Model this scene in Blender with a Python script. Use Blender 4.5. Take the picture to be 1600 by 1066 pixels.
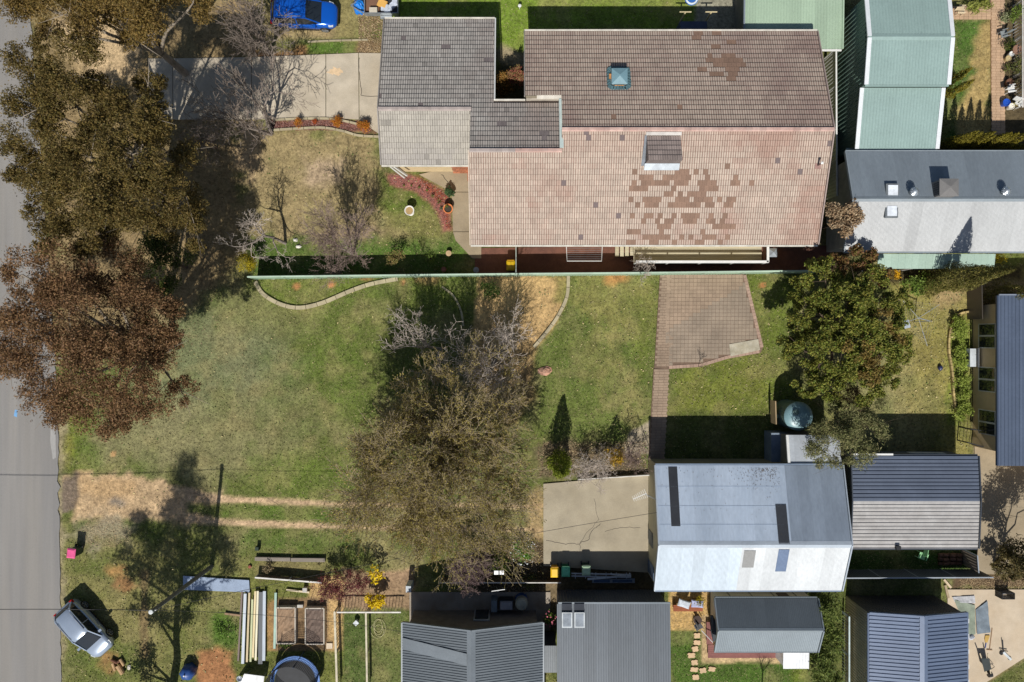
import bpy, math, random
import numpy as np
from mathutils import Vector

for _o in list(bpy.data.objects):
    bpy.data.objects.remove(_o)
SC = bpy.context.scene
COL = SC.collection
rad = math.radians

# ------------------------------------------------------------------ camera, sky, sun, exposure
H = 48.0                    # flying height of the camera in metres
S = 1600 / 72.0             # ground scale: photograph pixels per metre
cd = bpy.data.cameras.new('camera')
cam = bpy.data.objects.new('camera', cd)
COL.objects.link(cam)
cam.location = (0, 0, H)
cam.rotation_euler = (0, 0, 0)
cd.sensor_width = 36
cd.lens = 24
cd.clip_start = 0.5
cd.clip_end = 2000
SC.camera = cam

SUN_EL, SUN_ROT = rad(49), rad(185.7)
w = bpy.data.worlds.new('World')
SC.world = w
w.use_nodes = True
nt = w.node_tree
bg = nt.nodes['Background']
sky = nt.nodes.new('ShaderNodeTexSky')
sky.sky_type = 'NISHITA'
sky.sun_disc = False
sky.sun_elevation = SUN_EL
sky.sun_rotation = SUN_ROT
nt.links.new(sky.outputs[0], bg.inputs[0])
bg.inputs[1].default_value = 0.06

sd = bpy.data.lights.new('sun', 'SUN')
sd.energy = 4.6
sd.angle = rad(0.5)
sd.color = (1.0, 0.965, 0.91)
sun = bpy.data.objects.new('sun', sd)
COL.objects.link(sun)
_ld = Vector((0.10 * math.cos(SUN_EL), math.cos(SUN_EL), -math.sin(SUN_EL)))
sun.rotation_euler = _ld.to_track_quat('-Z', 'Y').to_euler()
sun.location = (0, -40, 60)

SC.view_settings.view_transform = 'Standard'
SC.view_settings.look = 'None'
SC.view_settings.gamma = 1
SC.view_settings.exposure = 0.13
SC.view_settings.use_curve_mapping = False

# ------------------------------------------------------------------ helpers
def P(px, py, h=0.0):
    """place in the world of a point seen at photograph pixel (px, py) that stands h metres up"""
    k = (1 - h / H) / S
    return ((px - 800) * k, (533 - py) * k, h)

def XY(px, py):
    return ((px - 800) / S, (533 - py) / S)

def sRGB(r, g, b, f=1.0):
    def c(v):
        v /= 255.0
        return (v / 12.92 if v <= .04045 else ((v + .055) / 1.055) ** 2.4) * f
    return (c(r), c(g), c(b))

_perm = np.random.RandomState(7).rand(512, 512)
def vnoise(x, y, s):
    x = np.asarray(x, float) * s + 137.3
    y = np.asarray(y, float) * s + 211.7
    xi = np.floor(x).astype(int); yi = np.floor(y).astype(int)
    fx = x - xi; fy = y - yi
    fx = fx * fx * (3 - 2 * fx); fy = fy * fy * (3 - 2 * fy)
    g = lambda a, b: _perm[a % 512, b % 512]
    return (g(xi, yi) * (1 - fx) + g(xi + 1, yi) * fx) * (1 - fy) + (g(xi, yi + 1) * (1 - fx) + g(xi + 1, yi + 1) * fx) * fy
def fbm(x, y, s, o=4):
    t = 0; a = .5; n = 0
    for i in range(o):
        t = t + a * vnoise(x, y, s * 2 ** i); n += a; a *= .5
    return t / n

# --- materials
MATS = {}
def M(name, col=(.5, .5, .5), rough=.8, var=.2, scale=2.0, var2=.12, scale2=25.0, metal=0.0, bump=0.0, bscale=60.0,
      rnd=0.0, island=0.0, col2=None, col2_by='noise', c2scale=1.0, c2lo=.45, c2hi=.65, attr=False, transl=0.0,
      stretch=(1, 1, 1), spec=.5, alpha=1.0, emit=0, transmit=0):
    if name in MATS:
        return MATS[name]
    m = bpy.data.materials.new(name)
    m.use_nodes = True
    n = m.node_tree.nodes; L = m.node_tree.links
    b = n['Principled BSDF']; out = n['Material Output']
    geo = n.new('ShaderNodeNewGeometry')
    mp = n.new('ShaderNodeMapping'); mp.inputs['Scale'].default_value = stretch
    L.new(geo.outputs['Position'], mp.inputs['Vector'])
    def noise(sc, det=4, rgh=.6):
        t = n.new('ShaderNodeTexNoise'); t.inputs['Scale'].default_value = sc
        t.inputs['Detail'].default_value = det; t.inputs['Roughness'].default_value = rgh
        L.new(mp.outputs[0], t.inputs['Vector']); return t.outputs['Fac']
    def mrange(src, a, bb, lo=0., hi=1.):
        r = n.new('ShaderNodeMapRange'); L.new(src, r.inputs['Value'])
        r.inputs['From Min'].default_value = lo; r.inputs['From Max'].default_value = hi
        r.inputs['To Min'].default_value = a; r.inputs['To Max'].default_value = bb
        return r.outputs[0]
    def mul(a, bb):
        q = n.new('ShaderNodeMath'); q.operation = 'MULTIPLY'
        L.new(a, q.inputs[0]); L.new(bb, q.inputs[1]); return q.outputs[0]
    if attr:
        at = n.new('ShaderNodeAttribute'); at.attribute_name = 'Col'; c = at.outputs['Color']
    else:
        rg = n.new('ShaderNodeRGB'); rg.outputs[0].default_value = (*col, 1); c = rg.outputs[0]
    if col2 is not None:
        mx = n.new('ShaderNodeMix'); mx.data_type = 'RGBA'
        L.new(c, mx.inputs[6]); mx.inputs[7].default_value = (*col2, 1)
        if col2_by == 'island':
            f = mrange(geo.outputs['Random Per Island'], 0, 1, c2lo, c2hi)
        elif col2_by == 'object':
            oi = n.new('ShaderNodeObjectInfo'); f = mrange(oi.outputs['Random'], 0, 1, c2lo, c2hi)
        else:
            f = mrange(noise(c2scale), 0, 1, c2lo, c2hi)
        L.new(f, mx.inputs[0]); c = mx.outputs[2]
    f = mrange(noise(scale), 1 - var * 1.6, 1 + var * 1.6, .2, .8)
    f = mul(f, mrange(noise(scale2, 2), 1 - var2 * 1.6, 1 + var2 * 1.6, .2, .8))
    if rnd:
        oi = n.new('ShaderNodeObjectInfo'); f = mul(f, mrange(oi.outputs['Random'], 1 - rnd, 1 + rnd))
    if island:
        # second hash so that tone and hue vary independently
        q = n.new('ShaderNodeMath'); q.operation = 'MULTIPLY'; q.inputs[1].default_value = 57.31
        L.new(geo.outputs['Random Per Island'], q.inputs[0])
        q2 = n.new('ShaderNodeMath'); q2.operation = 'FRACT'; L.new(q.outputs[0], q2.inputs[0])
        f = mul(f, mrange(q2.outputs[0], 1 - island, 1 + island))
    sc = n.new('ShaderNodeVectorMath'); sc.operation = 'SCALE'
    L.new(c, sc.inputs[0]); L.new(f, sc.inputs['Scale'])
    c = sc.outputs[0]
    L.new(c, b.inputs['Base Color'])
    b.inputs['Roughness'].default_value = rough
    b.inputs['Metallic'].default_value = metal
    b.inputs['Specular IOR Level'].default_value = spec
    if transmit:
        b.inputs['Transmission Weight'].default_value = transmit
    if alpha < 1:
        b.inputs['Alpha'].default_value = alpha
    if bump:
        bp = n.new('ShaderNodeBump'); bp.inputs['Strength'].default_value = bump
        bp.inputs['Distance'].default_value = .03
        L.new(noise(bscale, 3), bp.inputs['Height']); L.new(bp.outputs[0], b.inputs['Normal'])
    if transl:
        tr = n.new('ShaderNodeBsdfTranslucent'); L.new(c, tr.inputs['Color'])
        ms = n.new('ShaderNodeMixShader'); ms.inputs[0].default_value = transl
        L.new(b.outputs[0], ms.inputs[1]); L.new(tr.outputs[0], ms.inputs[2]); L.new(ms.outputs[0], out.inputs['Surface'])
    MATS[name] = m
    return m

# --- objects
ORG = {}
def T(name, label, cat, loc, group=None, rz=0.0):
    """a thing: an Empty at its base that parents its parts"""
    o = bpy.data.objects.new(name, None)
    o.empty_display_size = .3
    COL.objects.link(o)
    o.location = loc
    o.rotation_euler = (0, 0, rz)
    o['label'] = label; o['category'] = cat
    if group: o['group'] = group
    ORG[o] = Vector(loc) if rz == 0 else Vector((0, 0, 0))
    return o

def tag(o, label, cat, group=None):
    o['label'] = label; o['category'] = cat
    if group: o['group'] = group
    return o

def finish(me, name, mat, parent, loc, smooth):
    if mat is not None:
        for mm in (mat if isinstance(mat, (list, tuple)) else [mat]):
            me.materials.append(mm)
    if smooth:
        me.polygons.foreach_set('use_smooth', np.ones(len(me.polygons), bool))
    o = bpy.data.objects.new(name, me)
    COL.objects.link(o)
    if parent is not None:
        o.parent = parent
        ORG[o] = ORG[parent]
    else:
        o.location = loc
        ORG[o] = Vector(loc)
    return o

class MB:
    def __init__(s):
        s.v = []; s.f = []
    def quad(s, a, b, c, d):
        i = len(s.v); s.v += [a, b, c, d]; s.f.append((i, i + 1, i + 2, i + 3)); return s
    def poly(s, pts):
        i = len(s.v); s.v += list(pts); s.f.append(tuple(range(i, i + len(pts)))); return s
    def hexa(s, p):                       # 8 corners: bottom 4 ccw, top 4 ccw
        i = len(s.v); s.v += [tuple(q) for q in p]
        for f in ((3, 2, 1, 0), (4, 5, 6, 7), (0, 1, 5, 4), (1, 2, 6, 5), (2, 3, 7, 6), (3, 0, 4, 7)):
            s.f.append(tuple(i + k for k in f))
        return s
    def box(s, cx, cy, z0, sx, sy, z1, rz=0.0, taper=1.0):
        c, sn = math.cos(rz), math.sin(rz)
        def pt(x, y, z, t=1): return (cx + (x * c - y * sn) * t, cy + (x * sn + y * c) * t, z)
        hx, hy = sx / 2, sy / 2
        q = [(-hx, -hy), (hx, -hy), (hx, hy), (-hx, hy)]
        return s.hexa([pt(x, y, z0) for x, y in q] + [pt(x, y, z1, taper) for x, y in q])
    def prism(s, pts, z0, z1):            # pts ccw
        i = len(s.v); n = len(pts)
        s.v += [(p[0], p[1], z0) for p in pts] + [(p[0], p[1], z1) for p in pts]
        s.f.append(tuple(i + n + k for k in range(n)))
        s.f.append(tuple(i + n - 1 - k for k in range(n)))
        for k in range(n):
            k2 = (k + 1) % n
            s.f.append((i + k, i + k2, i + n + k2, i + n + k))
        return s
    def slab(s, pts, th):                 # planar polygon (ccw from above) thickened downwards
        i = len(s.v); n = len(pts)
        s.v += [tuple(p) for p in pts] + [(p[0], p[1], p[2] - th) for p in pts]
        s.f.append(tuple(i + k for k in range(n)))
        s.f.append(tuple(i + 2 * n - 1 - k for k in range(n)))
        for k in range(n):
            k2 = (k + 1) % n
            s.f.append((i + n + k, i + n + k2, i + k2, i + k))
        return s
    def bar(s, a, b, w, h):               # rectangular bar from a to b
        a = Vector(a); b = Vector(b); d = (b - a)
        if d.length < 1e-6: return s
        d.normalize()
        up = Vector((0, 0, 1)) if abs(d.z) < .95 else Vector((1, 0, 0))
        x = d.cross(up).normalized() * (w / 2); y = x.cross(d).normalized() * (h / 2)
        return s.hexa([a - x - y, a + x - y, b + x - y, b - x - y, a - x + y, a + x + y, b + x + y, b - x + y])
    def tube(s, pts, rs, n=6, cap=True):
        if not hasattr(rs, '__len__'): rs = [rs] * len(pts)
        pts = [Vector(p) for p in pts]; i0 = len(s.v)
        for k, p in enumerate(pts):
            d = (pts[min(k + 1, len(pts) - 1)] - pts[max(k - 1, 0)]).normalized()
            up = Vector((0, 0, 1)) if abs(d.z) < .9 else Vector((1, 0, 0))
            x = d.cross(up).normalized(); y = x.cross(d).normalized()
            for j in range(n):
                a = 2 * math.pi * j / n
                s.v.append(tuple(p + (x * math.cos(a) + y * math.sin(a)) * rs[k]))
        for k in range(len(pts) - 1):
            for j in range(n):
                a = i0 + k * n + j; b = i0 + k * n + (j + 1) % n
                s.f.append((a, b, b + n, a + n))
        if cap:
            s.f.append(tuple(i0 + j for j in reversed(range(n))))
            s.f.append(tuple(i0 + (len(pts) - 1) * n + j for j in range(n)))
        return s
    def lathe(s, x, y, prof, n=16, sx=1, sy=1):        # prof: (r, z) bottom to top
        i0 = len(s.v)
        for r, z in prof:
            for j in range(n):
                a = 2 * math.pi * j / n
                s.v.append((x + r * sx * math.cos(a), y + r * sy * math.sin(a), z))
        for k in range(len(prof) - 1):
            for j in range(n):
                a = i0 + k * n + j; b = i0 + k * n + (j + 1) % n
                s.f.append((a, b, b + n, a + n))
        s.f.append(tuple(i0 + (len(prof) - 1) * n + j for j in range(n)))
        s.f.append(tuple(i0 + j for j in reversed(range(n))))
        return s
    def loft(s, secs, closed=True, caps=True):
        i0 = len(s.v); n = len(secs[0])
        for q in secs: s.v += [tuple(p) for p in q]
        for k in range(len(secs) - 1):
            for j in range(n if closed else n - 1):
                a = i0 + k * n + j; b = i0 + k * n + (j + 1) % n
                s.f.append((a, b, b + n, a + n))
        if closed:
            if caps:
                s.f.append(tuple(i0 + j for j in reversed(range(n))))
                s.f.append(tuple(i0 + (len(secs) - 1) * n + j for j in range(n)))
        return s
    def build(s, name, mat, parent=None, loc=None, smooth=False, local=False):
        v = np.array([tuple(p) for p in s.v], float)
        if parent is not None:
            o = ORG[parent]; off = np.array(o)
        else:
            if loc is None:
                loc = ((v[:, 0].min() + v[:, 0].max()) / 2, (v[:, 1].min() + v[:, 1].max()) / 2, v[:, 2].min())
            off = np.array(loc)
        if not local: v = v - off
        me = bpy.data.meshes.new(name)
        me.from_pydata(v.tolist(), [], s.f)
        me.update()
        return finish(me, name, mat, parent, loc, smooth)

def np_mesh(name, V, F, mat, parent=None, loc=(0, 0, 0), col=None, smooth=False):
    V = np.asarray(V, np.float32); F = np.asarray(F, np.int32)
    off = np.array(ORG[parent]) if parent is not None else np.array(loc)
    V = V - off.astype(np.float32)
    me = bpy.data.meshes.new(name)
    nv, nf, k = len(V), len(F), F.shape[1]
    me.vertices.add(nv); me.vertices.foreach_set('co', V.ravel())
    me.loops.add(nf * k); me.loops.foreach_set('vertex_index', F.ravel())
    me.polygons.add(nf); me.polygons.foreach_set('loop_start', np.arange(0, nf * k, k, dtype=np.int32))
    me.update(calc_edges=True)
    if col is not None:
        ca = me.color_attributes.new('Col', 'FLOAT_COLOR', 'POINT')
        c4 = np.ones((nv, 4), np.float32); c4[:, :col.shape[1]] = col
        ca.data.foreach_set('color', c4.ravel())
    return finish(me, name, mat, parent, loc, smooth)

def copy_tree(o, parent=None):
    c = o.copy(); COL.objects.link(c); c.parent = parent
    for ch in list(o.children): copy_tree(ch, c)
    return c

# --- vegetation builders
def tubes_np(segs, n=3):
    """segs: list of (p0, p1, r0, r1) -> V, F"""
    A = np.array([s[0] for s in segs], float); B = np.array([s[1] for s in segs], float)
    ra = np.array([s[2] for s in segs], float); rb = np.array([s[3] for s in segs], float)
    d = B - A; d /= np.maximum(np.linalg.norm(d, axis=1, keepdims=True), 1e-6)
    up = np.where(np.abs(d[:, 2:3]) < .9, np.array([[0, 0, 1.]]), np.array([[1., 0, 0]]))
    x = np.cross(d, up); x /= np.linalg.norm(x, axis=1, keepdims=True)
    y = np.cross(x, d)
    V = np.zeros((len(segs), 2 * n, 3))
    for j in range(n):
        a = 2 * math.pi * j / n
        o = x * math.cos(a) + y * math.sin(a)
        V[:, j] = A + o * ra[:, None]; V[:, n + j] = B + o * rb[:, None]
    base = (np.arange(len(segs)) * 2 * n)[:, None]
    F = []
    for j in range(n):
        j2 = (j + 1) % n
        F.append(base + np.array([[j, j2, n + j2, n + j]]))
    return V.reshape(-1, 3), np.concatenate(F, 0)

def leaf_np(C, rng, l, w, flat=0.0, updir=None):
    """rhombic leaves at centres C; flat 0..1 lays them level; updir pulls the long axis"""
    n = len(C)
    a = rng.normal(size=(n, 3))
    if updir is not None: a = a * .55 + np.asarray(updir)
    a /= np.linalg.norm(a, axis=1, keepdims=True)
    nz = rng.normal(size=(n, 3)); nz[:, 2] = nz[:, 2] + np.sign(nz[:, 2] + 1e-9) * flat * 3
    b = np.cross(nz, a); b /= np.maximum(np.linalg.norm(b, axis=1, keepdims=True), 1e-6)
    ll = (l * rng.uniform(.6, 1.3, n) / 2)[:, None]; ww = (w * rng.uniform(.6, 1.3, n) / 2)[:, None]
    V = np.stack([C + a * ll, C + b * ww, C - a * ll, C - b * ww], 1).reshape(-1, 3)
    F = np.arange(n * 4).reshape(n, 4)
    return V, F

def crown_points(lobes, rng, per_m2=60, clump=.28, fill=.55):
    """leaf centres gathered in clumps through the outer volume of ellipsoid lobes (cx,cy,cz,rx,ry,rz)"""
    out = []
    for (cx, cy, cz, rx, ry, rz) in lobes:
        area = 4 * (rx * ry + (rx + ry) * rz * .6)
        nc = max(16, int(area * 2.2))
        d = rng.normal(size=(nc, 3)); d /= np.linalg.norm(d, axis=1, keepdims=True)
        d[:, 2] = np.where(d[:, 2] < -.3, -d[:, 2], d[:, 2])
        rr = rng.uniform(fill, 1.0, (nc, 1)) * rng.uniform(.82, 1.08, (nc, 1))
        cc = np.array([cx, cy, cz]) + d * rr * np.array([rx, ry, rz])
        m = max(3, int(per_m2 * area / nc))
        cr = clump * rng.uniform(.6, 1.4, (nc, 1, 1)) * (min(rx, ry) ** .5)
        pts = cc[:, None, :] + rng.normal(size=(nc, m, 3)) * cr * np.array([1, 1, .7])
        out.append(pts.reshape(-1, 3))
    return np.concatenate(out, 0)

def crown_clumps(lobes, rng, per_m2=150, sub=6, sr=(.36, .56), flat=.75, fringe=.14):
    """lobes made of several smaller rounded leaf clumps with gaps between them"""
    out = []
    for (cx, cy, cz, rx, ry, rz) in lobes:
        tot = per_m2 * 4 * (rx * ry + (rx + ry) * rz * .6)
        ns = max(3, int(sub * max(1, rx / 1.6)))
        for k in range(ns):
            d = rng.normal(size=3); d[2] = abs(d[2]) * .9 - .12; d /= np.linalg.norm(d)
            rr = rng.uniform(.5, .86)
            c = np.array([cx, cy, cz]) + d * rr * np.array([rx, ry, rz])
            s_ = rng.uniform(*sr) * rx
            m = int(tot / ns)
            q = rng.normal(size=(m, 3)); q /= np.linalg.norm(q, axis=1, keepdims=True)
            q *= (rng.random((m, 1)) ** .42)
            fr = rng.random(m) < fringe
            q[fr] *= rng.uniform(1.05, 1.45, (fr.sum(), 1))
            # finer tufts inside the clump
            tuf = rng.normal(size=(14, 3)); tuf /= np.linalg.norm(tuf, axis=1, keepdims=True)
            near = tuf[np.argmax(q @ tuf.T, axis=1)]
            q = q * .72 + near * np.linalg.norm(q, axis=1, keepdims=True) * .28
            out.append(c + q * s_ * np.array([1, 1, flat]))
    return np.concatenate(out, 0)

def bare_segs(base, height, radius, seed, levels=5, ratio=.64, spread=.62, up=.10, nstem=1, stem=.28, r0=.16, lean=(0, 0), kids=2, jit=.14, mid=.75, rmin=.008):
    rng = random.Random(seed)
    segs = []; tips = []
    stack = []
    for i in range(nstem):
        a = rng.uniform(0, 6.28); t = .05 if nstem == 1 else .35
        stack.append((Vector((0, 0, 0)), Vector((math.cos(a) * t, math.sin(a) * t, 1)).normalized(), stem, r0 * (1 if nstem == 1 else .75), 0))
    while stack:
        p, d, ln, r, lv = stack.pop()
        steps = 3
        for s in range(steps):
            j = jit if lv else jit * .4
            d = (d + Vector((rng.gauss(0, j), rng.gauss(0, j), rng.gauss(0, j) + up))).normalized()
            q = p + d * (ln / steps)
            r2 = max(r * .88, rmin)
            segs.append((tuple(p), tuple(q), r, r2, lv))
            p, r = q, r2
            if lv < levels and s < steps - 1 and (lv > 0 or s == 1) and rng.random() < mid:
                ax = d.orthogonal(); ax.rotate(__import__('mathutils').Quaternion(d, rng.uniform(0, 6.28)))
                nd = (d * math.cos(spread * 1.25) + ax * math.sin(spread * 1.25)).normalized()
                stack.append((p, nd, ln * ratio * rng.uniform(.7, 1.05), max(r * .58, rmin), lv + 1))
        if lv < levels:
            a0 = rng.uniform(0, 6.28)
            kn = kids + (1 if lv == 0 else 0)
            for k in range(kn):
                ax = d.orthogonal(); ax.rotate(__import__('mathutils').Quaternion(d, a0 + 6.28 * k / kn + rng.uniform(-.4, .4)))
                an = spread * rng.uniform(.55, 1.05)
                nd = (d * math.cos(an) + ax * math.sin(an)).normalized()
                stack.append((p, nd, ln * ratio * rng.uniform(.8, 1.15), max(r * .72, rmin), lv + 1))
        else:
            tips.append(tuple(p))
    E = np.array([s[1] for s in segs])
    hz = E[:, 2].max(); hr = np.percentile(np.hypot(E[:, 0], E[:, 1]), 97)
    sx = radius / max(hr, .01); sz = height / hz
    def tr(p):
        z = p[2] * sz
        k = (z / height) ** 1.2
        return (base[0] + p[0] * sx + lean[0] * k, base[1] + p[1] * sx + lean[1] * k, base[2] + z)
    segs = [(tr(a), tr(b), r, r2, lv) for a, b, r, r2, lv in segs]
    return segs, [tr(t) for t in tips]

def tree_bare(name, label, bx, by, height, radius, seed, bark, twig, group=None, buds=None, budn=1, budsize=.06, cat='tree', split=2, **kw):
    base = (*XY(bx, by), 0.0)
    segs, tips = bare_segs(base, height, radius, seed, **kw)
    t = T(name, label, cat, base, group)
    lo = [(a, b, r, r2) for a, b, r, r2, lv in segs if lv < split]
    hi = [(a, b, r, r2) for a, b, r, r2, lv in segs if lv >= split]
    V, F = tubes_np(lo, 7); np_mesh('trunk', V, F, bark, t, smooth=True)
    V, F = tubes_np(hi, 3); np_mesh('crown', V, F, twig, t)
    if buds is not None:
        rng = np.random.default_rng(seed)
        lm = max(s_[4] for s_ in segs)
        E0 = np.array([s_[0] for s_ in segs if s_[4] >= lm - 1]); E1 = np.array([s_[1] for s_ in segs if s_[4] >= lm - 1])
        k_ = rng.integers(0, len(E0), int(len(E0) * budn)); u_ = rng.random((len(k_), 1))
        C = E0[k_] * (1 - u_) + E1[k_] * u_ + rng.normal(size=(len(k_), 3)) * .03
        V, F = leaf_np(C, rng, budsize, budsize * .6)
        np_mesh('bud_cover', V, F, buds, t)
    return t

def limbs(base, targets, r0, rng, fork=.35):
    """trunk and limbs from base to each target"""
    segs = []
    b = Vector(base); tv = [Vector(q) for q in targets]
    mean = sum(tv, Vector()) / len(tv)
    f = b.lerp(mean, fork); f.x = b.x + (mean.x - b.x) * fork * .5; f.y = b.y + (mean.y - b.y) * fork * .5
    segs.append((tuple(b), tuple(b.lerp(f, .5)), r0, r0 * .85)); segs.append((tuple(b.lerp(f, .5)), tuple(f), r0 * .85, r0 * .75))
    for q in tv:
        p = f; r = r0 * .55
        for k in range(1, 6):
            t = k / 5
            n = f.lerp(q, t); n.z = f.z + (q.z - f.z) * (t ** .8)
            n += Vector((rng.normal() * .12, rng.normal() * .12, 0)) * (1 if k < 5 else 0)
            segs.append((tuple(p), tuple(n), r, r * .78)); r *= .78; p = n
            if k > 2:
                for _ in range(3):
                    e = n + Vector((rng.normal(), rng.normal(), rng.normal() * .5 + .25)) * .8
                    segs.append((tuple(n), tuple(e), r * .5, r * .15))
    return segs

def tree_leafy(name, label, base_px, lobes_px, leafmat, bark, seed, leaf=(.16, .07), per=60, clump=.28, r0=.2, flat=0.0, group=None, cat='tree', updir=None, squash=.65, fill=.55, fork=.35, crown='crown', extra=None, hvar=0, nsub=6, sr=(.36, .56), fringe=.14):
    """lobes_px: (px, py, h, r) of each crown mass as seen from above at height h"""
    rng = np.random.default_rng(seed)
    base = (*XY(*base_px), 0.0)
    t = T(name, label, cat, base, group)
    lobes = []
    for (px, py, h, r) in lobes_px:
        h = h + rng.uniform(-hvar, hvar * .6); r = r * (.9 if hvar else 1)
        c = P(px, py, h); lobes.append((c[0], c[1], c[2], r, r, r * squash))
    C = crown_clumps(lobes, rng, per, nsub, sr, .75, fringe)
    C[:, 2] = np.maximum(C[:, 2], .06)
    V, F = leaf_np(C, rng, leaf[0], leaf[1], flat, updir)
    np_mesh(crown, V, F, leafmat, t)
    V, F = tubes_np(limbs(base, [(l[0], l[1], l[2] + l[5] * .3) for l in lobes], r0, rng, fork), 6)
    np_mesh('trunk', V, F, bark, t, smooth=True)
    if extra:
        for nm, mt, lb, lf, pr in extra:
            lobes2 = [(*P(px, py, h), r, r, r * squash) for (px, py, h, r) in lb]
            C = crown_clumps(lobes2, rng, pr, nsub, sr, .75, fringe)
            V, F = leaf_np(C, rng, lf[0], lf[1], flat)
            np_mesh(nm, V, F, mt, t)
    return t

def shrub(name, label, px, py, r, h, mat, seed, n=None, leaf=(.12, .06), group=None, cat='shrub', ry=None, flowers=None, stem=None, clump=.14, nf=60, fl=(.08, .07)):
    rng = np.random.default_rng(seed)
    c = P(px, py, h * .55)
    base = (c[0], c[1], 0.0)
    t = T(name, label, cat, base, group)
    ry = ry or r
    per = (n or 90)
    lob = [(c[0], c[1], h * .5, r * .8, ry * .8, h * .45)]
    k = 3 if r > .4 else 0
    for i in range(k):
        a = rng.uniform(0, 6.28); lob.append((c[0] + math.cos(a) * r * .45, c[1] + math.sin(a) * ry * .45, h * rng.uniform(.35, .6), r * .5, ry * .5, h * .35))
    C = crown_points(lob, rng, per, clump, .5)
    C[:, 2] = np.maximum(C[:, 2], .05)
    V, F = leaf_np(C, rng, leaf[0], leaf[1], .2)
    np_mesh('foliage', V, F, mat, t)
    segs = []
    for i in range(5):
        a = rng.uniform(0, 6.28); e = (base[0] + math.cos(a) * r * .5, base[1] + math.sin(a) * ry * .5, h * .6)
        segs.append((base, e, .03, .012))
    V, F = tubes_np(segs, 4); np_mesh('stem', V, F, stem or M('bark_brown'), t)
    if flowers is not None:
        d = rng.normal(size=(nf, 3)); d /= np.linalg.norm(d, axis=1, keepdims=True); d[:, 2] = np.abs(d[:, 2])
        C = np.array([c[0], c[1], h * .5]) + d * np.array([r * .95, ry * .95, h * .52])
        V, F = leaf_np(C, rng, fl[0], fl[1], .8)
        np_mesh('flower', V, F, flowers, t)
    return t
# ------------------------------------------------------------------ ground
KX = 0.80                       # photograph tone in sun -> base colour
def G(r, g, b): return sRGB(r, g, b, KX)

def poly_sd(px, py, poly):
    """signed distance (negative inside) of points to a polygon"""
    d = np.full(px.shape, 1e9); ins = np.zeros(px.shape, bool)
    n = len(poly)
    for i in range(n):
        x0, y0 = poly[i]; x1, y1 = poly[(i + 1) % n]
        ex, ey = x1 - x0, y1 - y0
        t = np.clip(((px - x0) * ex + (py - y0) * ey) / (ex * ex + ey * ey + 1e-9), 0, 1)
        d = np.minimum(d, np.hypot(px - x0 - t * ex, py - y0 - t * ey))
        c = ((y0 > py) != (y1 > py)) & (px < ex * (py - y0) / (ey + 1e-12) + x0)
        ins ^= c
    return np.where(ins, -d, d)

def box_px(x0, y0, x1, y1): return [(x0, y0), (x1, y0), (x1, y1), (x0, y1)]
def disc_px(x, y, rx, ry=None, n=10):
    ry = ry or rx
    return [(x + rx * math.cos(6.283 * i / n), y + ry * math.sin(6.283 * i / n)) for i in range(n)]

gx = np.concatenate([[-500, -150, -60], np.arange(-37.5, 37.6, .18), [60, 150, 500]])
gy = np.concatenate([[-500, -150, -50], np.arange(-25.5, 25.6, .18), [50, 150, 500]])
X, Y = np.meshgrid(gx, gy)
PX = 800 + X * S; PY = 533 - Y * S
n1 = fbm(X, Y, .16); n2 = fbm(X + 50, Y - 20, .55); n3 = fbm(X - 31, Y + 77, 2.2, 3)
def lerp(a, b, t): return a + (b - a) * t[..., None]
cA = np.array(G(102, 112, 54)); cB = np.array(G(150, 140, 98))
col = lerp(np.broadcast_to(cA, X.shape + (3,)), cB, np.clip((n2 - .45) * 3.2, 0, 1) * .8)
gr = np.ones(X.shape)                       # how much grass grows here
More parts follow.
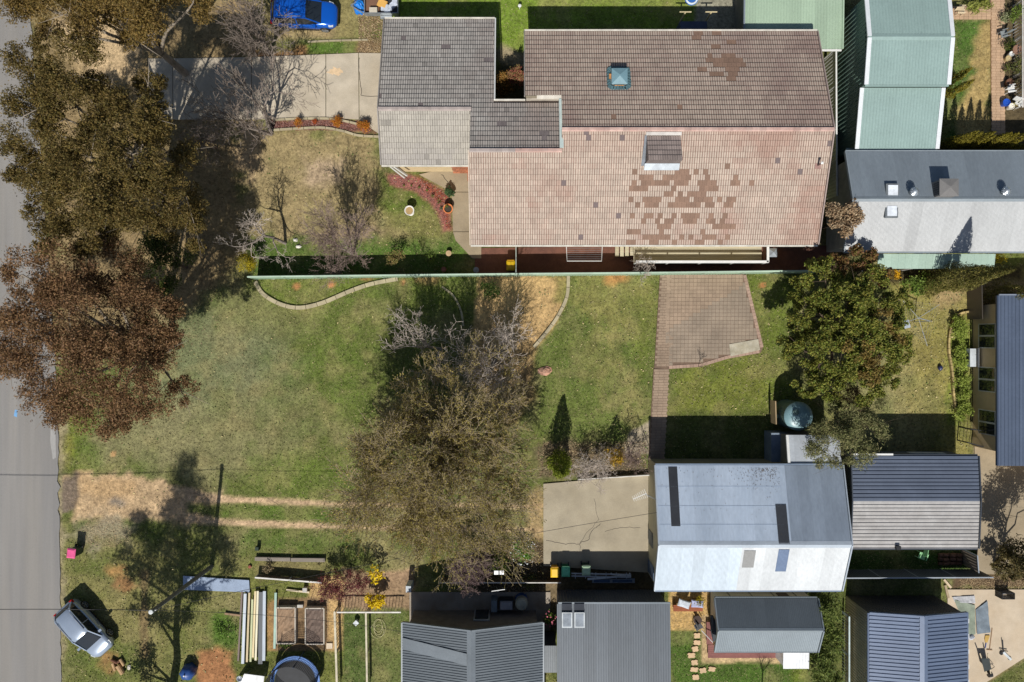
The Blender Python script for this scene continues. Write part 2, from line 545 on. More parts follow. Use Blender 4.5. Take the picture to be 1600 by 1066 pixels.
# (polygon in photograph pixels, colour, edge softness m, edge wobble m, strength, grass 0..1 or None to leave)
R = [
 # front lawn of the empty block: bluish middle, brighter patches
 (disc_px(330, 560, 130, 110), G(122, 130, 92), 2.5, 1.5, .8, None),
 (disc_px(300, 690, 170, 60), G(146, 140, 100), 2.0, 1.5, .8, None),
 (disc_px(530, 560, 60, 110), G(96, 118, 46), 2.0, 1.5, .7, None),
 (disc_px(420, 480, 90, 40), G(132, 132, 80), 1.2, 1.0, .7, None),
 (disc_px(420, 660, 100, 50), G(134, 132, 88), 1.5, 1.5, .7, None),
 (disc_px(470, 745, 90, 40), G(100, 122, 46), 1.0, 1.0, .7, None),
 (box_px(340, 790, 530, 815), G(92, 116, 44), .4, .3, .9, None),
 (box_px(370, 830, 560, 868), G(88, 112, 46), .8, .6, .8, None),
 (box_px(92, 645, 130, 735), G(126, 126, 50), .5, .5, .8, None),
 (box_px(115, 650, 150, 770), G(98, 122, 44), .5, .6, .7, None),
 (box_px(95, 845, 345, 1080), G(112, 118, 60), 1.0, 1.0, .8, None),
 (disc_px(215, 960, 60, 130), G(142, 134, 84), .8, 1.0, .6, None),
 (box_px(120, 1000, 220, 1066), G(100, 118, 50), .6, .8, .6, None),
 # street verge and dirt crossover
 (box_px(86, 640, 101, 1080), G(172, 158, 128), .3, .35, .75, .2),
 ([(96, 744), (200, 738), (300, 764), (345, 774), (345, 786), (300, 790), (300, 802), (345, 808), (345, 820), (230, 812), (110, 812)], G(202, 172, 134), .25, .35, .95, 0),
 ([(290, 764), (345, 774), (420, 778), (530, 784), (860, 788), (860, 796), (530, 793), (420, 788), (345, 786), (290, 784)], G(206, 176, 140), .12, .07, 1, 0),
 ([(290, 800), (345, 809), (420, 814), (530, 819), (850, 825), (850, 832), (530, 828), (420, 824), (345, 821), (290, 818)], G(206, 176, 140), .12, .07, 1, 0),
 (box_px(120, 750, 215, 778), G(208, 170, 120), .5, .6, .5, 0),
 (disc_px(184, 786, 14, 7), G(150, 140, 128), .2, .2, .9, 0),
 (disc_px(165, 832, 42, 24), G(158, 148, 124), .6, .8, .85, .2),
 ([(96, 752), (118, 740), (126, 775), (118, 800), (98, 805)], G(124, 110, 96), .15, .2, .95, 0),
 (disc_px(177, 709, 3, 5), G(200, 160, 110), .05, .05, 1, 0),
 (box_px(218, 890, 232, 1030), G(140, 116, 84), .2, .15, .8, .3),
 (disc_px(185, 890, 16, 8), G(178, 130, 84), .3, .4, .8, .2), (disc_px(195, 915, 12, 14), G(170, 124, 84), .3, .4, .8, .2),
 (disc_px(165, 1035, 16, 14), G(168, 128, 84), .3, .4, .8, .1),
 # under the gum trees and the tile house's front yard
 ([(48, -10), (430, -10), (430, 60), (380, 100), (380, 250), (385, 400), (352, 445), (300, 480), (92, 560), (60, 200)], G(158, 134, 98), 1.0, .8, .9, .25),
 ([(90, 30), (170, 20), (215, 70), (215, 130), (140, 125), (95, 70)], G(208, 180, 138), .6, .5, .95, 0),
 ([(378, 205), (470, 200), (590, 215), (600, 290), (590, 400), (400, 390), (375, 300)], G(168, 148, 108), .5, .6, .9, .5),
 (disc_px(505, 268, 36, 24), G(190, 166, 136), .6, .5, .9, 0),
 (disc_px(390, 235, 22, 50), G(196, 168, 130), .6, .4, .8, 0),
 (disc_px(497, 213, 9, 7), G(104, 122, 50), .3, .3, .8, 1),
 (box_px(470, 360, 640, 372), G(176, 152, 122), .4, .3, .6, .3),
 ([(590, 270), (620, 290), (690, 320), (690, 365), (620, 350), (600, 330)], G(96, 116, 44), .5, .5, .85, 1),
 (box_px(395, 375, 735, 432), G(84, 116, 44), .4, .5, .9, 1),
 (box_px(600, 335, 690, 372), G(152, 142, 90), .4, .5, .6, .8),
 # beds of red mulch
 ([(418, 188), (480, 186), (540, 188), (592, 204), (592, 212), (545, 204), (500, 200), (420, 203)], G(136, 92, 80), .1, .1, 1, 0),
 ([(604, 272), (640, 272), (700, 300), (706, 330), (708, 358), (692, 362), (684, 335), (672, 318), (650, 300), (610, 288)], G(160, 104, 94), .12, .12, 1, 0),
 ([(650, 274), (700, 300), (706, 358), (696, 356), (690, 320), (670, 300)], G(150, 84, 64), .1, .1, .9, 0),
 # blue car parking, strip of grass beside the driveway
 (box_px(400, -10, 600, 66), G(150, 138, 90), .5, .5, .9, .7),
 (box_px(410, 42, 520, 60), G(186, 160, 124), .5, .4, .6, .2),
 (box_px(470, 64, 555, 84), G(84, 116, 40), .3, .3, .95, 1),
 (box_px(555, 40, 606, 66), G(104, 124, 50), .4, .4, .8, 1),
 (box_px(560, 62, 606, 84), G(150, 120, 88), .3, .3, .9, .3),
 (box_px(395, 76, 480, 92), G(180, 130, 92), .3, .3, .8, .1),
 # back lawn above the house
 (box_px(600, -10, 1165, 110), G(122, 150, 50), .4, .3, .95, 1),
 (box_px(850, -10, 1090, 14), G(142, 152, 76), .5, .6, .7, 1),
 (box_px(775, 78, 822, 160), G(96, 84, 64), .3, .2, .9, .1),
 ([(780, 70), (822, 84), (822, 106), (780, 100)], G(168, 152, 122), .2, .2, .8, .1),
 (box_px(1085, -10, 1165, 50), G(164, 158, 142), .1, .1, .9, 0),
 # bed and lawns along the long green fence
 ([(404, 436), (625, 434), (580, 444), (520, 468), (470, 480), (430, 472), (408, 452)], G(102, 118, 48), .2, .2, .9, 1),
 (disc_px(464, 447, 6, 5), G(208, 146, 98), .1, .1, .95, 0), (disc_px(517, 445, 5, 5), G(206, 140, 96), .1, .1, .95, 0),
 (disc_px(572, 437, 12, 4), G(206, 142, 98), .15, .15, .95, 0), (disc_px(630, 441, 5, 6), G(190, 140, 96), .1, .1, .9, 0),
 (box_px(640, 430, 746, 480), G(104, 120, 48), .4, .4, .7, 1),
 (box_px(650, 430, 690, 440), G(188, 150, 104), .2, .3, .7, .1),
 ([(748, 432), (888, 432), (886, 470), (870, 505), (836, 542), (830, 600), (740, 620), (735, 520)], G(204, 170, 118), .15, .2, 1, 0),
 ([(770, 560), (830, 545), (840, 620), (800, 660), (740, 640)], G(172, 142, 98), .4, .4, .8, .1),
 (box_px(868, 434, 893, 470), G(130, 132, 64), .3, .3, .7, .6),
 ([(893, 432), (1030, 432), (1020, 560), (1012, 720), (840, 720), (840, 560), (880, 500)], G(98, 116, 50), .5, .4, .85, 1),
 ([(893, 432), (1030, 432), (1026, 500), (960, 520), (900, 470)], G(150, 142, 84), .8, .8, .75, .9),
 (disc_px(966, 434, 20, 8), G(202, 146, 90), .3, .3, .85, 0),
 (disc_px(935, 560, 30, 40), G(166, 152, 98), 1, 1, .5, 1),
 (disc_px(985, 630, 25, 40), G(170, 156, 104), 1, 1, .7, .9),
 (disc_px(1003, 530, 15, 70), G(110, 122, 50), .6, .6, .6, 1),
 ([(1165, 432), (1245, 432), (1245, 660), (1045, 660), (1045, 580), (1110, 575), (1195, 545)], G(104, 120, 46), .4, .4, .9, 1),
 (disc_px(1192, 446, 6, 5), G(204, 142, 92), .1, .1, .9, 0),
 (box_px(1060, 570, 1200, 650), G(122, 128, 54), .8, .8, .6, 1),
 (box_px(1030, 645, 1210, 730), G(84, 96, 44), .3, .2, .9, .8),
 # yard with the rotary clothes line
 (box_px(1395, 425, 1520, 720), G(156, 146, 82), .4, .4, .9, 1),
 (disc_px(1400, 640, 60, 90), G(158, 150, 104), 1, 1, .7, 1),
 (disc_px(1445, 590, 22, 90), G(146, 134, 76), 1, 1, .6, 1),
 (disc_px(1490, 460, 22, 18), G(176, 150, 110), .6, .6, .8, .4),
 (box_px(1478, 500, 1520, 665), G(128, 140, 58), .2, .3, .9, 1),
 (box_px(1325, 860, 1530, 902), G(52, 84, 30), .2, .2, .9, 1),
 (box_px(1500, 640, 1522, 690), G(126, 124, 66), .2, .2, .9, 1),
 # ground around the grey shed, slab edge
 (box_px(822, 770, 850, 880), G(190, 160, 118), .5, .4, .85, .2),
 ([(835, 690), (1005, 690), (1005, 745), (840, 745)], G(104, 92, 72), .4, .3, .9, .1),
 ([(985, 675), (1020, 655), (1018, 710), (975, 712)], G(172, 158, 136), .1, .1, .9, 0),
 ([(850, 688), (905, 706), (940, 712), (940, 718), (900, 714), (848, 698)], G(160, 140, 110), .1, .1, .8, 0),
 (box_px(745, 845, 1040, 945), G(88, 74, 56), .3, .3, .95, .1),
 (box_px(848, 888, 880, 990), G(150, 130, 100), .3, .3, .6, .1),
 # vegetable garden
 (box_px(375, 880, 540, 1080), G(112, 120, 56), .4, .4, .9, 1),
 (box_px(400, 872, 510, 905), G(136, 124, 84), .3, .3, .8, .5),
 ([(484, 905), (540, 900), (535, 1018), (505, 1018), (505, 940), (484, 935)], G(206, 172, 118), .12, .12, 1, 0),
 (box_px(418, 938, 432, 1018), G(180, 142, 96), .12, .12, .9, 0),
 (box_px(428, 935, 512, 1018), G(150, 122, 92), .12, .1, .95, 0),
 ([(300, 1015), (340, 1008), (366, 1030), (362, 1080), (306, 1080)], G(176, 126, 86), .3, .3, 1, 0),
 (disc_px(345, 985, 30, 25), G(84, 118, 40), .4, .4, .9, 1),
 (box_px(536, 950, 632, 1080), G(104, 118, 62), .15, .15, .95, 1),
 (box_px(536, 960, 576, 1080), G(84, 104, 48), .15, .15, .9, 1),
 (box_px(536, 890, 645, 951), G(170, 140, 112), .2, .2, .9, .1),
 # garden of the small grey cottage
 ([(1046, 922), (1112, 922), (1108, 986), (1046, 986)], G(212, 176, 114), .1, .12, 1, 0),
 (box_px(1046, 986, 1330, 1080), G(72, 104, 34), .1, .12, .95, 1),
 (box_px(1096, 960, 1262, 1036), G(206, 178, 134), .08, .08, 1, 0),
 (box_px(1240, 1030, 1262, 1066), G(116, 130, 46), .3, .3, .7, 1),
 (box_px(1262, 915, 1326, 1080), G(84, 96, 44), .3, .2, .9, .6),
 # far right corner yards
 (box_px(1480, 30, 1552, 240), G(76, 110, 40), .2, .2, .95, 1),
 ([(1530, 40), (1552, 30), (1552, 215), (1500, 215), (1495, 160), (1525, 110)], G(188, 160, 106), .4, .4, .9, .5),
 (box_px(1565, -10, 1640, 240), G(96, 80, 62), .2, .2, .9, 0),
 (box_px(1490, 898, 1640, 921), G(112, 92, 70), .15, .2, 1, .1),
 ([(1542, 1072), (1640, 1010), (1640, 1090), (1530, 1090)], G(96, 106, 50), .12, .12, .95, 1),
 ([(1540, 1068), (1610, 1020), (1604, 1012), (1532, 1062)], G(150, 126, 92), .15, .15, .9, .2),
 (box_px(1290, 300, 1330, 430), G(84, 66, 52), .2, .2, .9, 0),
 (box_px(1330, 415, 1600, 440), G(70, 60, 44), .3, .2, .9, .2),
 (box_px(1520, 440, 1640, 740), G(150, 134, 108), .2, .1, .9, 0),
]
micro = .72 + .56 * fbm(X + 3, Y - 60, 2.6, 2)
wob = (fbm(X + 9, Y + 4, .9, 4) - .5) * 2 + (n3 - .5) * .9
tmod = .82 + .36 * fbm(X - 8, Y + 3, 1.1, 4)
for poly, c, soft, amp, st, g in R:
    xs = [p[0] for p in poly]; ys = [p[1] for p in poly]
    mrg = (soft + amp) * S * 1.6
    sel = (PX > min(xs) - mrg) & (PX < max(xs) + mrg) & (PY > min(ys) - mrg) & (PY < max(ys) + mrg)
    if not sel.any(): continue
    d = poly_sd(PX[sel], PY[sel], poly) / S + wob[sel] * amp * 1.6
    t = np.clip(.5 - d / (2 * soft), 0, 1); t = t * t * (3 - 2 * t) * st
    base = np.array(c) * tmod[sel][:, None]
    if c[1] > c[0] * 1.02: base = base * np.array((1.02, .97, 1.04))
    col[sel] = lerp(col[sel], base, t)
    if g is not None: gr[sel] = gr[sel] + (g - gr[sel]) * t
# worn and lush patches everywhere that grass grows
dry = np.clip((fbm(X + 5, Y + 90, .8, 4) - .52) * 5, 0, 1) * gr * .34
col = lerp(col, np.array(G(166, 152, 104)), dry)
lush = np.clip((fbm(X - 65, Y + 10, .6, 4) - .55) * 5, 0, 1) * gr * .45
col = lerp(col, np.array(G(84, 104, 46)), lush * .7)
col = col * micro[..., None]
Z = (fbm(X, Y, 1.2, 3) - .5) * .05
inview = (np.abs(X) < 37.4) & (np.abs(Y) < 25.4)
Z = np.where(inview, Z, 0) - .035
ny, nx = X.shape
idx = np.arange(ny * nx).reshape(ny, nx)
F = np.stack([idx[:-1, :-1], idx[:-1, 1:], idx[1:, 1:], idx[1:, :-1]], -1).reshape(-1, 4)

def ground_mat():
    m = bpy.data.materials.new('ground'); m.use_nodes = True
    n = m.node_tree.nodes; L = m.node_tree.links; b = n['Principled BSDF']
    geo = n.new('ShaderNodeNewGeometry')
    at = n.new('ShaderNodeAttribute'); at.attribute_name = 'Col'
    def noise(sc, det, r=.6):
        t = n.new('ShaderNodeTexNoise'); t.inputs['Scale'].default_value = sc; t.inputs['Detail'].default_value = det
        t.inputs['Roughness'].default_value = r; L.new(geo.outputs['Position'], t.inputs['Vector']); return t.outputs['Fac']
    def mr(s, lo, hi, a, c):
        r = n.new('ShaderNodeMapRange'); L.new(s, r.inputs[0]); r.inputs[1].default_value = lo; r.inputs[2].default_value = hi
        r.inputs[3].default_value = a; r.inputs[4].default_value = c; return r.outputs[0]
    def math_(op, a, c):
        q = n.new('ShaderNodeMath'); q.operation = op
        for i, v in enumerate((a, c)):
            if isinstance(v, (int, float)): q.inputs[i].default_value = v
            else: L.new(v, q.inputs[i])
        return q.outputs[0]
    f = math_('MULTIPLY', mr(noise(5, 6, .72), .3, .7, .5, 1.5), mr(noise(30, 3, .7), .3, .7, .55, 1.45))
    sc = n.new('ShaderNodeVectorMath'); sc.operation = 'SCALE'; L.new(at.outputs['Color'], sc.inputs[0]); L.new(f, sc.inputs['Scale'])
    # straw flecks
    mx = n.new('ShaderNodeMix'); mx.data_type = 'RGBA'; L.new(sc.outputs[0], mx.inputs[6]); mx.inputs[7].default_value = (*G(188, 176, 134), 1)
    fl = math_('MULTIPLY', mr(noise(14, 5, .8), .54, .66, 0, .6), at.outputs['Alpha']); L.new(fl, mx.inputs[0])
    L.new(mx.outputs[2], b.inputs['Base Color'])
    b.inputs['Roughness'].default_value = .95; b.inputs['Specular IOR Level'].default_value = .15
    bp = n.new('ShaderNodeBump'); bp.inputs['Strength'].default_value = .9; bp.inputs['Distance'].default_value = .05
    L.new(noise(26, 4, .7), bp.inputs['Height']); L.new(bp.outputs[0], b.inputs['Normal'])
    return m
c4 = np.concatenate([col.reshape(-1, 3), gr.reshape(-1, 1)], 1)
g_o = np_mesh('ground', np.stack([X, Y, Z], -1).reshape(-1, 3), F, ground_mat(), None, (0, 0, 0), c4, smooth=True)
g_o['kind'] = 'structure'

# grass blades that catch the light (uncountable)
rg = np.random.default_rng(5)
NB = 150000
bx = rg.uniform(-36.8, 36.8, NB); by = rg.uniform(-24.6, 24.6, NB)
ix = np.clip(np.searchsorted(gx, bx), 1, nx - 2); iy = np.clip(np.searchsorted(gy, by), 1, ny - 2)
keep = rg.random(NB) < np.clip(gr[iy, ix] - .15, 0, 1)
bx, by, ix, iy = bx[keep], by[keep], ix[keep], iy[keep]
bc = col[iy, ix] * rg.uniform(.75, 1.5, (len(bx), 1))
straw = (rg.random(len(bx)) < .22)[:, None]
bc = np.where(straw, np.array(G(186, 174, 130)) * rg.uniform(.7, 1.1, (len(bx), 1)), bc)
an = rg.uniform(0, 6.28, len(bx)); hh = rg.uniform(.03, .085, len(bx)); wd = rg.uniform(.025, .06, len(bx)); ln = rg.uniform(.02, .09, len(bx))
z0 = Z[iy, ix] - .005
ca, sa = np.cos(an), np.sin(an)
V = np.stack([np.stack([bx - ca * wd, by - sa * wd, z0], -1), np.stack([bx + ca * wd, by + sa * wd, z0], -1), np.stack([bx - sa * ln, by + ca * ln, z0 + hh], -1)], 1).reshape(-1, 3)
gb = np_mesh('grass', V, np.arange(len(V)).reshape(-1, 3), M('grass_blade', attr=True, rough=.8, var=.05, var2=.05, transl=.25, spec=.2), None, (0, 0, 0), np.repeat(bc, 3, 0))
gb['kind'] = 'stuff'; gb['label'] = 'short green and straw coloured grass of the lawns'; gb['category'] = 'grass'

# leaf litter and bark under the gum trees, gravel on the dirt
def scatter(name, label, cat, polys, n, colr, seed, size=.06, jit=.5):
    r_ = np.random.default_rng(seed); P_ = []
    for poly in polys:
        xs = [p[0] for p in poly]; ys = [p[1] for p in poly]
        qx = r_.uniform(min(xs), max(xs), n); qy = r_.uniform(min(ys), max(ys), n)
        k = poly_sd(qx, qy, poly) < 0
        P_.append(np.stack([(qx[k] - 800) / S, (533 - qy[k]) / S, np.full(k.sum(), .012)], -1))
    C = np.concatenate(P_, 0)
    V, F = leaf_np(C, r_, size * 1.4, size, .9)
    o = np_mesh(name, V, F, M(name, colr[0], rough=.9, col2=colr[1], col2_by='island', c2lo=0, c2hi=1, island=jit), None, (0, 0, 0))
    o['kind'] = 'stuff'; o['label'] = label; o['category'] = cat
scatter('leaf_litter', 'fallen brown leaves and bark under the gum trees and garden shrubs', 'leaf litter',
        [[(95, 30), (420, 20), (380, 400), (330, 540), (100, 640)], box_px(560, 20, 604, 84), box_px(745, 850, 850, 940), box_px(840, 690, 1010, 745)], 2600, (G(120, 92, 62), G(190, 168, 132)), 3)
scatter('gravel', 'loose pale gravel on the dirt track and sandy beds', 'gravel',
        [[(96, 745), (330, 775), (330, 815), (110, 815)], disc_px(165, 832, 42, 24), [(748, 432), (888, 432), (870, 505), (830, 560), (750, 560)], box_px(486, 905, 533, 1015), box_px(1046, 925, 1108, 984), box_px(1500, 900, 1600, 920)], 2400, (G(176, 148, 108), G(218, 194, 152)), 4, .032, .3)
scatter('bark_mulch', 'red bark chips in the curved garden bed by the porch', 'mulch',
        [[(608, 273), (640, 272), (702, 300), (706, 358), (692, 360), (672, 318), (650, 300), (610, 288)], box_px(422, 188, 590, 204)], 1800, (G(122, 78, 68), G(172, 134, 124)), 6, .06, .4)

scatter('lawn_weeds', 'small broad leaved weeds and fallen leaves dotted over the lawns', 'weeds',
        [box_px(110, 430, 640, 860), box_px(840, 440, 1030, 720), box_px(1045, 435, 1240, 655), box_px(100, 840, 380, 1066), box_px(400, 200, 700, 430), box_px(1395, 440, 1515, 700)], 420, (G(74, 104, 36), G(196, 178, 128)), 8, .10, .4)
# ------------------------------------------------------------------ road, slabs and paving
def sheet(name, pts_px, z, th, mat, parent=None):
    pts = [(*XY(*p), 0) for p in pts_px]
    a = sum(pts[i][0] * pts[(i + 1) % len(pts)][1] - pts[(i + 1) % len(pts)][0] * pts[i][1] for i in range(len(pts)))
    if a < 0: pts = pts[::-1]
    o = MB().prism(pts, z - th, z).build(name, mat, parent, None if parent else (0, 0, 0))
    if parent is None: o['kind'] = 'structure'
    return o
asphalt = M('asphalt', G(122, 124, 129), rough=.9, var=.10, scale=.5, var2=.14, scale2=70, bump=.4, bscale=120, stretch=(2.2, .12, 1), spec=.3, col2=G(150, 146, 140), c2scale=.35, c2lo=-.2, c2hi=.6)
rr = random.Random(3)
edge = []
for y in range(-40, 1110, 9):
    x = 46 + 44 * min(max(y, 0) / 620, 1) + 6 * max(0, (y - 620)) / 440
    if 745 < y < 815: x += 3 * math.sin(y * .25)
    edge.append((x + rr.uniform(-1.2, 1.2), y))
road = sheet('road', [(-700, -40)] + edge + [(-700, 1110)], .03, .25, asphalt)
MB().poly([(*XY(x, y), .0345) for x, y in ((80, 660), (87, 662), (88, 715), (83, 718), (79, 690))][::-1]).build('patch', M('asphalt_patch', G(166, 164, 160), var=.1), road)
MB().poly([(*XY(x, y), .0340) for x, y in ((24, 640), (28, 641), (27, 652), (22, 650))][::-1]).build('paint_mark', M('paint_mark_blue', G(120, 170, 215)), road)

concrete = M('concrete', G(224, 214, 196), rough=.9, var=.13, scale=.8, var2=.10, scale2=18, bump=.12, bscale=40, col2=G(180, 166, 142), c2scale=.45, c2lo=-.5, c2hi=.9, rnd=.05)
concrete_tan = M('concrete_tan', G(194, 180, 154), rough=.9, var=.13, scale=.7, var2=.1, scale2=20, bump=.12, bscale=40, col2=G(146, 130, 104), c2scale=.5, c2lo=-.5, c2hi=.9, rnd=.04)
concrete_pale = M('concrete_pale', G(232, 218, 196), rough=.9, var=.09, scale=.8, var2=.08, scale2=22, bump=.1, bscale=40, col2=G(196, 176, 148), c2scale=.7, c2lo=-.4, c2hi=.8)
def slabs(name, pieces, mat, z=.06):
    t = bpy.data.objects.new(name, None); COL.objects.link(t); t['kind'] = 'structure'; ORG[t] = Vector((0, 0, 0))
    for p in pieces: sheet('slab', p, z, .12, mat, t)
    return t
dr = slabs('driveway', [
    [(232, 92), (270, 92), (270, 187), (236, 186)], [(271, 92), (393, 90), (393, 187), (271, 187)],
    [(394, 90), (509, 85.5), (509, 183), (394, 187)], [(510, 85.5), (560, 83.5), (561, 187), (510, 184)], [(561, 83.5), (602, 84), (602, 210), (590, 208), (562, 188)]], concrete)
crack = M('crack_dark', G(70, 62, 52), var=.2)
def crack_line(parent, pts, wpx=1.0, z=.0625):
    q = []; r_ = random.Random(len(pts) + int(pts[0][0]))
    fine = []
    for i in range(len(pts) - 1):
        for k in range(6):
            t = k / 6; fine.append((pts[i][0] + (pts[i + 1][0] - pts[i][0]) * t + r_.uniform(-1, 1), pts[i][1] + (pts[i + 1][1] - pts[i][1]) * t + r_.uniform(-1, 1)))
    fine.append(pts[-1])
    mb = MB()
    for i in range(len(fine) - 1):
        (x0, y0), (x1, y1) = fine[i], fine[i + 1]
        l = math.hypot(x1 - x0, y1 - y0) or 1; nx_, ny_ = -(y1 - y0) / l * wpx / 2, (x1 - x0) / l * wpx / 2
        mb.quad((*XY(x0 - nx_, y0 - ny_), z), (*XY(x0 + nx_, y0 + ny_), z), (*XY(x1 + nx_, y1 + ny_), z), (*XY(x1 - nx_, y1 - ny_), z))
    return mb.build('crack', crack, parent)
crack_line(dr, [(561, 90), (562, 120), (565, 150), (602, 151)], .9)
MB().poly([(*XY(x, y), .0615) for x, y in [(525 + (11 + 4 * math.sin(i * 2.3) + 2 * math.sin(i * 5.1)) * math.cos(i * .314), 112 + (6 + 2 * math.sin(i * 1.9)) * math.sin(i * .314)) for i in range(20)]][::-1]).build('stain', M('rust_stain', G(228, 198, 158), var=.14, scale=4), dr)
crack_line(road, [(0, 560), (30, 552), (60, 560), (86, 556)], .5, .0335)

sh = slabs('shed_slab', [[(849, 756), (1024, 741), (1024, 895), (849, 884)]], M('concrete_pad', G(196, 186, 164), rough=.9, var=.12, scale=.7, var2=.1, scale2=20, bump=.12, bscale=40, col2=G(160, 148, 124), c2scale=.5, c2lo=-.5, c2hi=.9))
crack_line(sh, [(854, 844), (880, 850), (905, 849), (920, 842), (924, 830), (938, 818)], .8)
crack_line(sh, [(945, 830), (968, 824), (1000, 824)], .6)
crack_line(sh, [(928, 780), (935, 812), (906, 846), (906, 860)], .5)
fp = slabs('footpath', [[(655, 273), (703, 262), (735, 262), (750, 300), (706, 300)], [(706, 301), (752, 301), (752, 362), (708, 362)], [(708, 363), (752, 363), (752, 404), (738, 404), (712, 376)]], concrete_tan)
crack_line(fp, [(690, 273), (702, 288), (706, 300)], 1.0)
slabs('garden_path_concrete', [], concrete)['kind'] = 'structure'
bpy.data.objects.remove(bpy.data.objects['garden_path_concrete'])
sheet('concrete_yard', [(1522, 690), (1640, 690), (1640, 897), (1527, 897)], .04, .1, concrete_tan)
sheet('concrete_apron', [(1480, 921), (1640, 921), (1640, 1002), (1540, 1066), (1530, 1090), (1480, 1090)], .05, .1, concrete_pale)
sheet('patio_concrete', [(640, 925), (860, 925), (860, 985), (640, 985)], .05, .1, M('patio_grey', G(168, 156, 140), var=.12, col2=G(140, 126, 108)))
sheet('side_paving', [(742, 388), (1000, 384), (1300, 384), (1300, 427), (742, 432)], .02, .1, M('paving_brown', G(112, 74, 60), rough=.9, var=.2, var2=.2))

# brick pavers of the terrace and its path
paver_m = M('paver', G(172, 154, 132), rough=.9, var=.18, scale=.45, var2=.12, scale2=20, rnd=.06, col2=G(140, 126, 112), c2scale=.4, c2lo=-.6, c2hi=1.4, bump=.1)
paver_s = M('paver_joined', G(176, 153, 128), rough=.9, var=.18, scale=.45, var2=.12, scale2=20, island=.08, col2=G(150, 130, 112), c2scale=.4, c2lo=-.6, c2hi=1.4, bump=.1)
paver_p = M('paver_pink', G(176, 148, 130), rough=.9, var=.12, scale=.6, island=.12)
def inside(p, poly):
    return float(poly_sd(np.array([p[0]]), np.array([p[1]]), poly)[0]) < 0
terrace = bpy.data.objects.new('terrace', None); COL.objects.link(terrace); terrace['kind'] = 'structure'; ORG[terrace] = Vector((0, 0, 0))
sheet('bedding', [(1031, 428), (1163, 428), (1192, 543), (1188, 552), (1137, 560), (1094, 573), (1044, 577), (1022, 576)], .045, .08, M('joint_sand', G(120, 98, 80), var=.2), terrace)
tp = [(1042, 430), (1160, 430), (1184, 530), (1140, 538), (1140, 552), (1092, 566), (1046, 570), (1040, 520)]
pm = MB().box(0, 0, -.05, .250, .250, .0, taper=1).build('paver', paver_m, terrace, local=True)
me_p = pm.data; bpy.data.objects.remove(pm)
rng_ = random.Random(9); cnt = 0; rest = MB()
grid = []
for j in range(27):
    for i in range(26):
        grid.append((1044.5 + 5.95 * i + (430 - (432.5 + 5.95 * j)) * .02, 432.5 + 5.95 * j))
grid = [g for g in grid if inside(g, tp)]
grid.sort(key=lambda g: -(g[0] * .6 + g[1]))
for gpx, gpy in grid:
    x, y = XY(gpx, gpy); z = .06 + rng_.uniform(-.004, .006)
    if cnt < 290:
        o = bpy.data.objects.new('paver', me_p); COL.objects.link(o); o.parent = terrace
        o.location = (x, y, z); o.rotation_euler = (rng_.uniform(-.012, .012), rng_.uniform(-.012, .012), rng_.uniform(-.02, .02)); cnt += 1
    else:
        rest.box(x, y, .0, .250, .250, z, rng_.uniform(-.02, .02))
# left strip and path down to the shed: small bricks
for (x0, y0, x1, y1) in ((1030.5, 430, 1041.5, 576),):
    for j in range(int((y1 - y0) / 4.2)):
        yy = y0 + 4.2 * j
        xl = 1031 - 9 * (yy - 430) / 146
        for i in range(int((1041 - xl) / 7.8) + 1):
            rest.box(*XY(xl + 3.9 + 7.8 * i + (3 if j % 2 else 0), yy + 2), .0, .335, .17, .058 + rng_.uniform(-.004, .004))
o = rest.build('brick_strip', paver_s, terrace); o['kind'] = 'stuff'
pth = bpy.data.objects.new('brick_path', None); COL.objects.link(pth); pth['kind'] = 'structure'; ORG[pth] = Vector((0, 0, 0))
sheet('bedding', [(1021, 577), (1045, 577), (1036, 735), (1012, 735)], .04, .08, MATS['joint_sand'], pth)
mb = MB()
for j in range(38):
    yy = 577 + 4.15 * j; xl = 1021.5 - 8.5 * j / 38
    for i in range(3):
        mb.box(*XY(xl + 4 + 7.8 * i + (1.2 if j % 2 else 0), yy + 2), .0, .335, .17, .056 + rng_.uniform(-.004, .004))
o = mb.build('brick_paving', paver_s, pth); o['kind'] = 'stuff'
mb = MB()                                            # soldier course edging of the terrace
def course(mb, p0, p1, wdt, step, z):
    L_ = math.hypot(p1[0] - p0[0], p1[1] - p0[1]); n = max(1, int(L_ / step)); a = math.atan2(-(p1[1] - p0[1]), p1[0] - p0[0])
    for i in range(n):
        t = (i + .5) / n
        mb.box(*XY(p0[0] + (p1[0] - p0[0]) * t, p0[1] + (p1[1] - p0[1]) * t), .0, L_ / n / S * .94, wdt / S, z, a)
course(mb, (1163, 430), (1190, 543), 5, 5, .075); course(mb, (1186, 549), (1137, 558), 5, 5, .075)
course(mb, (1137, 558), (1094, 571), 5, 5, .075); course(mb, (1094, 571), (1045, 574), 5, 5, .075)
o = mb.build('edging_brick', paver_p, terrace); o['kind'] = 'stuff'
MB().prism([(*XY(*p), 0) for p in ((1139, 538), (1184, 530), (1187, 547), (1141, 557))][::-1], .0, .085).build('mortar_pad', M('mortar_pad', G(240, 234, 220), var=.2, col2=G(150, 140, 110), c2scale=3, c2lo=-.8, c2hi=1), terrace)
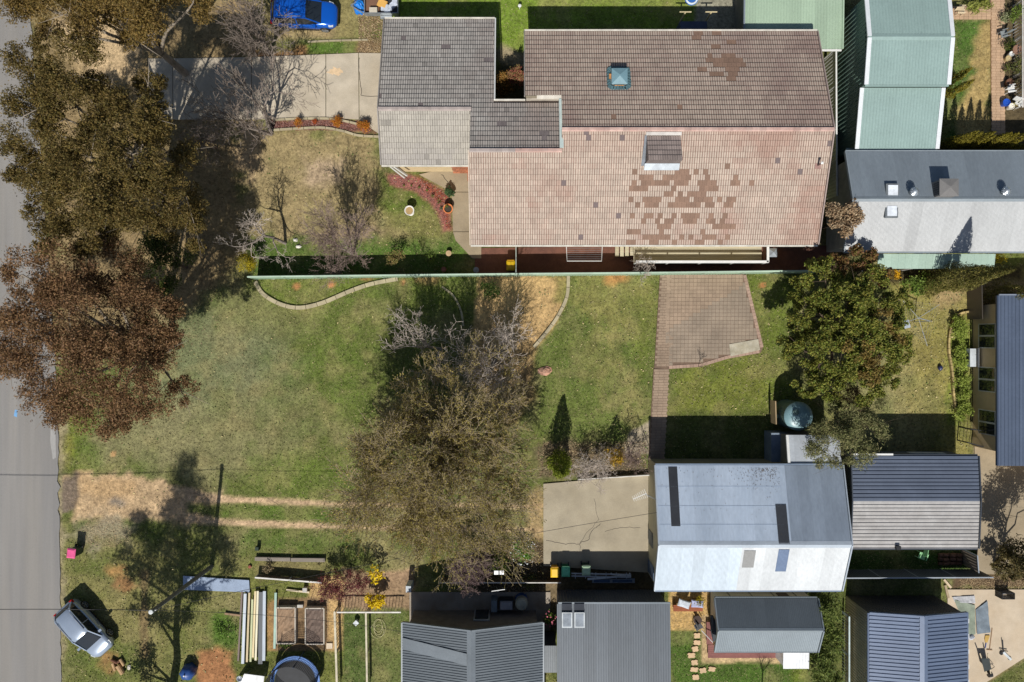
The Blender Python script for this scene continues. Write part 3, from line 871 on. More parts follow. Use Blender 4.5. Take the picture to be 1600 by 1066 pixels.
# paved walk in the top right garden
wk = bpy.data.objects.new('paved_walk', None); COL.objects.link(wk); wk['kind'] = 'structure'; ORG[wk] = Vector((0, 0, 0))
sheet('bedding', [(1547, -20), (1568, -20), (1568, 100), (1571, 225), (1549, 225)], .03, .06, M('joint_tan', G(160, 128, 98), var=.1), wk)
mb = MB()
for j in range(58):
    for i in range(3):
        mb.box(*XY(1551.6 + 7 * i + (1 if j % 2 else 0), -16 + 4.2 * j), .0, .3, .172, .045 + rng_.uniform(-.003, .003))
for j in range(5):
    for i in range(9):
        mb.box(*XY(1488 + 7 * i, 12 + 4.2 * j), .0, .3, .172, .045 + rng_.uniform(-.003, .003))
o = mb.build('brick_paving', M('paver_tan', G(196, 164, 132), var=.1, island=.09), wk); o['kind'] = 'stuff'

def edging(name, label, pts, wpx, hgt, mat, piece=14):
    t = T(name, label, 'garden edging', (*XY(*pts[0]), 0))
    fine = []
    for i in range(len(pts) - 1):
        p0, p1, p2, p3 = (np.array(pts[max(0, min(len(pts) - 1, i + k))], float) for k in (-1, 0, 1, 2))
        for k in range(8):
            u = k / 8
            fine.append(.5 * (2 * p1 + (p2 - p0) * u + (2 * p0 - 5 * p1 + 4 * p2 - p3) * u * u + (3 * p1 - p0 - 3 * p2 + p3) * u ** 3))
    fine.append(np.array(pts[-1], float))
    acc = [fine[0]]; out = []
    for q in fine[1:]:
        acc.append(q)
        if sum(np.linalg.norm(acc[i + 1] - acc[i]) for i in range(len(acc) - 1)) > piece or q is fine[-1]:
            out.append(acc); acc = [q]
    for seg in out:
        L_ = []; R_ = []
        for i, q in enumerate(seg):
            d = seg[min(i + 1, len(seg) - 1)] - seg[max(i - 1, 0)]; d = d / (np.linalg.norm(d) or 1)
            sh_ = d * (.35 if i == 0 else -.35 if i == len(seg) - 1 else 0)
            nn = np.array([-d[1], d[0]]) * wpx / 2
            L_.append(XY(*(q + nn + sh_))); R_.append(XY(*(q - nn + sh_)))
        secs = [[(*l, -.02), (*l, hgt), (*r, hgt), (*r, -.02)] for l, r in zip(L_, R_)]
        MB().loft(secs).build('edging_block', mat, t)
edge_m = M('edging_concrete', G(178, 166, 136), rough=.9, var=.15, rnd=.12)
edging('garden_edging', 'long curved concrete edging round the grassy bed by the green fence', [(399, 440), (412, 460), (440, 476), (470, 481), (505, 473), (545, 456), (580, 444), (622, 436)], 6, .1, edge_m)
edging('garden_edging', 'curved concrete edging along the sandy bed on the middle lawn', [(888, 431), (886, 462), (874, 490), (858, 514), (834, 543)], 5, .1, edge_m)
edging('garden_edging', 'concrete edging on the lawn side of the driveway bed', [(423, 204), (470, 201), (505, 200), (535, 205), (560, 212), (594, 214)], 3.2, .1, edge_m)
edging('garden_edging', 'concrete edging between the driveway and its red bed', [(428, 188), (470, 186), (515, 186), (540, 190), (565, 196)], 2.8, .14, edge_m)
edging('garden_edging', 'broken concrete edging below the blue car', [(481, 66), (520, 64), (575, 63)], 2.2, .08, edge_m)
edging('garden_edging', 'curved stone edging of the hedge bed by the tan house wall', [(1514, 487), (1496, 492), (1484, 512), (1481, 545), (1486, 580), (1489, 620), (1494, 650)], 3, .18, M('edging_tan', G(186, 164, 110), var=.2, rnd=.2), 8)
edging('garden_edging', 'faint curved edging in the shade below the long fence', [(690, 448), (708, 462), (720, 485), (724, 510)], 3, .06, edge_m)
# ------------------------------------------------------------------ buildings
def metal_slope(parent, e0, e1, r1, r0, pitch, ribh, mat, sheet_w=.76, prof='trap', name='roof_sheet', pick=None, skip=None):
    """ribbed sheets laid over the quad e0-e1 (low edge) r1-r0 (high edge); ribs run from low to high"""
    e0, e1, r1, r0 = map(Vector, (e0, e1, r1, r0))
    N = (e1 - e0).cross(r0 - e0).normalized()
    W = (e1 - e0).length; n = max(1, round(W / pitch)); per = max(1, round(sheet_w / pitch))
    pf = {'trap': [(0, 0), (.58, 0), (.66, 1), (.90, 1)], 'corr': [(0, 0), (.25, .75), (.5, 1), (.75, .75)],
          'plank': [(0, 0), (.04, 1), (.10, 1), (.14, .12), (.55, .25)]}[prof]
    i = 0
    while i < n:
        k1 = min(n, i + per)
        if n - k1 < per * .4: k1 = n
        ts = []
        for k in range(i, k1):
            ts += [((k + f) / n, h) for f, h in pf]
        ts.append((k1 / n, 0))
        v = []; f = []
        for t, h in ts:
            a = e0.lerp(e1, t) + N * (h * ribh); b = r0.lerp(r1, t) + N * (h * ribh)
            v += [a, b]
        for q in range(len(ts) - 1):
            f.append((2 * q, 2 * q + 2, 2 * q + 3, 2 * q + 1))
        mid = (e0.lerp(e1, (i + k1) / 2 / n) + r0.lerp(r1, (i + k1) / 2 / n)) / 2
        if not (skip and skip(mid)):
            mb = MB(); mb.v = v; mb.f = f
            mb.build(name, pick(mid) if pick else mat, parent)
        i = k1

def gable_house(root, axis, a0, a1, b0, bR, b1, h0, hR, h1, wallm, mats, pitch, ribh, prof='trap', ribs='slope', over=.15, trim=None, gutter=None, sheet_w=.76, cap=.16, wall_a=(.2, .2), pick=None, barge=True, capm=None):
    """ridge along axis; eaves at b0 (height h0) and b1 (height h1), ridge at bR"""
    Q = (lambda a, b, h: (a, b, h)) if axis == 'x' else (lambda a, b, h: (b, a, h))
    th = .07; sg = 1 if axis == 'x' else -1
    # walls
    A0, A1 = a0 + wall_a[0], a1 - wall_a[1]
    B0 = b0 + over * (1 if b0 < b1 else -1); B1 = b1 - over * (1 if b0 < b1 else -1)
    lo = .11
    s0 = (hR - h0) / abs(bR - b0); s1 = (hR - h1) / abs(bR - b1)
    H0 = h0 + s0 * over - lo; H1 = h1 + s1 * over - lo; HR = hR - lo
    secs = []
    for a in (A0, A1):
        secs.append([Q(a, B0, 0), Q(a, B0, H0), Q(a, bR, HR), Q(a, B1, H1), Q(a, B1, 0)])
    MB().loft(secs).build('wall', wallm, root)
    # roof deck
    mb = MB()
    for (bb, hh) in ((b0, h0), (b1, h1)):
        mb.hexa([Q(a0 + .02, bb, hh - th), Q(a1 - .02, bb, hh - th), Q(a1 - .02, bR, hR - th), Q(a0 + .02, bR, hR - th),
                 Q(a0 + .02, bb, hh - .015), Q(a1 - .02, bb, hh - .015), Q(a1 - .02, bR, hR - .015), Q(a0 + .02, bR, hR - .015)])
    mb.build('roof_frame', M('roof_timber', G(90, 86, 82)), root)
    for (bb, hh, mt) in ((b0, h0, mats[0]), (b1, h1, mats[1])):
        e0, e1, r1, r0 = Q(a0, bb, hh), Q(a1, bb, hh), Q(a1, bR, hR), Q(a0, bR, hR)
        if ((Vector(e1) - Vector(e0)).cross(Vector(r0) - Vector(e0))).z < 0:
            e0, e1, r1, r0 = e1, e0, r0, r1
        if ribs == 'slope':
            metal_slope(root, e0, e1, r1, r0, pitch, ribh, mt, sheet_w, prof, pick=pick)
        else:
            metal_slope(root, e1, r1, r0, e0, pitch, ribh, mt, sheet_w, prof, pick=pick)
    trim = trim or mats[1]; gutter = gutter or trim; capm = capm or trim
    if cap:
        z = hR + ribh + .012
        MB().loft([[Q(a, bR - cap * (1 if b0 < b1 else -1), z - cap * s0 - .01), Q(a, bR, z + .02), Q(a, bR + cap * (1 if b0 < b1 else -1), z - cap * s1 - .01), Q(a, bR, z - .04)] for a in (a0 - .02, a1 + .02)]).build('ridge_cap', capm, root)
    for (bb, hh) in ((b0, h0), (b1, h1)):
        d = -1 if bb == min(b0, b1) else 1
        MB().bar(Q(a0, bb + d * .05, hh - .06), Q(a1, bb + d * .05, hh - .06), .1, .1).build('gutter', gutter, root)
    if barge:
        for a, d in ((a0, -1), (a1, 1)):
            mb = MB()
            for (bb, hh) in ((b0, h0), (b1, h1)):
                mb.bar(Q(a + d * .05, bb, hh + .0), Q(a + d * .05, bR, hR + .0), .07, .2)
            mb.build('barge_board', trim, root)

white = M('white_paint', G(238, 238, 234), rough=.45, var=.05)
white_metal = M('white_metal', G(232, 236, 238), rough=.35, var=.05)
galv = M('galvanised_steel', G(170, 176, 180), rough=.4, metal=.5, var=.15, scale=3)
dark_metal = M('dark_metal', G(52, 54, 58), rough=.5, var=.1)
black_mat = M('black_plastic', G(30, 31, 33), rough=.5, var=.1)
glass = M('dark_glass', (.015, .02, .025), rough=.06, var=0, var2=0, spec=.8)

# ---- A: house with the tiled roofs
house = T('tiled_house', 'large house with weathered concrete tile roofs, pinkish cream and grey, behind the green fence', 'house', (8.5, 13, 0))
tP = math.tan(rad(18)); cP, sP = math.cos(rad(18)), math.sin(rad(18))
pl_A2N = lambda y: 2.65 + .325 * (21.39 - y)
pl_RN = lambda y: 3.86 + .325 * (20.03 - y)
pl_S = lambda y: 6.15 - .325 * (12.99 - y)
pl_A2S = lambda y: 4.82 - .325 * (14.70 - y)
cream = np.array(G(199, 183, 166)); redb = np.array(G(134, 100, 88)); brown = np.array(G(142, 114, 96)); greyt = np.array(G(176, 170, 162)) * 1.12; greyd = np.array(G(112, 106, 102))
tile_m = M('roof_tile', attr=True, rough=.85, var=.10, scale=1.2, var2=.16, scale2=30, bump=.15)
tile_b = M('roof_tile_brown', tuple(brown), rough=.85, var=.08, rnd=.1)
tile_d = M('roof_tile_dark', tuple(np.array(G(122, 112, 110))), rough=.85, var=.1, rnd=.1)
TW, TG = .295, .345
TPROF = [(0.0, 0.0), (.07, .010), (.14, .022), (.25, .026), (.36, .022), (.43, .010), (.50, .002), (.57, .010), (.64, .022), (.75, .026), (.86, .022), (.93, .010), (1.0, 0.0)]
def tile_geo(o, ux, us, nz, wd=TW):
    """one double-roll tile: lower left corner o, ux across, us up the slope, nz normal"""
    v = []
    for t, h in TPROF:
        a = o + ux * (t * (wd - .006) + .003); h = h * .62
        v.append(a + nz * (h + .017)); v.append(a + us * (TG + .03) + nz * (h + .002)); v.append(a + nz * (h - .004)); v.append(a + us * .05 + nz * (h + .0155))
    f = []
    for k in range(len(TPROF) - 1):
        a, b = 4 * k, 4 * k + 4
        f.append((a + 3, b + 3, b + 1, a + 1)); f.append((a, b, b + 3, a + 3)); f.append((a + 2, b + 2, b, a))
    return v, f
ZX, ZY = 980, 240
BROWN_S = {}
_rows = [(130, [(60, 85), (1075, 1110)]), (195, [(500, 660), (720, 765), (825, 880), (60, 120)]), (258, [(145, 300), (415, 445), (460, 680), (855, 900), (1180, 1225)]),
 (320, [(55, 105), (165, 435), (495, 655), (770, 980), (1145, 1250), (1365, 1415)]), (383, [(25, 240), (465, 515), (790, 985)]), (446, [(380, 480), (540, 595), (655, 865)]),
 (510, [(20, 70), (190, 345), (515, 675), (730, 940), (1000, 1050), (1105, 1210)]), (570, [(100, 150), (205, 315), (430, 800), (860, 965), (1075, 1180)]),
 (634, [(15, 80), (180, 285), (340, 390), (505, 555), (615, 770), (885, 935), (1045, 1095)]), (697, [(150, 205), (315, 360), (420, 525), (635, 745), (855, 955), (1010, 1065)]),
 (760, [(335, 495), (930, 1190)]), (822, [(-30, 140), (360, 410), (790, 840)]), (884, [(175, 490), (550, 610), (660, 700), (815, 970), (1085, 1130)]), (944, [(0, 60), (250, 360), (515, 560), (735, 830), (995, 1045)])]
def is_brown_s(px, py):
    zx = (px - ZX) * 7.105; zy = (py - ZY) * 7.105
    for y0, iv in _rows:
        if y0 - 2 <= zy < y0 + 61:
            return any(a + 4 < zx < b + 10 for a, b in iv)
    return False
_rowsN = [(185, [(1000, 1050), (1110, 1160)]), (212, [(990, 1050)]), (240, [(1195, 1250)]), (268, [(1105, 1155)]), (320, [(1075, 1110), (1165, 1240)]), (345, [(1075, 1110), (1110, 1285)]),
 (370, [(1115, 1285)]), (397, [(1025, 1075), (1190, 1250)]), (423, [(1095, 1180), (1200, 1250)]), (448, [(1195, 1250)]), (235, [(312, 338)]), (265, [(735, 760)]), (608, [(910, 938)]), (660, [(555, 578)])]
def is_brown_n(px, py):
    zx = (px - 800) * 3.552; zy = py * 3.552
    for y0, iv in _rowsN:
        if abs(zy - y0) < 13: return any(a < zx < b for a, b in iv)
    return False
def to_px(x, y, h):
    k = S / (1 - h / H); return 800 + x * k, 533 - y * k
n_sep = 0
def tile_slope(name, x0, x1, y_e, y_r, plane, mask, tone, brownf=None, hole=None):
    global n_sep
    sgn = 1 if y_r > y_e else -1
    L_ = abs(y_r - y_e) / cP; rows = max(1, round(L_ / TG)); gauge = L_ / rows
    us = Vector((0, sgn * cP, sP)); ux = Vector((1, 0, 0)) if sgn > 0 else Vector((-1, 0, 0)); nz = ux.cross(us)
    VV = []; FF = []; CC = []
    rt = random.Random(len(name) + int(x1 * 7))
    ncol = int((x1 - x0) / TW) + 1
    for r in range(rows):
        off = (TW / 2 if r % 2 else 0)
        for c in range(ncol + 1):
            d = c * TW - off
            xl = (x0 + d) if sgn > 0 else (x1 - d)
            yl = y_e + sgn * r * gauge * cP
            xc = xl + (TW / 2 if sgn > 0 else -TW / 2); yc = yl + sgn * gauge * cP / 2
            xr = mask(yc)
            if xr is None: continue
            lo_, hi_ = (xl, xl + TW) if sgn > 0 else (xl - TW, xl)
            lo_, hi_ = max(lo_, xr[0]), min(hi_, xr[1])
            if hi_ - lo_ < .04: continue
            if hole and hole(xc, yc): continue
            xl = lo_ if sgn > 0 else hi_; xc = (lo_ + hi_) / 2
            o = Vector((xl, yl, plane(yl))) + Vector((0, 0, rt.uniform(-.003, .004)))
            v, f = tile_geo(o, ux, us, nz, hi_ - lo_)
            px, py = to_px(xc, yc, plane(yc))
            bf = brownf(px, py) if brownf else False
            if bf and n_sep < 290:
                mb = MB(); mb.v = v; mb.f = f
                tob = mb.build('replacement_tile', tile_b if bf != 'dark' else tile_d, house); n_sep += 1
                continue
            crest, valley = tone(xc, yc, rt)
            i = len(VV); VV += v; FF += [tuple(i + k for k in q) for q in f]
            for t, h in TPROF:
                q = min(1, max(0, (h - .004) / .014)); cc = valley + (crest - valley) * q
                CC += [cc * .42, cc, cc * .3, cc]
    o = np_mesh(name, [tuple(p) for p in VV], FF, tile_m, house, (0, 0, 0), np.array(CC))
    o['kind'] = 'stuff'
    return o
def tone_S(x, y, r):
    a = float(fbm(x, y, .35)); b = float(fbm(x + 40, y, 1.3))
    red = min(1, max(0, (a - .42) * 3 + (x - 14) * .06 + (b - .5) * 1.3 + r.gauss(0, .10)))
    if y > 11.6: red = min(1, red + .25)
    c = cream * r.uniform(.90, 1.06); v = redb * r.uniform(.9, 1.25)
    c = c + (np.array(G(172, 138, 122)) - c) * red * .75
    if r.random() < .006: c = v = np.array(G(120, 106, 104))
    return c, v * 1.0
def tone_RN(x, y, r):
    a = float(fbm(x + 10, y + 4, .4)); b = float(fbm(x, y + 60, 1.5))
    red = min(1, max(0, .25 + (a - .45) * 2.5 + (x - 13) * .03 + (b - .5) * .8 + r.gauss(0, .10)))
    c = cream * np.array((.93, .92, .92)) * r.uniform(.88, 1.05)
    c = c + (np.array(G(152, 130, 122)) - c) * red * .7
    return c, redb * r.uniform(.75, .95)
def tone_A2N(x, y, r):
    a = float(fbm(x + 70, y + 4, .45)); b = float(fbm(x - 40, y + 30, 1.2))
    pink = min(1, max(0, (x + 4) * .10 + (b - .5) * .9))
    c = greyt * r.uniform(.84, 1.06) * (.86 + .3 * a)
    c = c + (np.array(G(158, 138, 128)) - c) * pink * .8
    if r.random() < .012: c = c * .7
    return c, greyd * r.uniform(.8, 1.0)
def tone_A2S(x, y, r):
    a = float(fbm(x + 20, y + 44, .5))
    edge_ = min(1, max(0, (12.4 - y) * .9 + (a - .5) * 2.5 + r.gauss(0, .14)))
    c = np.array(G(188, 182, 169)) * r.uniform(.9, 1.05); c = c + (greyt * .86 - c) * edge_
    if r.random() < .02: c = c * .68
    return c, np.array(G(150, 142, 134)) * r.uniform(.85, 1.05)
ye2n, yeS, yR, yL, y2 = 21.39, 6.196, 12.99, 11.81, 14.70
def mask2n(y):
    if y > 15.24: return (-8.45, -1.15)
    if y > 14.70: return (-8.45, 3.03)
    return (-2.63, 3.03)
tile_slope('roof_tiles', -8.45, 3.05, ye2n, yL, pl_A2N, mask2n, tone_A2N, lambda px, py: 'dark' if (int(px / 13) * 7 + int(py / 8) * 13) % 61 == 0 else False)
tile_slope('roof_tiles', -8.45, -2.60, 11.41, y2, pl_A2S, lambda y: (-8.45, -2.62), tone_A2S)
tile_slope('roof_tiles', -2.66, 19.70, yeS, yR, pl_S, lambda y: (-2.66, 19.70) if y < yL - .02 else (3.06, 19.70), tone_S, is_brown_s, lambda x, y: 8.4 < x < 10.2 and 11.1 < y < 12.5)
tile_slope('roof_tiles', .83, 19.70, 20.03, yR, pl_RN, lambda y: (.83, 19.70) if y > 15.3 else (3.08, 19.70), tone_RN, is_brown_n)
# roof decks under the tiles
deck_m = M('roof_batten', G(84, 72, 66))
def deck(pts, plane):
    p3 = [(x, y, plane(y) - .02) for x, y in pts]
    if sum(p3[i][0] * p3[(i + 1) % len(p3)][1] - p3[(i + 1) % len(p3)][0] * p3[i][1] for i in range(len(p3))) < 0: p3 = p3[::-1]
    MB().slab(p3, .12).build('roof_deck', deck_m, house)
deck([(-8.42, 21.36), (-1.17, 21.36), (-1.17, 15.24), (3.0, 15.24), (3.0, 11.84), (-2.6, 11.84), (-2.6, 14.74), (-8.42, 14.74)], pl_A2N)
deck([(-8.42, 14.68), (-2.63, 14.68), (-2.63, 11.45), (-8.42, 11.45)], pl_A2S)
deck([(-2.63, 6.23), (19.67, 6.23), (19.67, 12.97), (3.06, 12.97), (3.06, 11.79), (-2.63, 11.79)], pl_S)
deck([(.86, 20.0), (19.67, 20.0), (19.67, 13.0), (3.1, 13.0), (3.1, 15.26), (.86, 15.26)], pl_RN)
# ridge tiles, one by one
def ridge(x0, x1, y, h, mat):
    n = round((x1 - x0) / .42)
    for i in range(n):
        a = x0 + (x1 - x0) * i / n; b = x0 + (x1 - x0) * (i + 1) / n + .03
        secs = []
        for x, up in ((a, .014), (b, .0)):
            secs.append([(x, y - .15, h + .0 + up), (x, y - .08, h + .085 + up), (x, y + .08, h + .085 + up), (x, y + .15, h + .0 + up)])
        MB().loft(secs).build('ridge_tile', mat, house)
rt_red = M('ridge_tile_red', G(168, 116, 104), rough=.8, var=.15, rnd=.16, col2=G(206, 180, 168), c2scale=2.2, c2lo=-.4, c2hi=.9)
rt_grey = M('ridge_tile_grey', G(166, 154, 148), rough=.8, var=.15, rnd=.14)
ridge(3.06, 19.72, yR, 6.17, rt_red); ridge(-2.63, .2, yL, 5.79, rt_grey); ridge(.2, 3.05, yL, 5.79, rt_red); ridge(-8.45, -2.6, y2, 4.84, rt_grey)
# walls
cream_wall = M('cream_render', G(214, 192, 150), rough=.9, var=.08)
brick_base = M('brick_joint', G(160, 130, 108), rough=.9)
mb = MB()
mb.prism([(-8.1, 11.9), (-1.5, 11.9), (-1.5, 20.9), (-8.1, 20.9)], 0, 2.75)
mb.prism([(-8.1, 12.3), (-2.6, 12.3), (-2.6, 16.5), (-8.1, 16.5)], 2.7, 3.75)
mb.prism([(-2.2, 6.75), (2.9, 6.75), (2.9, 14.9), (-2.2, 14.9)], 0, 4.0)
mb.prism([(1.3, 6.75), (19.3, 6.75), (19.3, 19.5), (1.3, 19.5)], 0, 3.88)
mb.prism([(3.2, 9.5), (19.3, 9.5), (19.3, 16.5), (3.2, 16.5)], 3.8, 4.85)
mb.build('wall', cream_wall, house)
# gable ends and the step between the two roofs
mb = MB()
for x in (19.32, 3.14):
    mb.poly([(x, 6.8, 3.9), (x, 19.4, 3.9), (x, yR, 6.0)])
mb.poly([(-8.12, 12.0, 2.7), (-8.12, 20.8, 2.7), (-8.12, 14.7, 4.7)])
mb.poly([(-2.5, 6.8, 3.9), (-2.5, 14.6, 3.9), (-2.5, 11.8, 5.6)])
mb.quad((.9, 15.27, 4.6), (3.1, 15.27, 4.6), (3.1, 15.27, 5.35), (.9, 15.27, 5.35))
mb.quad((3.13, 15.2, 4.6), (3.13, 11.85, 5.7), (3.13, 13.0, 6.05), (3.13, 15.2, 5.4))
mb.build('gable', M('gable_board', G(196, 186, 170)), house)
# porch brick panel with single bricks
pb = MB().prism([(-4.1, 11.82), (-2.62, 11.82), (-2.62, 11.88), (-4.1, 11.88)], 0, 3.2).build('brick_panel', brick_base, house)
brick_m = M('brick', G(186, 118, 84), rough=.9, var=.12, rnd=.2)
me_b = None
for r in range(8):
    for c in range(6):
        z = .05 + r * .40; x = -4.0 + c * .25 + (.12 if r % 2 else 0)
        if x > -2.7: continue
        if me_b is None:
            ob = MB().box(0, 0, -.0, .235, .05, .37).build('brick', brick_m, house, local=True); me_b = ob.data
        else:
            ob = bpy.data.objects.new('brick', me_b); COL.objects.link(ob); ob.parent = house
        ob.location = Vector((x, 11.80, z)) - ORG[house]
MB().prism([(-3.1, 11.2), (-2.6, 11.2), (-2.6, 11.8), (-3.1, 11.8)], 0, .5).build('porch_pier', brick_m, house)
MB().bar((-7.55, 11.5, 0), (-8.05, 11.5, 3.5), .12, .12).build('porch_post', white, house)
MB().bar((-7.2, 11.35, 1.2), (-7.75, 11.42, 3.6), .12, .12).build('porch_brace', white, house)
# gutters, fascias, white barges
for (a, b_, c_) in (((-8.45, 21.44, 2.66), (-1.15, 21.44, 2.66), 'gutter'), ((.8, 20.08, 3.87), (19.72, 20.08, 3.87), 'gutter'), ((-2.66, 6.14, 3.94), (19.72, 6.14, 3.94), 'gutter'), ((-8.45, 11.35, 3.74), (-2.66, 11.35, 3.74), 'gutter'), ((-1.15, 15.30, 4.66), (.84, 15.30, 4.66), 'gutter')):
    MB().bar(a, b_, .10, .10).build(c_, M('gutter_cream', G(222, 216, 202), rough=.5), house)
MB().bar((-1.10, 21.4, 2.72), (-1.10, 15.3, 4.72), .08, .12).build('barge_board', white, house)
pale_barge = M('barge_pale', G(206, 220, 214), rough=.5, var=.08)
MB().hexa([(2.93, 15.12, 5.08), (3.17, 15.12, 5.08), (3.17, 11.88, 6.02), (2.93, 11.88, 6.02), (2.93, 15.12, 5.44), (3.17, 15.12, 5.44), (3.17, 11.88, 6.12), (2.93, 11.88, 6.12)]).build('barge_board', pale_barge, house)
MB().bar((1.55, 15.24, 5.34), (3.15, 15.24, 5.34), .22, .12).build('fascia', M('fascia_white', G(228, 220, 204)), house)
MB().bar((.86, 15.24, 5.38), (1.55, 15.24, 5.38), .12, .12).build('fascia', M('fascia_old', G(150, 138, 116)), house)
for (x, d) in ((19.74, 1), (-8.49, -1)):
    if d > 0:
        mb = MB(); mb.bar((x, 6.2, 3.98), (x, yR, 6.2), .07, .16); mb.bar((x, 20.0, 3.9), (x, yR, 6.2), .07, .16); mb.build('barge_board', M('barge_grey', G(168, 150, 142)), house)
    else:
        mb = MB(); mb.bar((x, 21.39, 2.7), (x, y2, 4.88), .07, .14); mb.bar((x, 11.41, 3.78), (x, y2, 4.88), .07, .14); mb.build('barge_board', M('barge_old', G(150, 144, 138)), house)
MB().bar((.79, 20.0, 3.9), (.79, 15.25, 5.46), .06, .14).build('barge_board', MATS['barge_old'], house)
MB().bar((-2.70, 6.2, 3.97), (-2.70, yL, 5.8), .06, .14).build('barge_board', M('barge_cream', G(206, 190, 172)), house)
# dormer vent with its own tiles, flashings
dx0, dx1, dyS, dyN = 8.28, 10.36, 11.0, 12.62
hS_, hN_ = pl_S(dyN) + .30, pl_S(dyN) - .02
dm = MB().hexa([(dx0, dyS, pl_S(dyS) - .2), (dx1, dyS, pl_S(dyS) - .2), (dx1, dyN, hN_ - .3), (dx0, dyN, hN_ - .3), (dx0, dyS, hS_ + .25), (dx1, dyS, hS_ + .25), (dx1, dyN, hN_ + .02), (dx0, dyN, hN_ + .02)]).build('dormer', M('dormer_wall', G(122, 112, 108)), house)
usd = Vector((0, dyS - dyN, hS_ + .25 - hN_ - .02)); ln_ = usd.length; usd.normalize()
VV = []; FF = []; CC = []; rt = random.Random(2)
sv = TG; TGs = TG
for r in range(5):
    for c in range(7):
        o = Vector((dx1 - c * TW - .01, dyN, hN_ + .02)) + usd * (r * ln_ / 5)
        v, f = tile_geo(o, Vector((-1, 0, 0)), usd * (ln_ / 5 / TG) * .95, Vector((-1, 0, 0)).cross(usd))
        i = len(VV); VV += v; FF += [tuple(i + k for k in q) for q in f]
        b_ = np.array(G(168, 152, 144)) * rt.uniform(.75, 1.05)
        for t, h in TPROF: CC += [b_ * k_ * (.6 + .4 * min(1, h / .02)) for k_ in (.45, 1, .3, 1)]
np_mesh('dormer_tiles', [tuple(p) for p in VV], FF, tile_m, dm, (0, 0, 0), np.array(CC))['kind'] = 'stuff'
MB().bar((dx0 - .05, dyN + .1, hN_ + .12), (dx1 + .05, dyN + .1, hN_ + .12), .2, .06).build('flashing', M('flashing_pale', G(220, 214, 206)), dm)
MB().hexa([(dx0 - .25, dyS - .1, pl_S(dyS - .1) + .05), (dx0 - .01, dyS - .1, pl_S(dyS - .1) + .05), (dx0 - .01, dyN, pl_S(dyN) + .04), (dx0 - .12, dyN, pl_S(dyN) + .04), (dx0 - .25, dyS - .1, pl_S(dyS - .1) + .09), (dx0 - .01, dyS - .1, pl_S(dyS - .1) + .09), (dx0 - .01, dyN, pl_S(dyN) + .08), (dx0 - .12, dyN, pl_S(dyN) + .08)]).build('flashing', M('lead_flashing', G(118, 124, 132), metal=.2, rough=.5), dm)
MB().hexa([(dx0 - .06, dyS - .36, pl_S(dyS - .36) + .06), (dx1 + .04, dyS - .36, pl_S(dyS - .36) + .06), (dx1 + .04, dyS - .01, pl_S(dyS) + .10), (dx0 - .06, dyS - .01, pl_S(dyS) + .10), (dx0 - .06, dyS - .36, pl_S(dyS - .36) + .10), (dx1 + .04, dyS - .36, pl_S(dyS - .36) + .10), (dx1 + .04, dyS - .01, pl_S(dyS) + .24), (dx0 - .06, dyS - .01, pl_S(dyS) + .24)]).build('flashing', M('zinc_flashing', G(176, 184, 190), metal=.3, rough=.4), dm)
# teal roof ventilator
vx, vy = 6.72, 16.55; vz = pl_RN(vy)
teal = M('teal_metal', G(104, 138, 148), rough=.5, var=.12)
vt = MB().box(vx, vy, vz - .1, .82, .9, vz + .30, 0, 1).build('roof_ventilator', teal, house)
MB().loft([[(vx - .5, vy - .5, vz + .30), (vx + .5, vy - .5, vz + .30), (vx + .5, vy + .5, vz + .30), (vx - .5, vy + .5, vz + .30)], [(vx - .5, vy - .5, vz + .37), (vx + .5, vy - .5, vz + .37), (vx + .5, vy + .5, vz + .37), (vx - .5, vy + .5, vz + .37)], [(vx - .02, vy - .04, vz + .54), (vx + .02, vy - .04, vz + .54), (vx + .02, vy + .04, vz + .54), (vx - .02, vy + .04, vz + .54)]]).build('cap', M('teal_cap', G(120, 154, 164), rough=.45, var=.08), vt)
mb = MB(); rt = random.Random(4)
for i in range(26):
    a = i / 26 * 6.283; ex, ey = vx + math.copysign(min(.62, abs(.8 * math.cos(a))), math.cos(a)), vy + math.copysign(min(.7, abs(.9 * math.sin(a))), math.sin(a))
    mb.box(ex, ey, pl_RN(ey) + .02, .24, .2, pl_RN(ey) + .075, a + rt.uniform(-.3, .3))
mb.build('base_flashing', M('teal_dark', G(78, 108, 114), rough=.6, var=.25), vt)
for s_ in ((vx - .55, vy, .14, .5), (vx, vy - .6, .6, .14)):
    MB().box(s_[0], s_[1], pl_RN(s_[1]) + .05, s_[2], s_[3], pl_RN(s_[1]) + .1).build('mortar', M('orange_mortar', G(196, 140, 84)), vt)
# vent pipe
px_, py_ = P(1272, 262, 5.0)[:2]; pz = pl_S(py_)
vp = MB().box(px_, py_, pz + .03, .38, .42, pz + .06).build('vent_pipe', M('lead_flash2', G(176, 140, 130)), house)
MB().tube([(px_, py_, pz), (px_ + .02, py_ + .02, pz + .55)], .05, 8).build('pipe', M('pipe_dark', G(110, 88, 82)), vp)
MB().lathe(px_ + .02, py_ + .02, [(.08, pz + .55), (.09, pz + .62), (.02, pz + .66)], 10).build('cowl', white, vp)

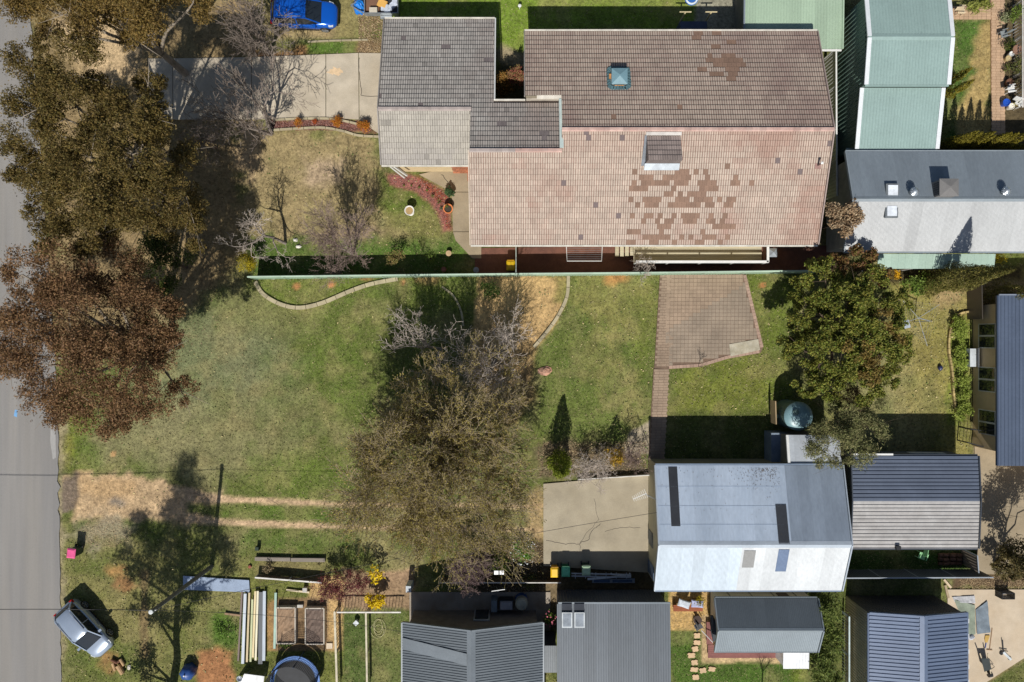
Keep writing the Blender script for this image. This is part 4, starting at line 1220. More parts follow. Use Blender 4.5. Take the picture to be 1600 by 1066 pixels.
# deck and stairs on the lawn side
dk = T('timber_deck', 'long weathered timber deck with white handrails under the tiled eave', 'deck', (12.5, 6.0, 0))
x0, x1 = P(990, 0, 1.1)[0], P(1190, 0, 1.1)[0]
board = M('deck_board', G(214, 216, 202), rough=.85, var=.12, scale=1.5, stretch=(.3, 4, 1), rnd=.10, col2=G(176, 160, 120), c2scale=1.2, c2lo=-.6, c2hi=1)
yb = 5.42
for i in range(10):
    MB().bar((x0, yb + i * .145, 1.1), (x1, yb + i * .145, 1.1), .137, .035).build('deck_board', board, dk)
mb = MB()
for i in range(7):
    xx = x0 + .2 + (x1 - x0 - .4) * i / 6
    mb.bar((xx, 5.5, 0), (xx, 5.5, 1.05), .1, .1); mb.bar((xx, 6.7, 0), (xx, 6.7, 1.05), .1, .1)
mb.bar((x0, 5.5, 1.03), (x1, 5.5, 1.03), .06, .1)
mb.build('stump', M('timber_dark', G(96, 84, 70)), dk)
for a, b_ in (((x0, 5.33, 2.1), (x1 + .1, 5.33, 2.1)), ((x1 + .06, 5.3, 2.1), (x1 + .06, 6.7, 2.1))):
    MB().bar(a, b_, .16, .05).build('handrail', white, dk)
for i in range(5):
    xx = x0 + .05 + (x1 - x0) * i / 4
    MB().bar((xx, 5.33, 1.0), (xx, 5.33, 2.08), .09, .09).build('rail_post', white, dk)
MB().bar((x0, 5.33, 1.55), (x1, 5.33, 1.55), .04, .55).build('rail_panel', M('rail_panel', G(150, 158, 156)), dk)
MB().bar((x1 + .06, 5.36, 1.5), (x1 + .06, 6.7, 1.5), .04, .6).build('rail_panel', M('rail_dark', G(96, 60, 50)), dk)
for i in range(4):
    xx = P(966 + i * 7, 0, .8)[0]
    MB().box(xx, 6.35, .2 + i * .22, .26, .9, .26 + i * .22).build('stair_tread', board, dk)
MB().bar((P(962, 0, .2)[0], 6.8, .1), (P(992, 0, 1)[0], 6.8, 1.0), .06, .2).build('stringer', M('timber_dark'), dk)

# wall-hung clothes rack by the house wall
rk = T('clothes_rack', 'white fold-down clothes rack on the house wall above brown paving', 'clothes rack', (*P(913, 398, 1.5)[:2], 1.5))
ra, rb, rc, rd_ = P(885, 386, 1.5), P(941, 386, 1.5), P(940, 408, 1.5), P(886, 408, 1.5)
MB().tube([ra, rd_, rc, rb], .025, 6).build('frame', white, rk)
mb = MB()
for i in range(6):
    t = (i + .6) / 6.6; mb.bar(Vector(ra).lerp(Vector(rd_), t), Vector(rb).lerp(Vector(rc), t), .012, .012)
mb.build('line', galv, rk)

# ---- generic ribbed-metal sheds
def mk(name, col=(.5, .5, .5), **k):
    d = dict(rough=.42, metal=.12, var=.10, scale=.6, var2=.06, scale2=8, rnd=.075); d.update(k)
    return M(name, col, **d)
# H: big zincalume shed
shedH = T('metal_shed', 'big pale blue and white corrugated metal shed with skylight strips beside the concrete slab', 'shed', (15.5, -12.3, 0))
zN = mk('zinc_blue', G(190, 208, 228), metal=.2, stretch=(1, .15, 1), col2=G(196, 208, 222), c2scale=.6, c2lo=-.2, c2hi=.8)
zNd = mk('zinc_dull', G(150, 162, 176), metal=.2, stretch=(1, .2, 1), var=.14)
zS = mk('zinc_pale', G(196, 208, 218), metal=.2, stretch=(1, .2, 1), var=.08)
zSw = mk('zinc_white', G(208, 212, 214), metal=.05, stretch=(1, .2, 1), var=.1)
slk = mk('skylight_dark', G(62, 64, 68), rough=.3, var=.15, metal=0)
slg = mk('skylight_grey', G(150, 150, 148), rough=.3); slb = mk('skylight_blue', G(110, 128, 156), rough=.25)
def pickH(p):
    if p.y > -13:
        return zNd if p.x > 17.55 else zN
    return zSw if p.x > 15.05 else zS
wallH = mk('shed_wall_green', G(136, 132, 112), rough=.7, var=.12)
gable_house(shedH, 'x', 9.41, 21.67, -8.15, -13.01, -16.40, 3.2, 4.4, 3.1, wallH, (zN, zS), .0762, .016, 'corr', over=.12, trim=mk('trim_grey', G(180, 190, 200)), gutter=mk('gutter_blue', G(130, 146, 166)), pick=pickH, cap=.22)
sl = (4.4 - 3.2) / (13.01 - 8.15); s2 = (4.4 - 3.1) / (16.40 - 13.01)
def panelH(x0, x1, y0, y1, mat, nm='skylight'):
    hh = lambda y: (4.4 - sl * (y + 13.01)) if y > -13.01 else (4.4 - s2 * (-13.01 - y))
    e = .028
    lo, hi = (max(y0, y1), min(y0, y1)) if y0 > -13.01 else (min(y0, y1), max(y0, y1))
    a, b_ = (x1, x0) if y0 > -13.01 else (x0, x1)
    metal_slope(shedH, (a, lo, hh(lo) + e), (b_, lo, hh(lo) + e), (b_, hi, hh(hi) + e), (a, hi, hh(hi) + e), .0762, .016, mat, 5, 'corr', nm)
def yH(py): return P(0, py, 3.8)[1]
panelH(P(1046, 0, 3.6)[0], P(1060, 0, 3.6)[0], -8.25, yH(820), slk)
panelH(P(1213, 0, 4)[0], P(1230, 0, 4)[0], yH(788), yH(847), slk); panelH(P(1161, 0, 4)[0], P(1179, 0, 4)[0], yH(857), yH(887), slg); panelH(P(1214, 0, 4)[0], P(1231, 0, 4)[0], yH(855), yH(894), slb)
for yy in (P(0, 760, 3.5)[1], P(0, 790, 3.7)[1], P(0, 819, 4.0)[1]):
    hh = 4.4 - sl * (yy + 13.01) + .026
    MB().bar((9.45, yy, hh), (17.5, yy, hh - .0), .012, .008).build('screw_line', mk('seam_blue', G(168, 184, 204)), shedH)
rl_ = np.random.default_rng(12); nn_ = 260
lx = np.concatenate([rl_.normal(16.5, .9, nn_), rl_.uniform(9.6, 21.4, 140)]); ly = np.concatenate([-8.3 - np.abs(rl_.normal(0, .55, nn_)), -8.3 - np.abs(rl_.normal(0, 1.6, 140))])
kk = (ly > -12.6) & (lx < 17.5); lx, ly = lx[kk], ly[kk]
Vl, Fl = leaf_np(np.stack([lx, ly, 4.4 - sl * (ly + 13.01) + .035], -1), rl_, .07, .035, .9)
ob_ = np_mesh('roof_leaves', Vl, Fl, M('dead_leaf', G(104, 88, 70), island=.3), shedH); ob_['kind'] = 'stuff'
# ribbed west wall
def wall_sheets(root, p0, p1, h0, h1, mat, pitch=.19, ribh=.025, prof='trap', name='wall_sheet'):
    """p0->p1 seen from outside runs left to right"""
    metal_slope(root, (*p0, .02), (*p1, .02), (*p1, h1), (*p0, h0), pitch, ribh, mat, .76, prof, name)
wr = mk('wall_ribbed', G(206, 200, 170), rough=.6)
wall_sheets(shedH, (9.59, -8.2), (9.59, -13.01), 3.1, 4.25, wr); wall_sheets(shedH, (9.59, -13.01), (9.59, -16.3), 4.25, 3.0, wr)
MB().box(9.55, -13.6, .3, .05, 1.0, 1.6).build('window', M('louvre_grey', G(120, 124, 120)), shedH)
MB().box(9.55, -15.7, .02, .05, .9, 2.0).build('door', M('door_bluegrey', G(96, 112, 132)), shedH)
# lean-to wing north of H
xw0, xw1 = P(1231, 0, 2.8)[0], P(1312, 0, 2.8)[0]
yw0, yw1 = P(0, 680, 2.8)[1], -8.3
MB().prism([(xw0 + .1, yw1 - .3), (xw1 - .1, yw1 - .3), (xw1 - .1, yw0 - .1), (xw0 + .1, yw0 - .1)], 0, 2.55).build('wing_wall', M('wing_wall', G(128, 124, 116)), shedH)
metal_slope(shedH, (xw1, yw0, 2.75), (xw0, yw0, 2.75), (xw0, yw1, 3.1), (xw1, yw1, 3.1), .0762, .016, mk('zinc_wing', G(196, 202, 208), metal=.1), .76, 'corr')
MB().slab([(xw0, yw1, 3.08), (xw1, yw1, 3.08), (xw1, yw0, 2.73), (xw0, yw0, 2.73)], .06).build('wing_frame', M('roof_timber'), shedH)
MB().bar((xw0 - .04, yw0, 2.76), (xw0 - .04, yw1, 3.12), .16, .12).build('barge_board', white, shedH)
xa, xb = P(1206, 0, 1.4)[0], P(1231, 0, 1.4)[0]
MB().prism([(xa, -8.6), (xb, -8.6), (xb, P(0, 677, 1.4)[1]), (xa, P(0, 677, 1.4)[1])], 0, 1.3).build('annexe', M('annexe_blue', G(120, 134, 150)), shedH)

# B: pale green flat roof at top
rB = T('green_carport', 'pale green flat metal roof at the top edge above the tiled house', 'carport', (22, 24, 0))
x0, x1 = P(1164, 0, 3.0)[0], P(1316, 0, 3.0)[0]
pg = mk('pale_green', G(176, 198, 172), var=.05)
yS_ = P(0, 77, 2.9)[1]; ySt = P(0, 48, 2.9)[1]
metal_slope(rB, (x0, ySt, 2.95), (P(1274, 0, 2.95)[0], ySt, 2.95), (P(1274, 0, 2.95)[0], 26.5, 3.15), (x0, 26.5, 3.15), .19, .02, pg)
metal_slope(rB, (P(1274, 0, 2.95)[0], yS_, 2.92), (x1, yS_, 2.92), (x1, 26.5, 3.15), (P(1274, 0, 2.95)[0], 26.5, 3.15), .19, .02, pg)
MB().prism([(x0 + .3, ySt + .3), (x1 - .3, ySt + .3), (x1 - .3, 26.5), (x0 + .3, 26.5)], 0, 2.8).build('wall', M('wall_shade', G(120, 118, 110)), rB)
MB().bar((x0 - .06, ySt, 2.98), (x0 - .06, 26.5, 3.2), .1, .14).build('gutter', mk('grey_gutter', G(140, 150, 160)), rB)
MB().bar((x1 + .04, yS_, 2.95), (x1 + .04, 26.5, 3.18), .1, .14).build('gutter', pg, rB)
MB().bar((x0, 23.45, 3.06), (x1, 23.45, 3.06), .1, .05).build('flashing', mk('green_dark', G(110, 140, 120)), rB)
MB().bar((P(1274, 0, 2.95)[0], yS_ - .06, 2.86), (x1, yS_ - .06, 2.86), .1, .1).build('gutter', white, rB)

# D: teal garage with stepped roofs
gD = T('green_shed', 'teal green metal shed with stepped roofs and white barges', 'shed', (25, 17.5, 0))
tealr = mk('teal_roof', G(158, 182, 176), var=.05, rnd=.02)
tealw = mk('teal_wall', G(112, 138, 126), rough=.6)
gable_house(gD, 'x', 22.46, 27.78, 16.30, 19.15, 22.0, 4.6, 5.0, 4.6, tealw, (tealr, tealr), .2, .02, 'trap', over=.1, trim=white_metal, gutter=tealr, cap=.2, wall_a=(.1, .1), barge=False, capm=tealr)
for a, b_ in (((22.50, 16.3, 4.63), (22.50, 19.1, 5.03)), ((22.50, 22, 4.63), (22.50, 19.2, 5.03)), ((27.74, 16.3, 4.63), (27.74, 19.1, 5.03)), ((27.74, 22, 4.63), (27.74, 19.2, 5.03))):
    MB().bar(a, b_, .26, .08).build('barge_board', white_metal, gD)
MB().prism([(22.56, 12.7), (27.68, 12.7), (27.68, 16.35), (22.56, 16.35)], 0, 3.3).build('wall', tealw, gD)
MB().hexa([(22.48, 12.54, 3.32), (27.76, 12.54, 3.32), (27.76, 16.29, 3.97), (22.48, 16.29, 3.97), (22.48, 12.54, 3.4), (27.76, 12.54, 3.4), (27.76, 16.29, 4.05), (22.48, 16.29, 4.05)]).build('roof_frame', M('roof_timber'), gD)
metal_slope(gD, (22.46, 12.54, 3.42), (27.78, 12.54, 3.42), (27.78, 16.3, 4.07), (22.46, 16.3, 4.07), .2, .02, tealr)
for x in (22.5, 27.74):
    MB().bar((x, 12.54, 3.45), (x, 16.28, 4.1), .26, .08).build('barge_board', white_metal, gD)
MB().bar((22.46, 12.48, 3.36), (27.78, 12.48, 3.36), .1, .1).build('gutter', tealr, gD)
wall_sheets(gD, (22.54, 22.0), (22.54, 16.3), 4.5, 4.5, tealw, .3, .04); wall_sheets(gD, (22.54, 16.3), (22.54, 12.7), 3.9, 3.3, tealw, .3, .04)
MB().hexa([(22.0, 12.36, 2.95), (26.6, 12.36, 2.95), (26.6, 12.70, 3.0), (22.0, 12.70, 3.0), (22.0, 12.36, 3.0), (26.6, 12.36, 3.0), (26.6, 12.70, 3.06), (22.0, 12.70, 3.06)]).build('awning', tealr, gD)

# E: grey corrugated house
hE = T('grey_house', 'long grey corrugated roof house with two square skylights and whirling vents', 'house', (28, 9, 0))
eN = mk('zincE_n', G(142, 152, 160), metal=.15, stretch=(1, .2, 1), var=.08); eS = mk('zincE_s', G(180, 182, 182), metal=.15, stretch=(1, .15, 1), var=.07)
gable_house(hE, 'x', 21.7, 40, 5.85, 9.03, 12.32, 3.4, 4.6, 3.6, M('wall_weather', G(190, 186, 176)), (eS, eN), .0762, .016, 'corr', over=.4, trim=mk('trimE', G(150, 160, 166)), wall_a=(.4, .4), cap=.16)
def hgtE(y): return 4.6 - (4.6 - 3.4) / 3.18 * (9.03 - y) if y < 9.03 else 4.6 - 1.0 / 3.29 * (y - 9.03)
for py in (298, 330):
    c = P(1393, py, 4.4); z = hgtE(c[1])
    s_ = MB().box(c[0], c[1], z - .05, .82, .84, z + .1).build('skylight', M('skylight_frame', G(110, 116, 120)), hE)
    MB().box(c[0], c[1], z + .1, .62, .64, z + .16, 0, .9999).build('pane', M('acrylic_white', G(232, 238, 244), rough=.15), s_)
for (px, py) in ((1425, 301), (1568, 300)):
    c = P(px, py, 4.6); z = hgtE(c[1])
    v_ = MB().lathe(c[0], c[1], [(.16, z - .1), (.16, z + .22), (.2, z + .24)], 14).build('roof_ventilator', galv, hE, smooth=True)
    mb = MB()
    for k in range(14):
        a = k / 14 * 6.283; q = [(c[0] + math.cos(a + j * .15) * r_, c[1] + math.sin(a + j * .15) * r_, z + zz) for j, (r_, zz) in enumerate(((.2, .25), (.29, .34), (.28, .45), (.14, .55)))]
        q2 = [(c[0] + math.cos(a + .3 + j * .15) * r_, c[1] + math.sin(a + .3 + j * .15) * r_, z + zz) for j, (r_, zz) in enumerate(((.2, .25), (.29, .34), (.28, .45), (.14, .55)))]
        mb.loft([q, q2], closed=False)
    mb.lathe(c[0], c[1], [(.15, z + .53), (.08, z + .58), (.01, z + .6)], 12)
    mb.build('turbine', M('turbine_alu', G(206, 214, 220), metal=.6, rough=.25), v_)
c = P(1480, 294, 5.0); z = hgtE(c[1])
ac = T('roof_cooler', 'grey box cooler with a hipped lid on the grey corrugated roof', 'air cooler', (c[0], c[1], z))
cb = M('cooler_grey', G(122, 120, 118), rough=.7, var=.06)
MB().box(c[0], c[1], z - .15, 1.12, 1.0, z + .72).build('casing', cb, ac)
MB().loft([[(c[0] + sx * d, c[1] + sy * d * .92, z + zz) for sx, sy in ((-1, -1), (1, -1), (1, 1), (-1, 1))] for d, zz in ((.60, .72), (.60, .78), (.05, .92))]).build('lid', cb, ac)
mb = MB()
for k in range(6): mb.box(c[0] - .57, c[1] - .36 + k * .14, z + .1, .03, .09, z + .62)
mb.build('louvre', dark_metal, ac)
# carport of E
x0, x1 = P(1372, 0, 2.5)[0], P(1555, 0, 2.5)[0]; ya, yb_ = P(0, 420, 2.45)[1], 5.8
rE = T('flat_carport', 'narrow pale green flat roof along the low side of the grey corrugated house', 'carport', ((x0 + x1) / 2, (ya + yb_) / 2, 0))
metal_slope(rE, (x0, ya, 2.4), (x1, ya, 2.4), (x1, yb_, 2.55), (x0, yb_, 2.55), .45, .02, mk('pale_green2', G(178, 202, 186), var=.05), .9, 'trap')
MB().slab([(x0 + .02, ya + .02, 2.38), (x1 - .02, ya + .02, 2.38), (x1 - .02, yb_, 2.52), (x0 + .02, yb_, 2.52)], .06).build('frame', M('roof_timber'), rE)
for i in range(4):
    xx = x0 + .2 + (x1 - x0 - .4) * i / 3
    MB().bar((xx, ya + .1, 0), (xx, ya + .1, 2.34), .09, .09).build('post', white, rE)

# F: tan house with blue grey roof at right edge
hF = T('tan_house', 'tan rendered house with blue grey ribbed roof on the right edge', 'house', (34, -2.5, 0))
fx = P(1560, 0, 3.0)[0]; fw = 32.4
tanw = M('tan_render', G(226, 200, 158), rough=.9, var=.06, bump=.1)
MB().prism([(fw, P(0, 697, 0)[1]), (44, P(0, 697, 0)[1]), (44, P(0, 478, 0)[1]), (fw, P(0, 478, 0)[1])], 0, 2.85).build('wall', tanw, hF)
yf0, yf1 = P(0, 728, 3.0)[1], P(0, 462, 3.0)[1]
rf = mk('bluegrey_roof', G(96, 108, 128), rough=.35, var=.06)
MB().slab([(fx + .02, yf0, 2.98), (44, yf0, 3.3), (44, yf1, 3.3), (fx + .02, yf1, 2.98)], .09).build('roof_frame', M('roof_timber'), hF)
metal_slope(hF, (fx, yf0, 3.0), (44, yf0, 3.3), (44, yf1, 3.3), (fx, yf1, 3.0), .24, .035, rf, .72, 'trap')
MB().bar((fx - .06, yf0, 2.95), (fx - .06, yf1, 2.95), .1, .14).build('gutter', mk('gutter_navy', G(60, 72, 92)), hF)
MB().bar((fx, yf1 + .05, 3.02), (44, yf1 + .05, 3.3), .08, .14).build('barge_board', mk('barge_blue', G(150, 160, 176)), hF)
for py in (525, 593, 660):
    cy = P(0, py, 1.5)[1]
    wn = MB().bar((fw - .05, cy - .85, 1.55), (fw - .05, cy + .85, 1.55), .08, 1.7)
    wn = wn.build('window', M('window_frame_white', G(222, 220, 214)), hF)
    for k in (-1, 1):
        MB().bar((fw - .08, cy + k * .42 - .36, 1.55), (fw - .08, cy + k * .42 + .36, 1.55), .05, 1.5).build('pane', glass, wn)

# G: shed with horizontal ribs
sG = T('ribbed_shed', 'shed with a blue grey and white roof of horizontal ribs beside the big metal shed', 'shed', (26.6, -10.6, 0))
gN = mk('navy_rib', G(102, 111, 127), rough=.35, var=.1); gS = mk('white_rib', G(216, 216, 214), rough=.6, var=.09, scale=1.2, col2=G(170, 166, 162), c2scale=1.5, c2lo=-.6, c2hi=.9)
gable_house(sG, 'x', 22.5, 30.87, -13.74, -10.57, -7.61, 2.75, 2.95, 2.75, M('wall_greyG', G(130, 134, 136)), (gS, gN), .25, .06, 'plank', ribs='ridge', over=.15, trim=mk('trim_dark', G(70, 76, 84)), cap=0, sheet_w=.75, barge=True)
MB().bar((22.6, -7.50, 2.82), (25.2, -7.50, 2.82), .12, .12).build('gutter', white, sG)
MB().bar((26.7, -7.52, 2.0), (29.0, -7.52, 2.2), .04, .5).build('window', M('louvre_white', G(200, 204, 208)), sG)
MB().box(*P(1403, 856, 2.9)[:2], 2.84, .3, .25, 3.0).build('roof_box', black_mat, sG)

# I1: grey gable bungalow, bottom
hI = T('grey_bungalow', 'grey house with a ribbed gable roof facing the shaded patio at the bottom', 'house', (-2.6, -22, 0))
rI = mk('slate_rib', G(104, 112, 118), rough=.45, var=.06)
gable_house(hI, 'y', -27, -18.62, -7.23, -2.62, 2.03, 2.9, 4.2, 2.9, M('brick_dark', G(120, 112, 104)), (rI, rI), .17, .035, 'trap', ribs='slope', over=.35, trim=mk('trim_slate', G(128, 136, 142)), wall_a=(.3, .3), cap=.28, sheet_w=.76)
zz_ = lambda x: 2.9 + (4.2 - 2.9) / 4.61 * (x + 7.23) + .062
MB().hexa([(-7.2, -20.33, zz_(-7.2)), (-2.9, -20.83, zz_(-2.9)), (-2.9, -20.07, zz_(-2.9)), (-7.2, -19.57, zz_(-7.2)), (-7.2, -20.33, zz_(-7.2) + .02), (-2.9, -20.83, zz_(-2.9) + .02), (-2.9, -20.07, zz_(-2.9) + .02), (-7.2, -19.57, zz_(-7.2) + .02)]).build('roof_panel', mk('slate_flat', G(122, 130, 136)), hI)
cI = P(753, 963, 1.1)
wI = MB().box(cI[0], -18.86, .2, 1.1, .08, 1.9).build('window', M('window_frame_grey', G(170, 174, 176)), hI)
MB().box(cI[0], -18.80, .3, .9, .06, 1.8).build('pane', glass, wI)
# I2
h2_ = T('grey_unit', 'grey corrugated flat roof building with two roof windows next to the bungalow', 'house', (6.8, -21, 0))
r2 = mk('slate_corr', G(98, 105, 112), rough=.45, var=.06, stretch=(1, .2, 1))
x0, x1 = 3.05, 10.45; yN_ = -17.35
MB().prism([(x0 + .1, -28), (x1 - .15, -28), (x1 - .15, yN_ - .15), (x0 + .1, yN_ - .15)], 0, 2.75).build('wall', M('wall_charcoal', G(88, 92, 98)), h2_)
MB().slab([(x0, -28, 3.28), (x1, -28, 3.28), (x1, yN_, 2.88), (x0, yN_, 2.88)], .08).build('roof_frame', M('roof_timber'), h2_)
metal_slope(h2_, (x1, yN_, 2.9), (x0, yN_, 2.9), (x0, -28, 3.3), (x1, -28, 3.3), .165, .022, r2)
MB().bar((x0, yN_ + .05, 2.88), (x1, yN_ + .05, 2.88), .1, .1).build('gutter', mk('gutter_grey', G(120, 130, 138)), h2_)
MB().bar((x0 - .04, yN_, 2.93), (x0 - .04, -28, 3.33), .08, .12).build('barge_board', rI, h2_)
wall_sheets(h2_, (x1 - .15, yN_ - .13), (x0 + .1, yN_ - .13), 2.7, 2.7, mk('charcoal_ribbed', G(96, 102, 110)), .19, .02)
for px in (886, 905.5):
    c = P(px, 969, 3.1)
    s_ = MB().box(c[0], c[1], 2.9, .68, 1.0, 3.12).build('roof_window', M('window_frame_pale', G(206, 212, 214)), h2_)
    MB().box(c[0], c[1], 3.1, .54, .84, 3.14).build('pane', M('blind_grey', G(150, 158, 166), rough=.15), s_)
    MB().box(c[0], c[1] + .78, 2.9, .66, .5, 3.0).build('flashing', M('flash_dark', G(44, 50, 60)), s_)
x0c, x1c = P(849, 0, 2.4)[0], P(870, 0, 2.4)[0]
MB().prism([(x0c + .03, -22.1), (x1c - .02, -22.1), (x1c - .02, -20.45), (x0c + .03, -20.45)], 0, 2.2).build('link_wall', M('wall_charcoal'), h2_)
metal_slope(h2_, (x1c, -20.4, 2.3), (x0c, -20.4, 2.3), (x0c, -22.15, 2.4), (x1c, -22.15, 2.4), .15, .02, mk('slate_link', G(130, 136, 140)), 1)
# J cottage
hJ = T('garden_cottage', 'small dark grey corrugated gable cottage in the garden with stepping stones', 'cottage', (17, -19, 0))
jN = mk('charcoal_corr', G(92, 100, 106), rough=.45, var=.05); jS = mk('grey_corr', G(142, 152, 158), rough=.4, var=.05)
creamw = M('cream_board', G(246, 242, 226), rough=.8, var=.05)
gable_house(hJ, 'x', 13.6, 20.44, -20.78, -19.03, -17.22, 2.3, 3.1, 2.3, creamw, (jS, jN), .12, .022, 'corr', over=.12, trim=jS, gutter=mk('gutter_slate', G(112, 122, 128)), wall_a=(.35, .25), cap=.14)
MB().bar((18.1, -17.30, 1.6), (18.8, -17.30, 1.6), .06, .9).build('window', M('win_brown', G(120, 110, 100)), hJ)
for k in range(4): MB().bar((14.8 + k * 1.5, -17.31, 1.1), (14.83 + k * 1.5, -17.31, 1.1), .03, 2.1).build('cover_strip', M('strip_dark', G(150, 146, 130)), hJ)
MB().bar((13.9, -18.0, 1.9), (13.9, -18.9, 1.9), .06, .5).build('door', white, hJ)
mt = T('metal_locker', 'small shiny white ribbed metal shed tucked against the garden cottage', 'garden shed', (19.2, -21.6, 0))
MB().prism([(18.42, -22.1), (20.05, -22.1), (20.05, -20.95), (18.42, -20.95)], 0, 1.75).build('wall', white_metal, mt)
metal_slope(mt, (18.35, -22.18, 1.8), (20.1, -22.18, 1.8), (20.1, -20.88, 1.86), (18.35, -20.88, 1.86), .2, .02, mk('bright_white', G(238, 240, 242), rough=.5), .6)
# K
sK = T('blue_garage', 'blue ribbed gable garage beside the pale concrete apron', 'garage', (26.6, -21.5, 0))
kr = mk('blue_rib', G(112, 126, 150), rough=.35, var=.06)
kw = mk('dark_wall', G(112, 104, 94), rough=.6)
gable_house(sK, 'y', -27, -17.82, 23.39, 26.6, 29.8, 3.3, 3.9, 3.3, kw, (kr, kr), .25, .05, 'trap', over=.1, trim=kr, wall_a=(.1, .1), cap=.26, sheet_w=.76)
wall_sheets(sK, (23.47, -17.9), (23.47, -27), 3.2, 3.2, mk('wall_olive', G(206, 192, 160), rough=.6), .19, .03)
wall_sheets(sK, (29.7, -17.90), (26.6, -17.90), 3.2, 3.75, kw, .19, .03); wall_sheets(sK, (26.6, -17.90), (23.5, -17.90), 3.75, 3.2, kw, .19, .03)
mb = MB()
for k in range(10): mb.bar((29.93, -18.2 - k * 1.0, 3.22), (29.93, -18.5 - k * 1.0, 3.22), .07, .07)
mb.build('gutter_clip', white, sK)

# ---- fences
def fence(name, label, pts, hgt, mat, panel=2.4, rail=.06, kind='ribbed', group=None, railm=None, top=None, pitch=.2):
    t = T(name, label, 'fence', (*XY(*pts[0]), 0), group)
    for i in range(len(pts) - 1):
        a = Vector((*XY(*pts[i]), 0)); b_ = Vector((*XY(*pts[i + 1]), 0)); L_ = (b_ - a).length; n = max(1, round(L_ / panel))
        d = (b_ - a) / n; nrm = Vector((d.y, -d.x, 0)).normalized()
        for k in range(n):
            p = a + d * k; q = p + d
            if kind == 'ribbed':
                nn = max(2, round(d.length / pitch)); v = []; f = []
                for j in range(nn * 2 + 1):
                    tt = j / (nn * 2); o_ = nrm * (.02 if (j % 2) else -.02)
                    w_ = p.lerp(q, .01 + .98 * tt) + o_; v += [(w_.x, w_.y, .03), (w_.x, w_.y, hgt - .02)]
                for j in range(nn * 2): f.append((2 * j, 2 * j + 2, 2 * j + 3, 2 * j + 1))
                mb = MB(); mb.v = v; mb.f = f; mb.build('fence_panel', mat, t)
            elif kind == 'plain':
                MB().bar(p.lerp(q, .01) + Vector((0, 0, hgt / 2)), p.lerp(q, .99) + Vector((0, 0, hgt / 2)), .05, hgt).build('fence_panel', mat, t)
            elif kind == 'picket':
                mb_n = max(2, int(d.length / .22))
                for j in range(mb_n):
                    w_ = p.lerp(q, (j + .5) / mb_n); MB().bar((w_.x, w_.y, 0), (w_.x, w_.y, hgt), .03, .03).build('picket', mat, t)
            MB().bar(p + Vector((0, 0, hgt)), p.lerp(q, .995) + Vector((0, 0, hgt)), rail, .05).build('top_rail', railm or mat, t)
            MB().bar(p, p + Vector((0, 0, hgt + (top or .02))), .07, .07).build('post', railm or mat, t)
gfence = mk('fence_green', G(150, 178, 152), rough=.6, var=.12, metal=0)
frail = mk('fence_rail', G(184, 206, 184), rough=.6, metal=0)
fence('green_fence', 'long pale green metal fence between the tiled house and the empty lawn', [(402, 436.5), (750, 432.5), (1035, 430), (1273, 427)], 1.75, gfence, rail=.11, railm=frail)
fence('side_fence', 'ribbed metal fence in the gap between tiled house and teal shed', [(1288, 92), (1289, 315)], 1.75, mk('fence_white', G(206, 206, 204), rough=.5), rail=.10, railm=white, pitch=.26)
fence('dividing_fence', 'dark metal fence across the shaded strip above the blue garage', [(1300, 890), (1525, 889)], 1.75, mk('fence_grey', G(96, 102, 112)), rail=.08, railm=mk('rail_grey', G(170, 178, 186)))
fence('side_screen', 'short ribbed screen fence at the end of the ribbed shed', [(1500, 856), (1502, 882)], 1.8, mk('screen_grey', G(140, 128, 116)), railm=mk('rail_grey'))
fence('wire_fence', 'low white topped boundary fence under the purple brown bush', [(690, 902), (875, 902)], 1.1, mk('fence_brown', G(96, 80, 66), metal=0, rough=.9), kind='plain', railm=M('rail_white', G(226, 222, 214)))
fence('yard_fence', 'white wooden rail fence between the two narrow lawns', [(576, 950), (578, 1075)], .9, M('fence_cream', G(212, 202, 176)), kind='picket', rail=.12, railm=M('fence_cream'))
fence('lawn_fence', 'white wooden rail along the vegetable garden path', [(528, 948), (532, 1075)], .9, M('fence_cream'), kind='picket', rail=.14, railm=M('fence_cream'))
fence('garden_gate_fence', 'white lattice fence between the pink paving and the narrow lawns', [(532, 949), (630, 949)], .9, M('fence_white_w', G(228, 224, 216)), kind='picket', rail=.09)
fence('garden_fence', 'long white topped rail above the vegetable garden', [(404, 898), (507, 906)], .6, M('fence_timber', G(120, 104, 84)), kind='plain', rail=.10, railm=M('fence_white_w'))
fence('steel_gate', 'black steel gate by the corner of the tan house', [(1498, 667), (1520, 670)], 1.3, dark_metal, kind='picket', rail=.05)
fence('steel_gate_low', 'dark wire fence in front of the tan house corner', [(1496, 688), (1518, 694), (1545, 700)], 1.1, dark_metal, kind='picket', rail=.05)
fence('pot_fence', 'white lattice fence behind the potted plants on the right edge', [(1583, 10), (1583, 175)], .9, M('fence_white_w'), kind='picket', rail=.08)
fence('slab_edge_fence', 'low white rail at the top edge of the concrete slab', [(903, 748), (1015, 741)], .35, M('fence_white_w'), kind='plain', rail=.06)
fence('side_gate', 'pale wooden gate between the wheelie bin and house wall', [(806, 431), (806, 388)], 1.7, mk('gate_pale', G(190, 200, 190)), kind='plain', rail=.05)
fence('grey_yard_fence', 'dark fence beside the shaded yard of the tan house', [(1511, 445), (1512, 500)], 1.5, mk('fence_dusk', G(84, 78, 72)), kind='plain', railm=mk('fence_dusk'))
fence('bottom_yard_fence', 'low white paling fence beside the hedge trees of the cottage', [(1316, 955), (1316, 1075)], 1.0, M('fence_pale_blue', G(196, 212, 214)), kind='picket', rail=.1)

